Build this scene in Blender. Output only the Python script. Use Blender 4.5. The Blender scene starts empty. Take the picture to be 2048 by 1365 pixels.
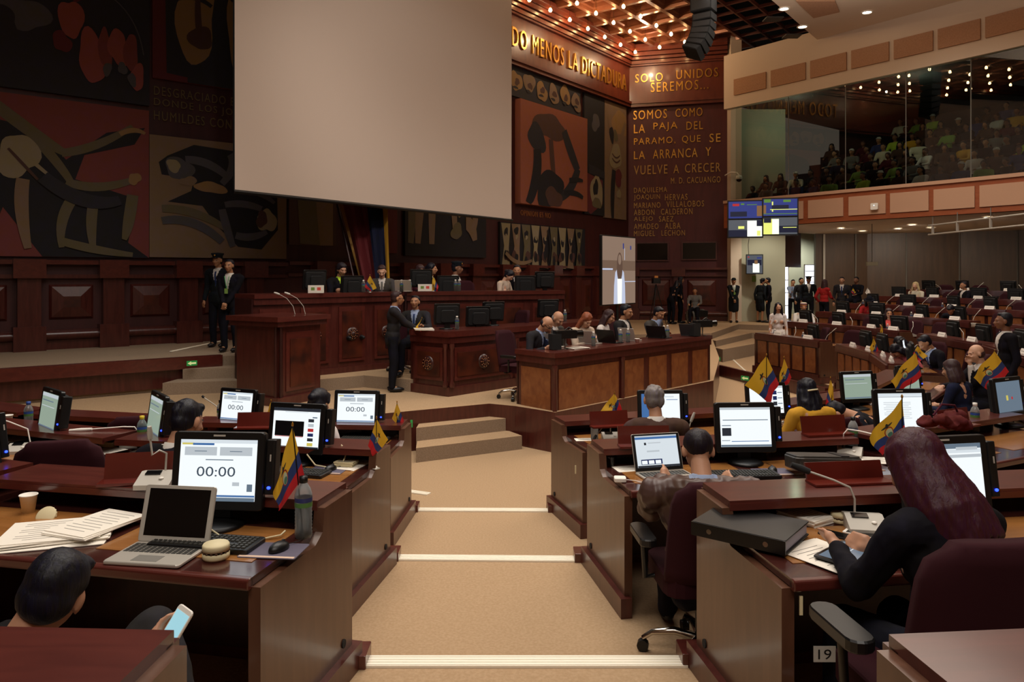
import bpy, math, random
from mathutils import Vector, Matrix, noise
PI = math.pi
rnd = random.Random(7)
SC = bpy.context.scene
COL = SC.collection

# ---------------------------------------------------------------- camera
CAMZ = 2.45
F = 1500.0
cam_d = bpy.data.cameras.new('camera')
cam = bpy.data.objects.new('camera', cam_d)
COL.objects.link(cam)
SC.camera = cam
cam.location = (0, 0, CAMZ)
cam.rotation_euler = (PI / 2, 0, 0)
cam_d.sensor_width = 36
cam_d.lens = F / 2048 * 36
cam_d.shift_y = -132.5 / 2048
cam_d.clip_end = 200
cam_d.dof.use_dof = False

# ---------------------------------------------------------------- colour management, world
SC.view_settings.view_transform = 'Standard'
SC.view_settings.look = 'None'
SC.view_settings.gamma = 1
SC.view_settings.use_curve_mapping = False
SC.view_settings.exposure = 0.0
SC.cycles.use_denoising = True
SC.cycles.max_bounces = 5
SC.cycles.diffuse_bounces = 3
SC.cycles.glossy_bounces = 3
SC.cycles.transparent_max_bounces = 12
SC.cycles.sample_clamp_indirect = 4
SC.cycles.caustics_reflective = False
SC.cycles.caustics_refractive = False
w = bpy.data.worlds.new('world')
SC.world = w
w.use_nodes = True
w.node_tree.nodes['Background'].inputs[0].default_value = (1.0, .82, .66, 1)
w.node_tree.nodes['Background'].inputs[1].default_value = 0.05

# ---------------------------------------------------------------- lamps of the hall and added fill lights
def area(name, loc, size, power, col=(1, .86, .70), rot=(0, 0, 0), spread=180):
    d = bpy.data.lights.new(name, 'AREA')
    d.shape = 'RECTANGLE'
    d.size, d.size_y = size
    d.energy = power
    d.color = col
    d.spread = math.radians(spread)
    o = bpy.data.objects.new(name, d)
    COL.objects.link(o)
    o.location = loc
    o.rotation_euler = rot
    return o

area('ceiling_lamp_well', (-0.5, 7.5, 9.85), (8, 7), 550, (1, .93, .84), spread=125)
area('rear_fill', (0.5, -1.6, 9.85), (8, 4), 400, (1, .93, .85), (math.radians(28), 0, 0), spread=130)  # unseen fill behind the camera, tilted to brighten surfaces that face it
area('ceiling_lamp_benches', (8.0, 16.0, 9.85), (6, 8), 520, (1, .92, .82), spread=140)
area('ceiling_fill', (6.5, 15.0, 8.2), (6, 8), 330, (1, .90, .80), (PI, 0, 0), spread=170)  # added upward fill without a fixture, lifts the white ceiling and upper wall

def spot(name, loc, tgt, power, ang=80, col=(1, .87, .7), blend=.7, r=.08):
    d = bpy.data.lights.new(name, 'SPOT')
    d.energy = power
    d.spot_size = math.radians(ang)
    d.spot_blend = blend
    d.color = col
    d.shadow_soft_size = r
    o = bpy.data.objects.new(name, d)
    COL.objects.link(o)
    o.location = loc
    o.rotation_euler = (Vector(tgt) - Vector(loc)).to_track_quat('-Z', 'Y').to_euler()
    return o

spot('screen_fill', (-.5, 5.0, 9.7), (-1.7, 16.2, 6.0), 2500, 46, (1, .93, .85), 1.0, .5)  # added spot without a fixture, brightens the projection screen cloth

# ---------------------------------------------------------------- materials
def lin(c):
    c = c / 255.0
    return c / 12.92 if c <= .04045 else ((c + .055) / 1.055) ** 2.4

def rgb(h):
    return tuple(lin(int(h[i:i + 2], 16)) for i in (0, 2, 4)) + (1,)

MATS = {}
def mat(key, hexc='808080', rough=.6, metal=0, spec=.5, noise_amt=0, noise_scale=20, hex2=None, grain=None,
        emit=0, bump=0, coat=0, alpha=1, trans=0, sheen=0):
    if key in MATS:
        return MATS[key]
    m = bpy.data.materials.new(key)
    m.use_nodes = True
    nt = m.node_tree
    b = nt.nodes['Principled BSDF']
    c = rgb(hexc)
    b.inputs['Base Color'].default_value = c
    b.inputs['Roughness'].default_value = rough
    b.inputs['Metallic'].default_value = metal
    b.inputs['Specular IOR Level'].default_value = spec
    if coat:
        b.inputs['Coat Weight'].default_value = coat
        b.inputs['Coat Roughness'].default_value = .12
    if sheen:
        b.inputs['Sheen Weight'].default_value = sheen
    if alpha < 1:
        b.inputs['Alpha'].default_value = alpha
    if trans:
        b.inputs['Transmission Weight'].default_value = trans
    if emit:
        b.inputs['Emission Color'].default_value = c
        b.inputs['Emission Strength'].default_value = emit
    if hex2 or bump:
        tc = nt.nodes.new('ShaderNodeTexCoord')
        mp = nt.nodes.new('ShaderNodeMapping')
        if grain:
            mp.inputs['Scale'].default_value = grain
        nz = nt.nodes.new('ShaderNodeTexNoise')
        nz.inputs['Scale'].default_value = noise_scale
        nz.inputs['Detail'].default_value = 4
        nz.inputs['Distortion'].default_value = .6 if grain else 0
        nt.links.new(tc.outputs['Object'], mp.inputs[0])
        nt.links.new(mp.outputs[0], nz.inputs['Vector'])
        if hex2:
            cr = nt.nodes.new('ShaderNodeValToRGB')
            cr.color_ramp.elements[0].position = .35
            cr.color_ramp.elements[1].position = .68
            cr.color_ramp.elements[0].color = c
            cr.color_ramp.elements[1].color = rgb(hex2)
            nt.links.new(nz.outputs['Fac'], cr.inputs[0])
            nt.links.new(cr.outputs[0], b.inputs['Base Color'])
        if bump:
            bp = nt.nodes.new('ShaderNodeBump')
            bp.inputs['Strength'].default_value = bump
            bp.inputs['Distance'].default_value = .01
            nt.links.new(nz.outputs['Fac'], bp.inputs['Height'])
            nt.links.new(bp.outputs[0], b.inputs['Normal'])
    MATS[key] = m
    return m

def M(k):
    return MATS[k]

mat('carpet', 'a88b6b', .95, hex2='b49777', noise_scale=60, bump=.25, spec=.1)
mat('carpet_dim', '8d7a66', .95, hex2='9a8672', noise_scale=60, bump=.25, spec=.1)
mat('mahogany', '451b16', .33, hex2='562720', noise_scale=3, grain=(6, 6, .7), coat=.3)
mat('mahogany_dark', '2c0f0d', .4, hex2='3a1512', noise_scale=3, grain=(6, 6, .7), coat=.2)
mat('mahogany_red', '4e201a', .28, hex2='5c2820', noise_scale=3, grain=(1, 6, 6), coat=.5)
mat('walnut_side', '553626', .32, hex2='603f2e', noise_scale=4, grain=(5, 5, .6), coat=.25)
mat('burl', '7a4424', .4, hex2='925a32', noise_scale=9, grain=(1, 1, .8), coat=.2)
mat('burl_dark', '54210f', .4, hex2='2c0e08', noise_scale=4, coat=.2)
mat('inlay', '94602f', .25, hex2='a06c3a', noise_scale=3, grain=(.8, 6, 1), coat=.5)
mat('desk_dark', '3a1a16', .2, hex2='46221c', noise_scale=3, grain=(1, 6, 6), coat=.6)
mat('inner_dark', '120908', .7)
mat('wall_red', '3a1414', .5, hex2='441a19', noise_scale=2, grain=(3, 3, .5))
mat('text_wall', '4c1a1c', .55, hex2='551f20', noise_scale=2, grain=(3, 3, .5))
mat('frieze', '5e281b', .35, hex2='6c3222', noise_scale=2, grain=(3, 3, .5), coat=.3)
mat('copper', '74402a', .3, metal=.35, hex2='865034', noise_scale=3, coat=.2)
mat('gold', 'd09a44', .3, metal=.75)
mat('gold_dull', 'b58a48', .45, metal=.35)
mat('plaster', 'd8c3ae', .9)
mat('ceiling_white', 'c9b6a4', .95)
mat('wall_light', 'b9b49c', .9)
mat('acoustic', 'b58a6c', .95, hex2='a97f62', noise_scale=30, bump=.2)
mat('fascia_wood', '8e4a2c', .4, hex2='9a5434', noise_scale=3, grain=(1, 1, 5))
mat('fascia_panel', 'bd9478', .9)
mat('back_wood', '46301e', .45, hex2='523a26', noise_scale=2, grain=(4, 4, .4))
mat('black', '0c0c0d', .4)
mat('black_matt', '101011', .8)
mat('black_gloss', '0a0a0b', .15)
mat('grey_dark', '2c2c2e', .5)
mat('grey', '77736c', .5)
mat('grey_light', 'b9b3a8', .5)
mat('silver', 'c2bbb0', .35, metal=.35)
mat('chrome', 'd8d4cc', .12, metal=1)
mat('white', 'f0eae0', .6)
mat('paper', 'eee6d8', .8)
mat('cream', 'd9cba2', .6)
mat('nosing', 'f8f0de', .5)
mat('screen_cloth', 'c9b5a6', .95)
mat('burgundy', '33141a', .9, spec=.15)
mat('burgundy_leather', '4a1c1e', .45)
mat('green_sign', '2e9a4c', .5, emit=.15)
mat('sign_glow', 'd8e6a0', .5, emit=.35)
mat('lamp_white', 'fff0d8', .5, emit=14)
mat('bulb', 'ffcf8a', .5, emit=42)
mat('led_blue', '2038ff', .5, emit=6)
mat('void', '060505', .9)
mat('grid_metal', '5a2a1c', .5)
mat('glass_dark', '15100e', .12)

def em(key, hexc, s=1.0):
    m = bpy.data.materials.new(key)
    m.use_nodes = True
    b = m.node_tree.nodes['Principled BSDF']
    b.inputs['Base Color'].default_value = (0, 0, 0, 1)
    b.inputs['Roughness'].default_value = .3
    b.inputs['Emission Color'].default_value = rgb(hexc)
    b.inputs['Emission Strength'].default_value = s
    MATS[key] = m
    return m

for k, h, s in (('s_white', 'f2f8fa', 1.05), ('s_grey', 'c4ccd2', .9), ('s_pale', 'dde6ec', .95), ('s_blue', '4b78b4', .8), ('s_navy', '2c3c78', .5),
                ('s_yellow', 'd8c860', .9), ('s_black', '101012', .3), ('s_dark', '30343c', .8), ('s_text', '4a5a6a', .7), ('s_red', 'c83030', .8),
                ('s_mint', 'a8bcaa', .7), ('s_steel', '7f93a6', .6), ('v_blue', '34408a', .8), ('v_yellow', 'e8ec7a', 1.1), ('v_green', '6a9a40', .7),
                ('v_skin', '9a7048', .7), ('v_white', 'f4f8e8', 1.2), ('v_grey', '6b7078', .6), ('v_dark', '262c48', .5), ('p_beige', '9c8270', .75),
                ('p_dim', '846a58', .7), ('p_shirt', 'c8d0e8', .9), ('p_hair', '6f5648', .7), ('daylight', 'e8f0ff', 2.6), ('s_phone', 'a8dce8', .9)):
    em(k, h, s)

def glass(key, col=(1, 1, 1, 1), base=.04, rough=0.0, ior=1.5):
    m = bpy.data.materials.new(key)
    m.use_nodes = True
    nt = m.node_tree
    nt.nodes.clear()
    out = nt.nodes.new('ShaderNodeOutputMaterial')
    mix = nt.nodes.new('ShaderNodeMixShader')
    fr = nt.nodes.new('ShaderNodeFresnel')
    fr.inputs[0].default_value = ior
    t = nt.nodes.new('ShaderNodeBsdfTransparent')
    t.inputs[0].default_value = col
    g = nt.nodes.new('ShaderNodeBsdfGlossy')
    g.inputs['Roughness'].default_value = rough
    nt.links.new(fr.outputs[0], mix.inputs[0])
    nt.links.new(t.outputs[0], mix.inputs[1])
    nt.links.new(g.outputs[0], mix.inputs[2])
    nt.links.new(mix.outputs[0], out.inputs[0])
    MATS[key] = m
    return m
glass('gallery_glass', (.80, .84, .80, 1), ior=1.9)
mat('gold_dim', '6a5636', .6, metal=.2)
mat('lbl_green', '4f7a3c', .5)
mat('lbl_navy', '2c3468', .5)
mat('lbl_blue', '2a4c98', .5)
mat('cap_y', 'e0c030', .5)
mat('key_c', '34332f', .5)
mat('ink', '8a8580', .8)
mat('holder_red', '5c1c14', .25, hex2='68241a', noise_scale=3, coat=.4)
mat('flag_red', '5e1218', .8)
mat('pad_c', '5c5668', .6)
mat('pad_s', 'd8b8a0', .6)
mat('orange_p', 'd88a40', .7)
mat('binder_paper', '9a94a0', .8)
mat('leather', '2e2823', .45, bump=.3, noise_scale=40, hex2='363029')
glass('pink_clear', (.95, .62, .58, 1), rough=.1)
mat('brown_fill', '4a2e1c', .7)
mat('pink_box', 'd88a88', .6)
mat('embroid', '16120f', .8, hex2='c03428', noise_scale=60)
glass('clear_glass', (.88, .92, .9, 1))
glass('bottle_plastic', (.86, .88, .88, 1), rough=.05, ior=1.6)
nt = MATS['bottle_plastic'].node_tree
mx = nt.nodes.new('ShaderNodeMixShader')
mx.inputs[0].default_value = .32
df = nt.nodes.new('ShaderNodeBsdfTranslucent')
df.inputs[0].default_value = (.9, .92, .92, 1)
src = nt.nodes['Material Output'].inputs[0].links[0].from_socket
nt.links.new(src, mx.inputs[1])
nt.links.new(df.outputs[0], mx.inputs[2])
nt.links.new(mx.outputs[0], nt.nodes['Material Output'].inputs[0])

# flag: three bands with a simple crest, by UV
def flag_mat():
    m = bpy.data.materials.new('flag_cloth')
    m.use_nodes = True
    nt = m.node_tree
    b = nt.nodes['Principled BSDF']
    b.inputs['Roughness'].default_value = .7
    uv = nt.nodes.new('ShaderNodeTexCoord')
    sp = nt.nodes.new('ShaderNodeSeparateXYZ')
    nt.links.new(uv.outputs['UV'], sp.inputs[0])
    cr = nt.nodes.new('ShaderNodeValToRGB')
    cr.color_ramp.interpolation = 'CONSTANT'
    e = cr.color_ramp.elements
    e[0].position = 0
    e[0].color = rgb('c8282e')
    e[1].position = .25
    e[1].color = rgb('2f3f74')
    n = e.new(.5)
    n.color = rgb('e0b12e')
    nt.links.new(sp.outputs[1], cr.inputs[0])
    prev = cr.outputs[0]
    def ell(cx, cy, rx, ry, r0, r1, hexc, prev):
        mp = nt.nodes.new('ShaderNodeMapping')
        mp.inputs['Location'].default_value = (-cx / rx, -cy / ry, 0)
        mp.inputs['Scale'].default_value = (1 / rx, 1 / ry, 0)
        nt.links.new(uv.outputs['UV'], mp.inputs[0])
        ln = nt.nodes.new('ShaderNodeVectorMath')
        ln.operation = 'LENGTH'
        nt.links.new(mp.outputs[0], ln.inputs[0])
        a = nt.nodes.new('ShaderNodeMath')
        a.operation = 'GREATER_THAN'
        a.inputs[1].default_value = r0
        bb = nt.nodes.new('ShaderNodeMath')
        bb.operation = 'LESS_THAN'
        bb.inputs[1].default_value = r1
        mu = nt.nodes.new('ShaderNodeMath')
        mu.operation = 'MULTIPLY'
        nt.links.new(ln.outputs['Value'], a.inputs[0])
        nt.links.new(ln.outputs['Value'], bb.inputs[0])
        nt.links.new(a.outputs[0], mu.inputs[0])
        nt.links.new(bb.outputs[0], mu.inputs[1])
        mx = nt.nodes.new('ShaderNodeMixRGB')
        nt.links.new(mu.outputs[0], mx.inputs[0])
        nt.links.new(prev, mx.inputs[1])
        mx.inputs[2].default_value = rgb(hexc)
        return mx.outputs[0]
    prev = ell(.5, .52, .10, .17, .8, 1, '8e3028', prev)
    prev = ell(.5, .50, .075, .13, -1, 1, 'b8c0a0', prev)
    prev = ell(.5, .45, .06, .07, -1, 1, '4a7a6a', prev)
    prev = ell(.5, .72, .13, .035, -1, 1, '3c3a2c', prev)
    prev = ell(.5, .74, .03, .07, -1, 1, '2c2a22', prev)
    nt.links.new(prev, b.inputs['Base Color'])
    tr = nt.nodes.new('ShaderNodeBsdfTranslucent')
    nt.links.new(prev, tr.inputs[0])
    mix = nt.nodes.new('ShaderNodeMixShader')
    mix.inputs[0].default_value = .3
    out = nt.nodes['Material Output']
    nt.links.new(b.outputs[0], mix.inputs[1])
    nt.links.new(tr.outputs[0], mix.inputs[2])
    nt.links.new(mix.outputs[0], out.inputs[0])
    MATS['flag_cloth'] = m
flag_mat()

# ---------------------------------------------------------------- mesh helpers
class MB:
    def __init__(s):
        s.v, s.f, s.m, s.sm, s.mats = [], [], [], [], []
        s.uv = None
    def mi(s, mt):
        if mt not in s.mats:
            s.mats.append(mt)
        return s.mats.index(mt)
    def add(s, vs, fs, mt, smooth=False, X=None):
        o = len(s.v)
        s.v += [tuple(X @ Vector(p)) for p in vs] if X is not None else [tuple(p) for p in vs]
        i = s.mi(mt)
        for f in fs:
            s.f.append(tuple(o + k for k in f))
            s.m.append(i)
            s.sm.append(smooth)
        return s
    def box(s, c, d, mt, X=None, taper=1, bev=0):
        x, y, z = c
        a, b, h = d[0] / 2, d[1] / 2, d[2] / 2
        vs = [(x + i * a * (taper if k > 0 else 1), y + j * b * (taper if k > 0 else 1), z + k * h) for k in (-1, 1) for j in (-1, 1) for i in (-1, 1)]
        return s.add(vs, [(0, 2, 3, 1), (4, 5, 7, 6), (0, 1, 5, 4), (2, 6, 7, 3), (0, 4, 6, 2), (1, 3, 7, 5)], mt, False, X)
    def rbox(s, c, d, r, mt, X=None, n=3, axis='z'):
        # box with rounded vertical corners (in the plane normal to axis)
        a, b = (d[0], d[1]) if axis == 'z' else ((d[0], d[2]) if axis == 'y' else (d[1], d[2]))
        h = {'z': d[2], 'y': d[1], 'x': d[0]}[axis]
        r = min(r, a / 2 - 1e-4, b / 2 - 1e-4)
        pts = []
        for q, (sx, sy) in enumerate(((1, 1), (-1, 1), (-1, -1), (1, -1))):
            for k in range(n + 1):
                t = (q + k / n) * PI / 2
                pts.append((sx * (a / 2 - r) + r * math.cos(t), sy * (b / 2 - r) + r * math.sin(t)))
        N = len(pts)
        vs = []
        e = min(r * .3, h * .3, .006)
        for w_, ins in ((-h / 2, e), (-h / 2 + e, 0), (h / 2 - e, 0), (h / 2, e)):
            for px, py in pts:
                l = math.hypot(px, py)
                k = (l - ins) / l
                p = (px * k, py * k, w_)
                if axis == 'y':
                    p = (px * k, -w_, py * k)
                elif axis == 'x':
                    p = (w_, px * k, py * k)
                vs.append((c[0] + p[0], c[1] + p[1], c[2] + p[2]))
        fs = []
        for j in range(3):
            for i in range(N):
                i2 = (i + 1) % N
                fs.append((j * N + i, j * N + i2, (j + 1) * N + i2, (j + 1) * N + i))
        fs.append(tuple(range(N))[::-1])
        fs.append(tuple(3 * N + i for i in range(N)))
        return s.add(vs, fs, mt, False, X)
    def cyl(s, a, b, r0, r1, mt, n=12, X=None, caps=True):
        return s.tube([a, b], [r0, r1], mt, n, X, caps)
    def tube(s, pts, r, mt, n=8, X=None, caps=True):
        pts = [Vector(p) for p in pts]
        if not isinstance(r, (list, tuple)):
            r = [r] * len(pts)
        vs, fs = [], []
        ref = None
        for i, p in enumerate(pts):
            t = (pts[min(i + 1, len(pts) - 1)] - pts[max(i - 1, 0)]).normalized()
            if ref is None:
                ref = Vector((0, 0, 1)) if abs(t.z) < .9 else Vector((1, 0, 0))
            u = t.cross(ref).normalized()
            if u.length < .1:
                u = Vector((1, 0, 0))
            w_ = u.cross(t).normalized()
            ref = w_
            for k in range(n):
                a = 2 * PI * k / n
                vs.append(p + r[i] * (math.cos(a) * u + math.sin(a) * w_))
        for i in range(len(pts) - 1):
            for k in range(n):
                k2 = (k + 1) % n
                fs.append((i * n + k, (i + 1) * n + k, (i + 1) * n + k2, i * n + k2))
        s.add(vs, fs, mt, True, X)
        if caps:
            s.add(vs[:n], [tuple(range(n))], mt, False, X)
            s.add(vs[-n:], [tuple(range(n))[::-1]], mt, False, X)
        return s
    def lathe(s, prof, mt, n=16, X=None, c=(0, 0, 0)):
        vs, fs = [], []
        for r, z in prof:
            for k in range(n):
                a = 2 * PI * k / n
                vs.append((c[0] + r * math.cos(a), c[1] + r * math.sin(a), c[2] + z))
        for i in range(len(prof) - 1):
            for k in range(n):
                k2 = (k + 1) % n
                fs.append((i * n + k, i * n + k2, (i + 1) * n + k2, (i + 1) * n + k))
        return s.add(vs, fs, mt, True, X)
    def ell(s, c, r, mt, nu=12, nv=8, X=None):
        vs, fs = [], []
        for j in range(nv + 1):
            ph = PI * j / nv
            for i in range(nu):
                th = 2 * PI * i / nu
                vs.append((c[0] + r[0] * math.sin(ph) * math.cos(th), c[1] + r[1] * math.sin(ph) * math.sin(th), c[2] + r[2] * math.cos(ph)))
        for j in range(nv):
            for i in range(nu):
                i2 = (i + 1) % nu
                fs.append((j * nu + i, (j + 1) * nu + i, (j + 1) * nu + i2, j * nu + i2))
        return s.add(vs, fs, mt, True, X)
    def poly(s, pts, z0, z1, mt, side=None, X=None):
        n = len(pts)
        area2 = sum(pts[i][0] * pts[(i + 1) % n][1] - pts[(i + 1) % n][0] * pts[i][1] for i in range(n))
        if area2 < 0:
            pts = pts[::-1]
        vs = [(x, y, z0) for x, y in pts] + [(x, y, z1) for x, y in pts]
        s.add(vs, [tuple(range(n, 2 * n))], mt, False, X)
        s.add(vs, [tuple(range(n))[::-1]] + [(i, (i + 1) % n, n + (i + 1) % n, n + i) for i in range(n)], side or mt, False, X)
        return s
    def quad(s, a, b, c, d, mt, X=None):
        return s.add([a, b, c, d], [(0, 1, 2, 3)], mt, False, X)
    def mesh(s, me, mt, X=None):
        return s.add([v.co[:] for v in me.vertices], [tuple(p.vertices) for p in me.polygons], mt, False, X)
    def build(s, name, parent=None, loc=None, rot=None):
        me = bpy.data.meshes.new(name)
        me.from_pydata(s.v, [], s.f)
        for mt in s.mats:
            me.materials.append(MATS[mt] if isinstance(mt, str) else mt)
        me.polygons.foreach_set('material_index', s.m)
        me.polygons.foreach_set('use_smooth', s.sm)
        if s.uv:
            l = me.uv_layers.new(name='UVMap')
            for lp in me.loops:
                l.data[lp.index].uv = s.uv[lp.vertex_index]
        me.update()
        o = bpy.data.objects.new(name, me)
        COL.objects.link(o)
        if parent:
            o.parent = parent
        if loc is not None:
            o.location = loc
        if rot is not None:
            o.rotation_euler = (0, 0, rot) if isinstance(rot, (int, float)) else rot
        return o

def tag(o, label=None, cat=None, group=None, kind=None):
    if label:
        o['label'] = label
    if cat:
        o['category'] = cat
    if group:
        o['group'] = group
    if kind:
        o['kind'] = kind
    return o

def root(name, loc, rz, label, cat, group=None):
    o = bpy.data.objects.new(name, None)
    o.empty_display_size = .05
    COL.objects.link(o)
    o.location = loc
    o.rotation_euler = (0, 0, rz)
    return tag(o, label, cat, group)

KIDS = {}
def copy_tree(o, parent=None, kids=None):
    c = o.copy()
    COL.objects.link(c)
    if parent:
        c.parent = parent
    for ch in kids_of(o):
        copy_tree(ch, c)
    return c

def kids_of(o):
    return [k for k in bpy.data.objects if k.parent == o] if o.name not in KIDS else KIDS[o.name]

def cache_kids(o):
    ks = [k for k in bpy.data.objects if k.parent == o]
    KIDS[o.name] = ks
    for k in ks:
        cache_kids(k)

def clone(o, loc, rz, label, group=None, cat=None):
    if o.name not in KIDS:
        cache_kids(o)
    def rec(a, par):
        c = a.copy()
        COL.objects.link(c)
        c.parent = par
        for ch in KIDS[a.name]:
            rec(ch, c)
        return c
    c = rec(o, None)
    c.location = loc
    c.rotation_euler = (0, 0, rz)
    c['label'] = label
    if group:
        c['group'] = group
    if cat:
        c['category'] = cat
    return c

class Kit:
    """first use places the thing itself, later uses copy it"""
    def __init__(s, fn):
        s.fn, s.o = fn, None
    def put(s, loc, rz, label, group=None):
        if s.o is None:
            s.o = s.fn()
            s.o.location = loc
            s.o.rotation_euler = (0, 0, rz)
            s.o['label'] = label
            if group:
                s.o['group'] = group
            return s.o
        return clone(s.o, loc, rz, label, group)

TXT = {}
def text_mesh(st, extrude=.0):
    if (st, extrude) in TXT:
        return TXT[(st, extrude)]
    cu = bpy.data.curves.new('t', 'FONT')
    cu.body = st
    cu.size = 1
    cu.extrude = extrude
    cu.resolution_u = 3
    if extrude:
        cu.space_character = 1.22
    ob = bpy.data.objects.new('t', cu)
    COL.objects.link(ob)
    dg = bpy.context.evaluated_depsgraph_get()
    me = bpy.data.meshes.new_from_object(ob.evaluated_get(dg))
    bpy.data.objects.remove(ob)
    xs = [v.co.x for v in me.vertices]
    ys = [v.co.y for v in me.vertices]
    TXT[(st, extrude)] = (me, min(xs), max(xs), min(ys), max(ys))
    return TXT[(st, extrude)]

def P(px, py, Y):
    return Vector(((px - 1024) / F * Y, Y, CAMZ - (py - 550) / F * Y))
def G(px, py, z):
    Y = (CAMZ - z) * F / (py - 550)
    return Vector(((px - 1024) / F * Y, Y, z))
def ray_line(px, a, b):
    k = (px - 1024) / F
    # a + t(b-a): x = k*y
    dx, dy = b[0] - a[0], b[1] - a[1]
    t = (k * a[1] - a[0]) / (dx - k * dy)
    return a[0] + t * dx, a[1] + t * dy, t
def ray_poly(px, pts):
    best = None
    for i in range(len(pts) - 1):
        x, y, t = ray_line(px, pts[i], pts[i + 1])
        if (-1e-6 <= t <= 1 + 1e-6) or (i == 0 and t < 0) or (i == len(pts) - 2 and t > 1):
            if best is None or 0 <= t <= 1:
                best = (x, y, i)
    return best
# ================================================================ SETTING
C0 = Vector((-.8, 14.5))
def arc(R, a0, a1, step=4):
    n = max(1, int(abs(a1 - a0) / step))
    return [(C0.x + R * math.cos(math.radians(a0 + (a1 - a0) * i / n)), C0.y + R * math.sin(math.radians(a0 + (a1 - a0) * i / n))) for i in range(n + 1)]
TZ = [0, .20, .38, .56, .74, .92, 1.10]
RR = [0, 7.3, 9.1, 10.9, 12.7, 14.5, 16.3]
AE = [0, 27, 33, 34, 35, 36, 36]
LEFT = {1: [(-9.5, 10.2), (-6.3, 8.6), (-4.6, 7.75), (-2.9, 7.35), (-.95, 7.2)],
        2: [(-9.5, 8.7), (-6.4, 7.5), (-4.6, 6.5), (-2.8, 5.85), (-.87, 5.5)],
        3: [(-9, 6.6), (-5.8, 5.4), (-4.2, 4.8), (-2.48, 4.1), (-.79, 3.68)],
        4: [(-9, 4.6), (-4.2, 3.0), (-2.48, 2.2), (-.75, 1.86)]}
P1Z, P2Z, LPZ, DAZ, FRZ = .56, .76, 1.08, 1.30, .72

fl = MB()
fl.poly([(-14, -4), (24, -4), (24, 34), (-14, 34)], -.2, 0, 'carpet', 'carpet')
fl.build('floor')
tag(bpy.data.objects['floor'], 'beige carpet of the sunken well', None, None, 'structure')
for k in range(1, 7):
    pts = list(LEFT.get(k, [(-9, -1.5), (-.8, -1.2)]))
    ra = arc(RR[k], -81.5 if k < 5 else -86, AE[k])
    pts += ra
    e = ra[-1]
    d = (Vector(e) - C0).normalized()
    pts += [(C0.x + d.x * 24, C0.y + d.y * 24), (23.5, 10), (23.5, -3.8), (-13.5, -3.8)]
    o = MB().poly(pts, 0, TZ[k], 'carpet', 'mahogany').build('floor_tier')
    tag(o, None, None, None, 'structure')

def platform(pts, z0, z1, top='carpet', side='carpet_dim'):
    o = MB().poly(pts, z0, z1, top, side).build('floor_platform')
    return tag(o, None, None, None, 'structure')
platform([(-10, 9.2), (-3.2, 9.4), (-1.33, 10.45), (-.33, 11.0), (.04, 10.8), (.59, 10.3), (3.6, 13.4), (4.7, 17), (6.0, 22.5), (7, 33), (-13, 33)], 0, P1Z, 'carpet', 'mahogany')
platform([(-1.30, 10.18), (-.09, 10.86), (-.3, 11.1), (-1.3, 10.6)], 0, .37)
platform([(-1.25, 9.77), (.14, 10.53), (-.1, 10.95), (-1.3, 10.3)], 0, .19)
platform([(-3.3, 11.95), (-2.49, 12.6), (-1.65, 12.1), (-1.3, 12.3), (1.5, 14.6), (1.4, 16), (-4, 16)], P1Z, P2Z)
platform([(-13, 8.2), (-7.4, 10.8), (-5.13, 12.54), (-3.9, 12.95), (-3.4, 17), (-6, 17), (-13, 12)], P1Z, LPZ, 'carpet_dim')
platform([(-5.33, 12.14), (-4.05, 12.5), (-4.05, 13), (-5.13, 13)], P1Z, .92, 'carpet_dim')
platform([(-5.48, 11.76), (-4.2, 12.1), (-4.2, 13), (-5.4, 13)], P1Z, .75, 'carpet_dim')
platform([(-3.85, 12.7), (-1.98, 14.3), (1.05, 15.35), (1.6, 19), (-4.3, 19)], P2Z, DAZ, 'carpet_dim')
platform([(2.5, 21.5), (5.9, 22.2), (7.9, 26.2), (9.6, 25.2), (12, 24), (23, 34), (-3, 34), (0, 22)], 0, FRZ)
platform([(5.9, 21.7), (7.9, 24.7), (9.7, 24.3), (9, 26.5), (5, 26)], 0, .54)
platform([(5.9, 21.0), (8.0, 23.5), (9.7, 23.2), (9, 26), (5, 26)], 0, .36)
# wood fascia of the left platform
a, b = Vector((-7.4, 10.8)), Vector((-5.13, 12.54))
d = (b - a).normalized()
n = Vector((d.y, -d.x))
a = a - d * 5
ang = math.atan2(d.y, d.x)
X = Matrix.Translation((a.x + n.x * .05, a.y + n.y * .05, 0)) @ Matrix.Rotation(ang, 4, 'Z')
L_ = (b - a).length
m = MB().box((L_ / 2, .03, (P1Z + .06 + LPZ) / 2), (L_, .06, LPZ - P1Z - .06), 'mahogany', X).box((L_ / 2 + .12, -.03, LPZ - .07), (L_ + .24, .14, .19), 'mahogany_red', X)
tag(m.build('trim_1'), 'dark wood fascia with a projecting ledge along the left platform', None, None, 'structure')
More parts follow.
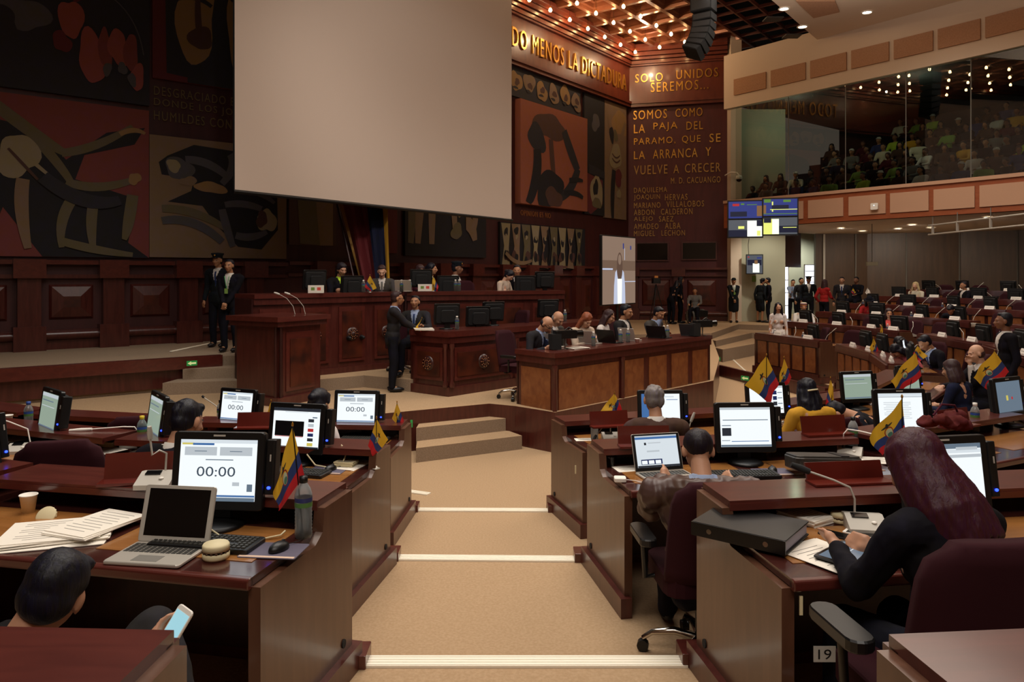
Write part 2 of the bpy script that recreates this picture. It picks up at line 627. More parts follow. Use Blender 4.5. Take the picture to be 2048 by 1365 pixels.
# aisle nosings
def strip(name, p, q, w_, z, lab, h=.012, mt='nosing'):
    p, q = Vector(p), Vector(q)
    dd = (q - p).normalized()
    X = Matrix.Translation((p.x, p.y, z)) @ Matrix.Rotation(math.atan2(dd.y, dd.x), 4, 'Z')
    L = (q - p).length
    mb = MB().box((L / 2, 0, h / 2), (L, w_, h), mt, X)
    for i in range(4):
        mb.box((L / 2, -w_ / 2 + w_ * (i + .5) / 4, h + .0015), (L, w_ * .12, .003), mt, X)
    o = mb.build(name)
    return tag(o, lab, 'step nosing', 'white ribbed step nosings')
strip('step_nosing', (-.735, 3.65), (.845, 3.65), .10, .56, 'white ribbed step nosing nearest the camera across the centre aisle')
strip('step_nosing', (-.84, 5.47), (.465, 5.44), .10, .38, 'white ribbed step nosing in the middle of the centre aisle')
strip('step_nosing', (-.91, 7.16), (.37, 7.14), .09, .20, 'white ribbed step nosing farthest down the centre aisle')
g1, g2 = G(815, 984, 0), G(858, 990, 0)
strip('step_nosing', (g1.x, g1.y), (g2.x, g2.y), .09, .0, 'short white strip lying on the carpet before the podium stairs')
g1, g2 = G(342, 704, 1.085), G(470, 677, 1.085)
strip('step_nosing', (g1.x, g1.y), (g2.x, g2.y), .05, 1.085, 'thin white edging on the left platform beside the guard', .01)
# curved white edging on the right part of the well
for i, (p, q) in enumerate((((1428, 700), (1462, 716)), ((1462, 716), (1490, 742)), ((1490, 742), (1512, 775)))):
    g1, g2 = G(*p, .0), G(*q, .0)
    strip('floor_edging', (g1.x, g1.y), (g2.x, g2.y), .05, 0, 'white edging curving over the carpet, %s piece from the secretaries desk' % ['first', 'second', 'third'][i], .008)

# ---------------- walls
W0, W1, W2, W3 = Vector((-13, 10.086)), Vector((-5.0, 16.6)), Vector((4.5, 29.0)), Vector((8.05, 28.05))
WALL = [tuple(W0), tuple(W1), tuple(W2)]
ROOFZ = 11.25
def wall_obj(name, p, q, z0, z1, mt, th=.3, lab=None):
    p, q = Vector(p), Vector(q)
    dd = (q - p).normalized()
    X = Matrix.Translation((p.x, p.y, 0)) @ Matrix.Rotation(math.atan2(dd.y, dd.x), 4, 'Z')
    L = (q - p).length
    o = MB().box((L / 2, th / 2, (z0 + z1) / 2), (L, th, z1 - z0), mt, X).build(name)
    tag(o, lab, None, None, 'structure')
    return o, X, L
wl, XL, LL = wall_obj('wall_left', W0, W1, .5, ROOFZ, 'wall_red', lab='dark red panelled wall behind the murals')
wf, XF, LF = wall_obj('wall_back', W1, W2, .5, ROOFZ, 'wall_red', lab='dark red panelled wall behind the dais')
wr, XR, LR = wall_obj('wall_front', W2, W3, .5, ROOFZ, 'text_wall', lab='dark red wall with gold lettering')
# wainscot: pilasters and raised panels (children of the walls, set in wall coordinates; y negative is towards the room)
def wainscot(wobj, X, L, zf, ztop, off=.0, pitch=1.36):
    mb = MB()
    mb.box((L / 2, -.05, ztop - .04), (L, .16, .08), 'mahogany_red', X)
    mb.box((L / 2, -.04, ztop - .30), (L, .10, .07), 'mahogany', X)
    mb.box((L / 2, -.03, zf + .18), (L, .10, .36), 'mahogany', X)
    mb.tube([(0, -.09, zf + .26), (L, -.09, zf + .26)], .09, 'mahogany', 8, X)
    o = mb.build('moulding', wobj)
    k = 0
    s = off
    while s < L - .2:
        pm = MB()
        pm.box((s, -.08, (zf + ztop) / 2 + .02), (.36, .2, ztop - zf - .30), 'mahogany', X)
        pm.box((s, -.12, ztop - .16), (.50, .28, .34), 'mahogany_red', X)
        pm.box((s, -.12, zf + .22), (.50, .28, .44), 'mahogany', X)
        pm.build('pilaster', wobj)
        c = s + pitch / 2
        if c + .4 < L:
            z0, z1 = zf + .55, ztop - .45
            w2 = pitch / 2 - .32
            q = MB()
            vs = [(c - w2, -.01, z0), (c + w2, -.01, z0), (c + w2, -.01, z1), (c - w2, -.01, z1)]
            i_ = .22
            vs += [(c - w2 + .04, -.05, z0 + .04), (c + w2 - .04, -.05, z0 + .04), (c + w2 - .04, -.05, z1 - .04), (c - w2 + .04, -.05, z1 - .04)]
            vs += [(c - w2 + i_, -.1, z0 + i_), (c + w2 - i_, -.1, z0 + i_), (c + w2 - i_, -.1, z1 - i_), (c - w2 + i_, -.1, z1 - i_)]
            fs = []
            for a_ in (0, 4):
                for i in range(4):
                    fs.append((a_ + i, a_ + (i + 1) % 4, a_ + 4 + (i + 1) % 4, a_ + 4 + i))
            q.add(vs, fs, 'mahogany', X=X)
            q.add(vs[8:], [(0, 1, 2, 3)], 'burl_dark', X=X)
            q.build('raised_panel', wobj)
        s += pitch
        k += 1
wainscot(wl, XL, LL, LPZ, 2.72, off=.05)
wainscot(wf, XF, LF, P1Z, 2.75, off=.9)
wainscot(wr, XR, LR, FRZ, 2.72, off=.2, pitch=1.7)

# frieze and cornices along both long walls
def frieze(wobj, X, L, nm):
    mb = MB()
    mb.box((L / 2, -.02, 9.75), (L, .10, 1.45), 'frieze', X)
    mb.box((L / 2, -.10, 9.05), (L, .26, .09), 'frieze', X)
    mb.box((L / 2, -.08, 8.95), (L, .20, .12), 'frieze', X)
    for z, y, h in ((10.48, .12, .06), (10.58, .17, .12), (10.72, .22, .1), (10.86, .30, .14), (11.02, .38, .14), (11.14, .42, .12)):
        mb.box((L / 2, -y / 2 - .03, z), (L, y + .06, h), 'frieze', X)
    mb.build('cornice', wobj)
frieze(wl, XL, LL, 1)
frieze(wf, XF, LF, 2)
frieze(wr, XR, LR, 3)
# pillar at the end of the lettered wall, light walls, side walls
wp, XP, LP_ = wall_obj('wall_right', (8.05, 27.6), (8.45, 27.6), .5, ROOFZ, 'plaster', .5, 'pale narrow pier at the end of the lettered wall')
wlt, _, _ = wall_obj('wall_entrance', (8.4, 27.85), (10.15, 27.85), .5, 8.6, 'wall_light', .25, 'pale wall behind the policewoman')
wh, _, _ = wall_obj('wall_hall', (10.0, 33.2), (14.2, 33.2), .5, 4.4, 'wall_light', .2, 'pale wall of the hall beyond the doorway')
BW = [(12.35, 30.5), (14.4, 30.4), (17.4, 29.2), (20.4, 27.0), (23, 23.5), (23.8, 18)]
for i in range(len(BW) - 1):
    o, _, _ = wall_obj('wall_rear', BW[i], BW[i + 1], .5, 4.2, 'back_wood', .2, 'dark brown timber wall under the balcony')
lint, _, _ = wall_obj('wall_lintel', (9.95, 28.0), (11.75, 30.5), 2.75, 4.2, 'mahogany_dark', .15, 'dark panel above the doorway')
# white joint lines and glass edges on the rear timber wall
for i, px in enumerate((1647, 1710, 1811, 1917, 2033)):
    x, y, _ = ray_poly(px, BW)
    o = MB().box((x, y - .06, 2.4), (.035 if i else .08, .03, 3.4), 'grey' if i else 'grey_light').build('trim_%d' % (i + 2))
    tag(o, None, None, None, 'structure')
# doorway: bright glazing beyond
for i, (px, w_, z0, z1) in enumerate(((1567.5, .30, .75, 2.75), (1620, .42, 1.9, 2.85))):
    v = P(px, 600, 29.3 if i == 0 else 31.5)
    f = MB()
    f.box((v.x, v.y, (z0 + z1) / 2), (w_ + .08, .05, z1 - z0 + .08), 'grey_light')
    o = f.build('window_%d' % (i + 1))
    tag(o, 'tall bright glazed panel beside the entrance' if i == 0 else 'small bright pane at the right of the doorway', None, None, 'structure')
    MB().box((v.x, v.y - .03, (z0 + z1) / 2), (w_, .02, z1 - z0), 'daylight').build('pane', o)
    for j in range(1, 4):
        MB().box((v.x, v.y - .045, z0 + (z1 - z0) * j / 4), (w_, .02, .03), 'grey').build('glazing_bar', o)

# ---------------- balcony
BC = [(7.6, 26.9), (9.4, 24.6), (10.4, 23.25), (11.8, 21.4), (13.2, 19.4), (14.4, 17.2), (15.3, 14.5)]
def smooth_line(pts, n=5):
    out = []
    for i in range(len(pts) - 1):
        p0 = Vector(pts[max(i - 1, 0)]); p1 = Vector(pts[i]); p2 = Vector(pts[i + 1]); p3 = Vector(pts[min(i + 2, len(pts) - 1)])
        for k in range(n):
            t = k / n
            out.append(tuple(.5 * ((2 * p1) + (-p0 + p2) * t + (2 * p0 - 5 * p1 + 4 * p2 - p3) * t * t + (-p0 + 3 * p1 - 3 * p2 + p3) * t ** 3)))
    out.append(tuple(pts[-1]))
    return out
BS = smooth_line(BC)
def offs(line, d):
    out = []
    for i, p in enumerate(line):
        t = (Vector(line[min(i + 1, len(line) - 1)]) - Vector(line[max(i - 1, 0)])).normalized()
        out.append((p[0] + -t.y * d * -1 * -1, p[1] + t.x * d) if False else (p[0] + (-t.y) * d, p[1] + t.x * d))
    return out
# line runs from far-left to near-right; its left normal (-ty, tx) points outwards (+x,+y)
def ribbon(line, z0, z1, mt, th, name, lab, mb=None, d=0):
    inner, outer = offs(line, d), offs(line, d + th)
    own = mb is None
    mb = mb or MB()
    n = len(line)
    vs = [(x, y, z) for (x, y) in inner for z in (z0, z1)] + [(x, y, z) for (x, y) in outer for z in (z0, z1)]
    fs = []
    for i in range(n - 1):
        a = 2 * i
        fs.append((a, a + 1, a + 3, a + 2))
        b = 2 * n + 2 * i
        fs.append((b, b + 2, b + 3, b + 1))
        fs.append((a + 1, b + 1, b + 3, a + 3))
        fs.append((a, a + 2, b + 2, b))
    fs.append((0, 2 * n, 2 * n + 1, 1))
    mb.add(vs, fs, mt)
    if own:
        return tag(mb.build(name), lab, None, None, 'structure')
ribbon(BS, 8.39, 10.3, 'plaster', .25, 'wall_upper', 'curved white wall above the gallery glass')
bal = ribbon(BS, 4.12, 5.0, 'fascia_wood', .25, 'wall_balcony', 'orange-brown timber balcony front')
ribbon(BS, 5.0, 5.10, 'fascia_panel', .32, 'trim_8', 'pale rail capping the balcony front', d=-.05)
def band_panels(pxs, z0, z1, mt, name, d, thick, lab, grp, cat):
    ds = BS
    for i, (a_, b_) in enumerate(pxs):
        pts = []
        for k in range(5):
            x, y, _ = ray_poly(a_ + (b_ - a_) * k / 4, ds)
            pts.append((x, y))
        inner, outer = offs(pts, d - thick), offs(pts, d)
        mb = MB()
        n = 5
        vs = [(x, y, z) for (x, y) in inner for z in (z0, z1)] + [(x, y, z) for (x, y) in outer for z in (z0, z1)]
        fs = []
        for j in range(n - 1):
            a = 2 * j
            fs += [(a, a + 1, a + 3, a + 2), (a + 1, 2 * n + a + 1, 2 * n + a + 3, a + 3), (a, a + 2, 2 * n + a + 2, 2 * n + a)]
        fs += [(0, 2 * n, 2 * n + 1, 1), (2 * n - 2, 2 * n - 1, 4 * n - 1, 4 * n - 2)]
        mb.add(vs, fs, mt)
        o = mb.build(name)
        tag(o, lab[i], cat, grp)
ords = ['first', 'second', 'third', 'fourth', 'fifth', 'sixth', 'seventh', 'eighth', 'ninth', 'tenth', 'eleventh', 'twelfth']
band_panels([(1469, 1533), (1543, 1612), (1622, 1694), (1704, 1779), (1789, 1867), (1877, 1962), (1972, 2066)], 8.80, 9.36, 'acoustic', 'acoustic_panel', -.002, .05,
            ['tan acoustic panel on the white upper wall, %s from the lettered wall' % ords[i] for i in range(7)], 'tan panels on the upper wall', 'wall panel')
band_panels([(1560, 1607), (1617, 1687), (1698, 1772), (1781, 1858), (1868, 1950), (1960, 2050)], 4.28, 4.86, 'fascia_panel', 'balcony_panel', -.002, .03,
            ['pale panel set in the balcony front, %s from the video wall' % ords[i] for i in range(6)], 'pale panels of the balcony front', 'wall panel')
# gallery floor, soffit, back wall and glass
out_ = offs(BS, 11)
sof = MB()
n = len(BS)
sof.add([(x, y, 4.12) for x, y in BS] + [(x, y, 4.12) for x, y in out_], [(i, i + 1, n + i + 1, n + i) for i in range(n - 1)], 'ceiling_white')
sof.add([(x, y, 4.3) for x, y in BS] + [(x, y, 4.3) for x, y in out_], [(i, i + 1, n + i + 1, n + i) for i in range(n - 1)], 'mahogany_dark')
tag(sof.build('ceiling_soffit'), 'white ceiling under the balcony', None, None, 'structure')
GROW = []
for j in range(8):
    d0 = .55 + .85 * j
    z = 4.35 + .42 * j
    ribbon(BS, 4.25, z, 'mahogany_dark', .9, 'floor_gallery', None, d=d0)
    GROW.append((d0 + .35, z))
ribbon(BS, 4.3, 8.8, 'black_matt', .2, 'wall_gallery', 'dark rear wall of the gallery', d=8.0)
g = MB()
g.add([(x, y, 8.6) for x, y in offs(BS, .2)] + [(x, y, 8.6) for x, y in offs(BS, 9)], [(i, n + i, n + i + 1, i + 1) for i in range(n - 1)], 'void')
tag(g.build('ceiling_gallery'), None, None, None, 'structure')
edges_px = [1467, 1573, 1687, 1808, 1938, 2100]
for i in range(5):
    a_ = ray_poly(edges_px[i], BS)
    b_ = ray_poly(edges_px[i + 1], BS)
    p, q = Vector(a_[:2]), Vector(b_[:2])
    tt = (q - p).normalized()
    nn = Vector((-tt.y, tt.x))
    o = MB()
    p2, q2 = p + nn * .12 + tt * .008, q + nn * .12 - tt * .008
    o.add([(p2.x, p2.y, 5.08), (q2.x, q2.y, 5.08), (q2.x, q2.y, 8.42), (p2.x, p2.y, 8.42)], [(0, 1, 2, 3)], 'gallery_glass')
    ob = tag(o.build('window_%d' % (i + 3)), 'tall gallery window, %s from the lettered wall' % ords[i], None, None, 'structure')
    MB().box((q.x + nn.x * .12, q.y + nn.y * .12, 6.75), (.02, .02, 3.3), 'grey').build('glass_joint', ob)

# ---------------- ceilings
u = (W2 - W1).normalized()
v = Vector((u.y, -u.x))
def uv2(s, t):
    return (W2.x + u.x * s + v.x * t, W2.y + u.y * s + v.y * t)
CW = 1.13
NR = 4
cz = 11.2
zc = cz + .32
cm = MB()
XC = Matrix(((u.x, v.x, 0, W2.x), (u.y, v.y, 0, W2.y), (0, 0, 1, 0), (0, 0, 0, 1)))
bulbs = []
for r in range(NR):
    for k in range(-12, 1 if r < 1 else (2 if r < 2 else (3 if r < 3 else 4))):
        s, t = (k - .5) * CW + .1, .05 + r * 1.0 + .5
        x0, x1, y0, y1 = s - CW / 2, s + CW / 2, t - .5, t + .5
        rings = [(0, cz - .10), (.07, cz - .10), (.09, cz + .0), (.15, cz + .03), (.17, cz + .16), (.24, cz + .19), (.26, zc), ]
        vs = []
        for ins, z in rings:
            vs += [(x0 + ins, y0 + ins, z), (x1 - ins, y0 + ins, z), (x1 - ins, y1 - ins, z), (x0 + ins, y1 - ins, z)]
        fs = []
        for j in range(len(rings) - 1):
            for i in range(4):
                fs.append((4 * j + i, 4 * j + (i + 1) % 4, 4 * j + 4 + (i + 1) % 4, 4 * j + 4 + i))
        b0 = 4 * (len(rings) - 1)
        fs.append((b0, b0 + 1, b0 + 2, b0 + 3))
        cm.add(vs, fs, 'copper', X=XC)
        cm.ell((s, t, zc - .01), (.09, .09, .03), 'copper', 8, 4, XC)
        bulbs.append((s, t, r, k))
tag(cm.build('ceiling_coffers'), 'copper-brown coffered ceiling over the dais', None, None, 'structure')
# dark open grid between coffers and white ceiling
t0, t1 = NR * 1.0 + .05, NR + 3.2
gm = MB()
s = -22
while s < 9:
    gm.box((s, (t0 + t1) / 2, cz - .05), (.04, t1 - t0, .1), 'grid_metal', XC)
    s += .85
for k in range(5):
    gm.box((-6.5, t0 + (t1 - t0) * k / 4, cz - .05), (31, .05, .12), 'grid_metal', XC)
tag(gm.build('ceiling_grid'), 'dark open metal grid ceiling', None, None, 'structure')
vo = MB().box((-6.5, (t0 + t1) / 2 - 1.5, cz + .9), (34, t1 - t0 + 8, .05), 'void', XC)
tag(vo.build('ceiling_void'), None, None, None, 'structure')
# white ceiling over the benches with recessed lamps and vents
wc = MB()
a_, b_, c_, d_ = uv2(2.2, t1), uv2(-32, t1), (-16, -6), (26, -6)
wc.poly([a_, b_, (-16, -6), (26, -6), (26, 30), (8, 30)], 10.0, 10.25, 'ceiling_white', 'plaster')
tag(wc.build('ceiling'), 'white ceiling over the benches', None, None, 'structure')
# step between dark grid and white ceiling
tag(MB().box((-15, t1 + .06, 10.7), (36, .12, 1.3), 'ceiling_white', XC).build('ceiling_step'), None, None, None, 'structure')
tag(MB().box((4, -4.2, 5), (40, .2, 11), 'plaster').build('wall_behind'), None, None, None, 'structure')
tag(MB().box((-14.2, 3, 5), (.2, 16, 12), 'wall_red').build('wall_side'), None, None, None, 'structure')

spot('hall_fill', (12.2, 31.8, 4.2), (12.0, 32.6, 1), 260, 150, (.92, 1, .95))  # added fill, brightens the pale hall wall seen through the doorway
spot('entrance_fill', (9.2, 26.0, 4.0), (9.4, 27.9, 1.5), 120, 120, (1, .95, .8))  # added fill, brightens the pale wall behind the policewoman
ORD = ['first', 'second', 'third', 'fourth', 'fifth', 'sixth', 'seventh', 'eighth', 'ninth', 'tenth', 'eleventh', 'twelfth', 'thirteenth', 'fourteenth', 'fifteenth', 'sixteenth', 'seventeenth']
def bulb_proto():
    o = root('pendant_bulb', (0, 0, 0), 0, 'x', 'lamp')
    MB().lathe([(0, -.075), (.035, -.065), (.055, -.03), (.055, .0), (.035, .04), (.018, .06)], 'bulb', 10).build('bulb', o)
    MB().cyl((0, 0, .055), (0, 0, .11), .02, .02, 'gold', 8).build('socket', o)
    MB().cyl((0, 0, .10), (0, 0, .62), .006, .006, 'black', 5).build('cord', o)
    return o
BK = Kit(bulb_proto)
rown = ['row beside the murals', 'second row', 'third row', 'row beside the grid']
for s, t, r, k in bulbs:
    x, y = uv2(s, t)
    if r == 3 and k > -6:
        continue
    BK.put((x, y, cz - .33), 0, 'glowing pendant bulb, %s, %s coffer from the lettered wall' % (rown[r], ORD[{0: 1, 1: 2, 2: 3, 3: 4}[r] - k - 1]), 'pendant bulbs of the coffered ceiling')
# warm pools on frieze and lettered wall come from the pendant rows
for (s, t) in ((-1.2, 1.3), (-5, 1.4), (-10, 1.5)):
    x, y = uv2(s, t)
    d = bpy.data.lights.new('pendant_glow', 'POINT')
    d.energy = 85
    d.color = (1, .72, .46)
    d.shadow_soft_size = .04
    o = bpy.data.objects.new('pendant_glow', d)
    COL.objects.link(o)
    o.location = (x, y, cz - .7)

def dl_proto():
    o = root('downlight', (0, 0, 0), 0, 'x', 'ceiling lamp')
    MB().lathe([(.16, 0), (.16, -.02), (.125, -.025), (.12, .0)], 'white', 16).build('trim_ring', o)
    MB().lathe([(.12, -.008), (0, -.008)], 'lamp_white', 16).build('lens', o)
    return o
DK = Kit(dl_proto)
def onceil(px, py, z):
    Y = (z - CAMZ) * F / (550 - py)
    return ((px - 1024) / F * Y, Y, z)
for i, (px, py) in enumerate(((1568, 17), (1605, 53), (1734, 24))):
    DK.put(onceil(px, py, 9.995), 0, ['round recessed lamp in the white ceiling nearest its top edge', 'round recessed lamp in the white ceiling above the two vents', 'round recessed lamp in the white ceiling on the right'][i], 'recessed lamps in the white ceiling')
for i, (px, py) in enumerate(((1682, 456), (1725, 462), (1796, 457), (1824, 449), (1862, 455), (1976, 434))):
    l = onceil(px, py, 4.115)
    DK.put(l, 0, 'round recessed lamp under the balcony, %s from the left' % ords[i], 'recessed lamps under the balcony')
    if i in (0, 2, 3, 5):
        spot('balcony_downlight', (l[0], l[1], 4.05), (l[0] + 1.3, l[1] + 2.2, .8), 110, 140)
for i, (px, py, w_, d_) in enumerate(((1546, 38, .5, .4), (1584, 72, .5, .4))):
    l = onceil(px, py, 9.99)
    tag(MB().box((l[0], l[1], 9.985), (w_, d_, .03), 'grey_dark', None).build('ceiling_vent'), ['dark square vent in the white ceiling, the one higher in the picture', 'dark square vent in the white ceiling near the upper wall'][i], 'vent', 'vents in the white ceiling')
l1 = [onceil(*p, 9.99)[:2] for p in ((1592, 0), (1670, 0), (1679, 22), (1627, 34))]
tag(MB().poly(l1, 9.95, 9.99, 'acoustic').build('ceiling_panel'), 'tan panel fixed flat to the white ceiling', 'ceiling panel')

# ================================================================ lettering
def place_text(st, XW, px0, px1, py0, py1, line, lab, z_off=-.045, mt='gold', ext=.012, name='gold_lettering', zt=None):
    """set a line of raised letters on a wall between two sight lines"""
    p, q = line
    x0, y0, _ = ray_line(px0, p, q)
    x1, y1, _ = ray_line(px1, p, q)
    zt_, zb = CAMZ + (550 - py0) / F * y0, CAMZ + (550 - py1) / F * y0
    if zt:
        zt_, zb = zt
    me, ax, bx, ay, by = text_mesh(st, ext)
    d = Vector((x1 - x0, y1 - y0))
    L = d.length
    d.normalize()
    n = Vector((d.y, -d.x))
    sx, sy = L / (bx - ax), (zt_ - zb) / (by - ay)
    mb = MB()
    vs = []
    for v_ in me.vertices:
        a = (v_.co.x - ax) * sx
        h = zb + (v_.co.y - ay) * sy
        o_ = -z_off + v_.co.z
        vs.append((x0 + d.x * a + n.x * o_, y0 + d.y * a + n.y * o_, h))
    mb.add(vs, [tuple(f.vertices) for f in me.polygons], mt)
    return tag(mb.build(name), lab, 'lettering')
LN2 = (tuple(W2), tuple(W3))
LN1 = (tuple(W1), tuple(W2))
LN0 = (tuple(W0), tuple(W1))
place_text('TODO MENOS LA DICTADURA', None, 985, 1248, 40, 90, LN1, 'large gold letters reading TODO MENOS LA DICTADURA on the frieze', z_off=-.09, ext=.03, zt=(10.08, 9.48))
T = [('SOLO', 1271, 1326, 151, 167), ('UNIDOS', 1353, 1436, 143, 160), ('SEREMOS...', 1302, 1417, 168, 186),
     ('SOMOS', 1267, 1334, 223, 240), ('COMO', 1351, 1405, 219, 235), ('LA', 1268, 1290, 251, 267), ('PAJA', 1307, 1355, 247, 264), ('DEL', 1373, 1406, 245, 260),
     ('PARAMO,', 1268, 1351, 278, 292), ('QUE', 1364, 1401, 273, 288), ('SE', 1419, 1441, 269, 285), ('LA', 1268, 1290, 304, 319), ('ARRANCA', 1306, 1395, 301, 318), ('Y', 1411, 1422, 296, 312),
     ('VUELVE', 1268, 1335, 333, 350), ('A', 1347, 1358, 331, 347), ('CRECER', 1370, 1441, 329, 346), ('M. D. CACUANGO', 1342, 1441, 357, 368),
     ('DAQUILEMA', 1268, 1334, 377, 388), ('JOAQUIN', 1268, 1320, 391, 402), ('HERVAS', 1330, 1375, 390, 401), ('MARIANO', 1268, 1321, 407, 417), ('VILLALOBOS', 1333, 1408, 404, 415),
     ('ABDON', 1268, 1309, 421, 431), ('CALDERON', 1322, 1385, 419, 430), ('ALEJO', 1268, 1306, 435, 445), ('SAEZ', 1318, 1347, 434, 444),
     ('AMADEO', 1268, 1317, 449, 459), ('ALBA', 1330, 1361, 447, 458), ('MIGUEL', 1268, 1310, 463, 473), ('LECHON', 1323, 1370, 462, 472)]
for st, a_, b_, c_, d_ in T:
    up = c_ < 190
    hint = ' above the quotation' if up else (' in the quotation, upper line starting near LA PAJA' if (st == 'LA' and c_ < 260) else (' in the quotation, before ARRANCA' if st == 'LA' else ' on the lettered wall'))
    place_text(st, None, a_, b_, c_ - 1, d_, LN2, 'raised gold letters reading %s%s' % (st, hint), z_off=-.09 if up else -.02, mt='gold' if c_ < 320 else 'gold_dull')
for st, a_, b_, t_, b2 in (('DESGRACIADO EL', 307, 478, 172, 190), ('DONDE LOS JOV', 307, 478, 196, 215), ('HUMILDES CON', 307, 462, 221, 240)):
    place_text(st, None, a_, b_, t_, b2, LN0, 'dim gold letters reading %s beside the projection screen' % st, z_off=-.02, mt='gold_dim')
place_text('OPINION ES NO', None, 1040, 1100, 420, 431, LN1, 'faint dark letters under the orange mural panel', z_off=-.02, mt='burl')

# ================================================================ mural panels (plain abstract stand-ins)
for k, h in (('m_black', '15110f'), ('m_char', '242120'), ('m_red', '5c1f1b'), ('m_rust', '74362a'), ('m_tan', '7a6244'), ('m_olive', '5f5434'), ('m_grey', '4a4642'), ('m_coral', '8a4434'),
             ('m_orange', '8e4e30'), ('m_gold', '8a6a3a'), ('m_bone', '8a7c58'), ('m_brown', '4a2f20')):
    mat(k, h, .8, hex2=h[:4] + '%02x' % min(255, int(h[4:], 16) + 14), noise_scale=6, bump=.1)
def mural(pxa, pxb, ya, yb, line, base, shapes, lab, thick=.08, frame=None, zz=None):
    """canvas box on the wall; shapes are in 0..1 panel coordinates"""
    x0, y0, _ = ray_line(pxa, *line)
    x1, y1, _ = ray_line(pxb, *line)
    zt, zb = CAMZ + (550 - ya) / F * y0, CAMZ + (550 - yb) / F * y0
    if zz:
        zb, zt = zz
    d = Vector((x1 - x0, y1 - y0))
    L, H = d.length, zt - zb
    o = root('mural_panel', (x0, y0, zb), math.atan2(d.y, d.x), lab, 'mural', 'mural panels on the dark red wall')
    MB().box((L / 2, -thick / 2, H / 2), (L, thick, H), base).build('canvas', o)
    mb = MB()
    for i, sh in enumerate(shapes):
        y = -thick - .004 - .0015 * i
        kind, mt = sh[0], sh[1]
        if kind == 'p':      # polygon
            pts = [(px * L, pz * H) for px, pz in sh[2]]
        elif kind == 'b':    # irregular blob
            cx, cz_, rx, rz, seed = sh[2:7]
            rr = random.Random(seed)
            ph = [rr.uniform(0, 6.28) for _ in range(3)]
            pts = []
            for k in range(28):
                a = 2 * PI * k / 28
                q = 1 + .14 * math.sin(2 * a + ph[0]) + .10 * math.sin(3 * a + ph[1]) + .05 * math.sin(5 * a + ph[2])
                pts.append(((cx + rx * q * math.cos(a)) * L, (cz_ + rz * q * math.sin(a)) * H))
        else:                # curved stroke
            (ax, az), (bx, bz), (cx, cz_), w0, w1 = sh[2:7]
            N = 10
            le, ri = [], []
            for k in range(N + 1):
                t = k / N
                X_ = ((1 - t) ** 2 * ax + 2 * t * (1 - t) * bx + t * t * cx) * L
                Z_ = ((1 - t) ** 2 * az + 2 * t * (1 - t) * bz + t * t * cz_) * H
                dx = (2 * (1 - t) * (bx - ax) + 2 * t * (cx - bx)) * L
                dz = (2 * (1 - t) * (bz - az) + 2 * t * (cz_ - bz)) * H
                l = math.hypot(dx, dz) or 1
                ww = (w0 + (w1 - w0) * t + .25 * w0 * math.sin(PI * t)) * H / 2
                le.append((X_ - dz / l * ww, Z_ + dx / l * ww))
                ri.append((X_ + dz / l * ww, Z_ - dx / l * ww))
            pts = le + ri[::-1]
        pts = [(min(max(a, .002), L - .002), min(max(b, .002), H - .002)) for a, b in pts]
        if kind == 's':
            n2 = len(pts) // 2
            mb.add([(a, y, b) for a, b in pts], [(k, k + 1, 2 * n2 - 2 - k, 2 * n2 - 1 - k) for k in range(n2 - 1)], mt)
        else:
            mb.add([(a, y, b) for a, b in pts], [tuple(range(len(pts)))], mt)
    mb.build('painted_shapes', o)
    return o
S_ = lambda mt, a, b, c, w0, w1: ('s', mt, a, b, c, w0, w1)
B_ = lambda mt, cx, cy, rx, ry, sd: ('b', mt, cx, cy, rx, ry, sd)
sh = [B_('m_grey', .55 + .03 * i % .3, .3, .1, .1, i) for i in range(0)]
sh = [B_('m_grey', .40, .72, .13, .16, 1), B_('m_char', .52, .80, .07, .10, 2), B_('m_grey', .28, .55, .10, .12, 3), B_('m_grey', .44, .42, .10, .10, 4), B_('m_char', .36, .36, .06, .08, 5), B_('m_grey', .33, .9, .09, .12, 22),
      B_('m_coral', .63, .80, .04, .14, 6), B_('m_red', .665, .62, .045, .08, 7), B_('m_coral', .64, .44, .05, .12, 8), B_('m_red', .60, .30, .04, .06, 9), B_('m_coral', .73, .24, .06, .15, 10),
      B_('m_rust', .79, .30, .03, .12, 11), B_('m_coral', .85, .32, .045, .11, 12), B_('m_rust', .91, .30, .03, .13, 13), B_('m_coral', .94, .16, .03, .09, 14), B_('m_grey', .80, .18, .02, .04, 15),
      B_('m_grey', .87, .20, .02, .04, 16), B_('m_grey', .915, .14, .02, .04, 17), S_('m_grey', (.7, .66), (.93, .62), (.97, .3), .006, .006)]
mural(-190, 297, 0, 215, LN0, 'm_char', sh, 'dark mural panel with grey and coral rounded shapes, top left corner', zz=(5.78, 9.0))
sh = [('p', 'm_char', [(.12, .05), (.95, .0), (.95, 1), (.1, 1)]), B_('m_gold', .38, .52, .18, .36, 20), B_('m_brown', .42, .36, .1, .1, 21), S_('m_char', (.2, .62), (.38, .7), (.52, .62), .03, .03), S_('m_brown', (.40, .75), (.38, .5), (.42, .35), .03, .05),
      B_('m_gold', .80, .55, .14, .38, 23), B_('m_brown', .84, .5, .08, .16, 24), S_('m_char', (.7, .7), (.8, .78), (.95, .66), .03, .03), ('p', 'm_char', [(.3, .0), (.75, .0), (.75, .08), (.3, .08)])]
mural(303, 520, 0, 158, LN0, 'm_red', sh, 'red mural panel with two ochre rounded shapes beside the screen', zz=(6.35, 9.0))
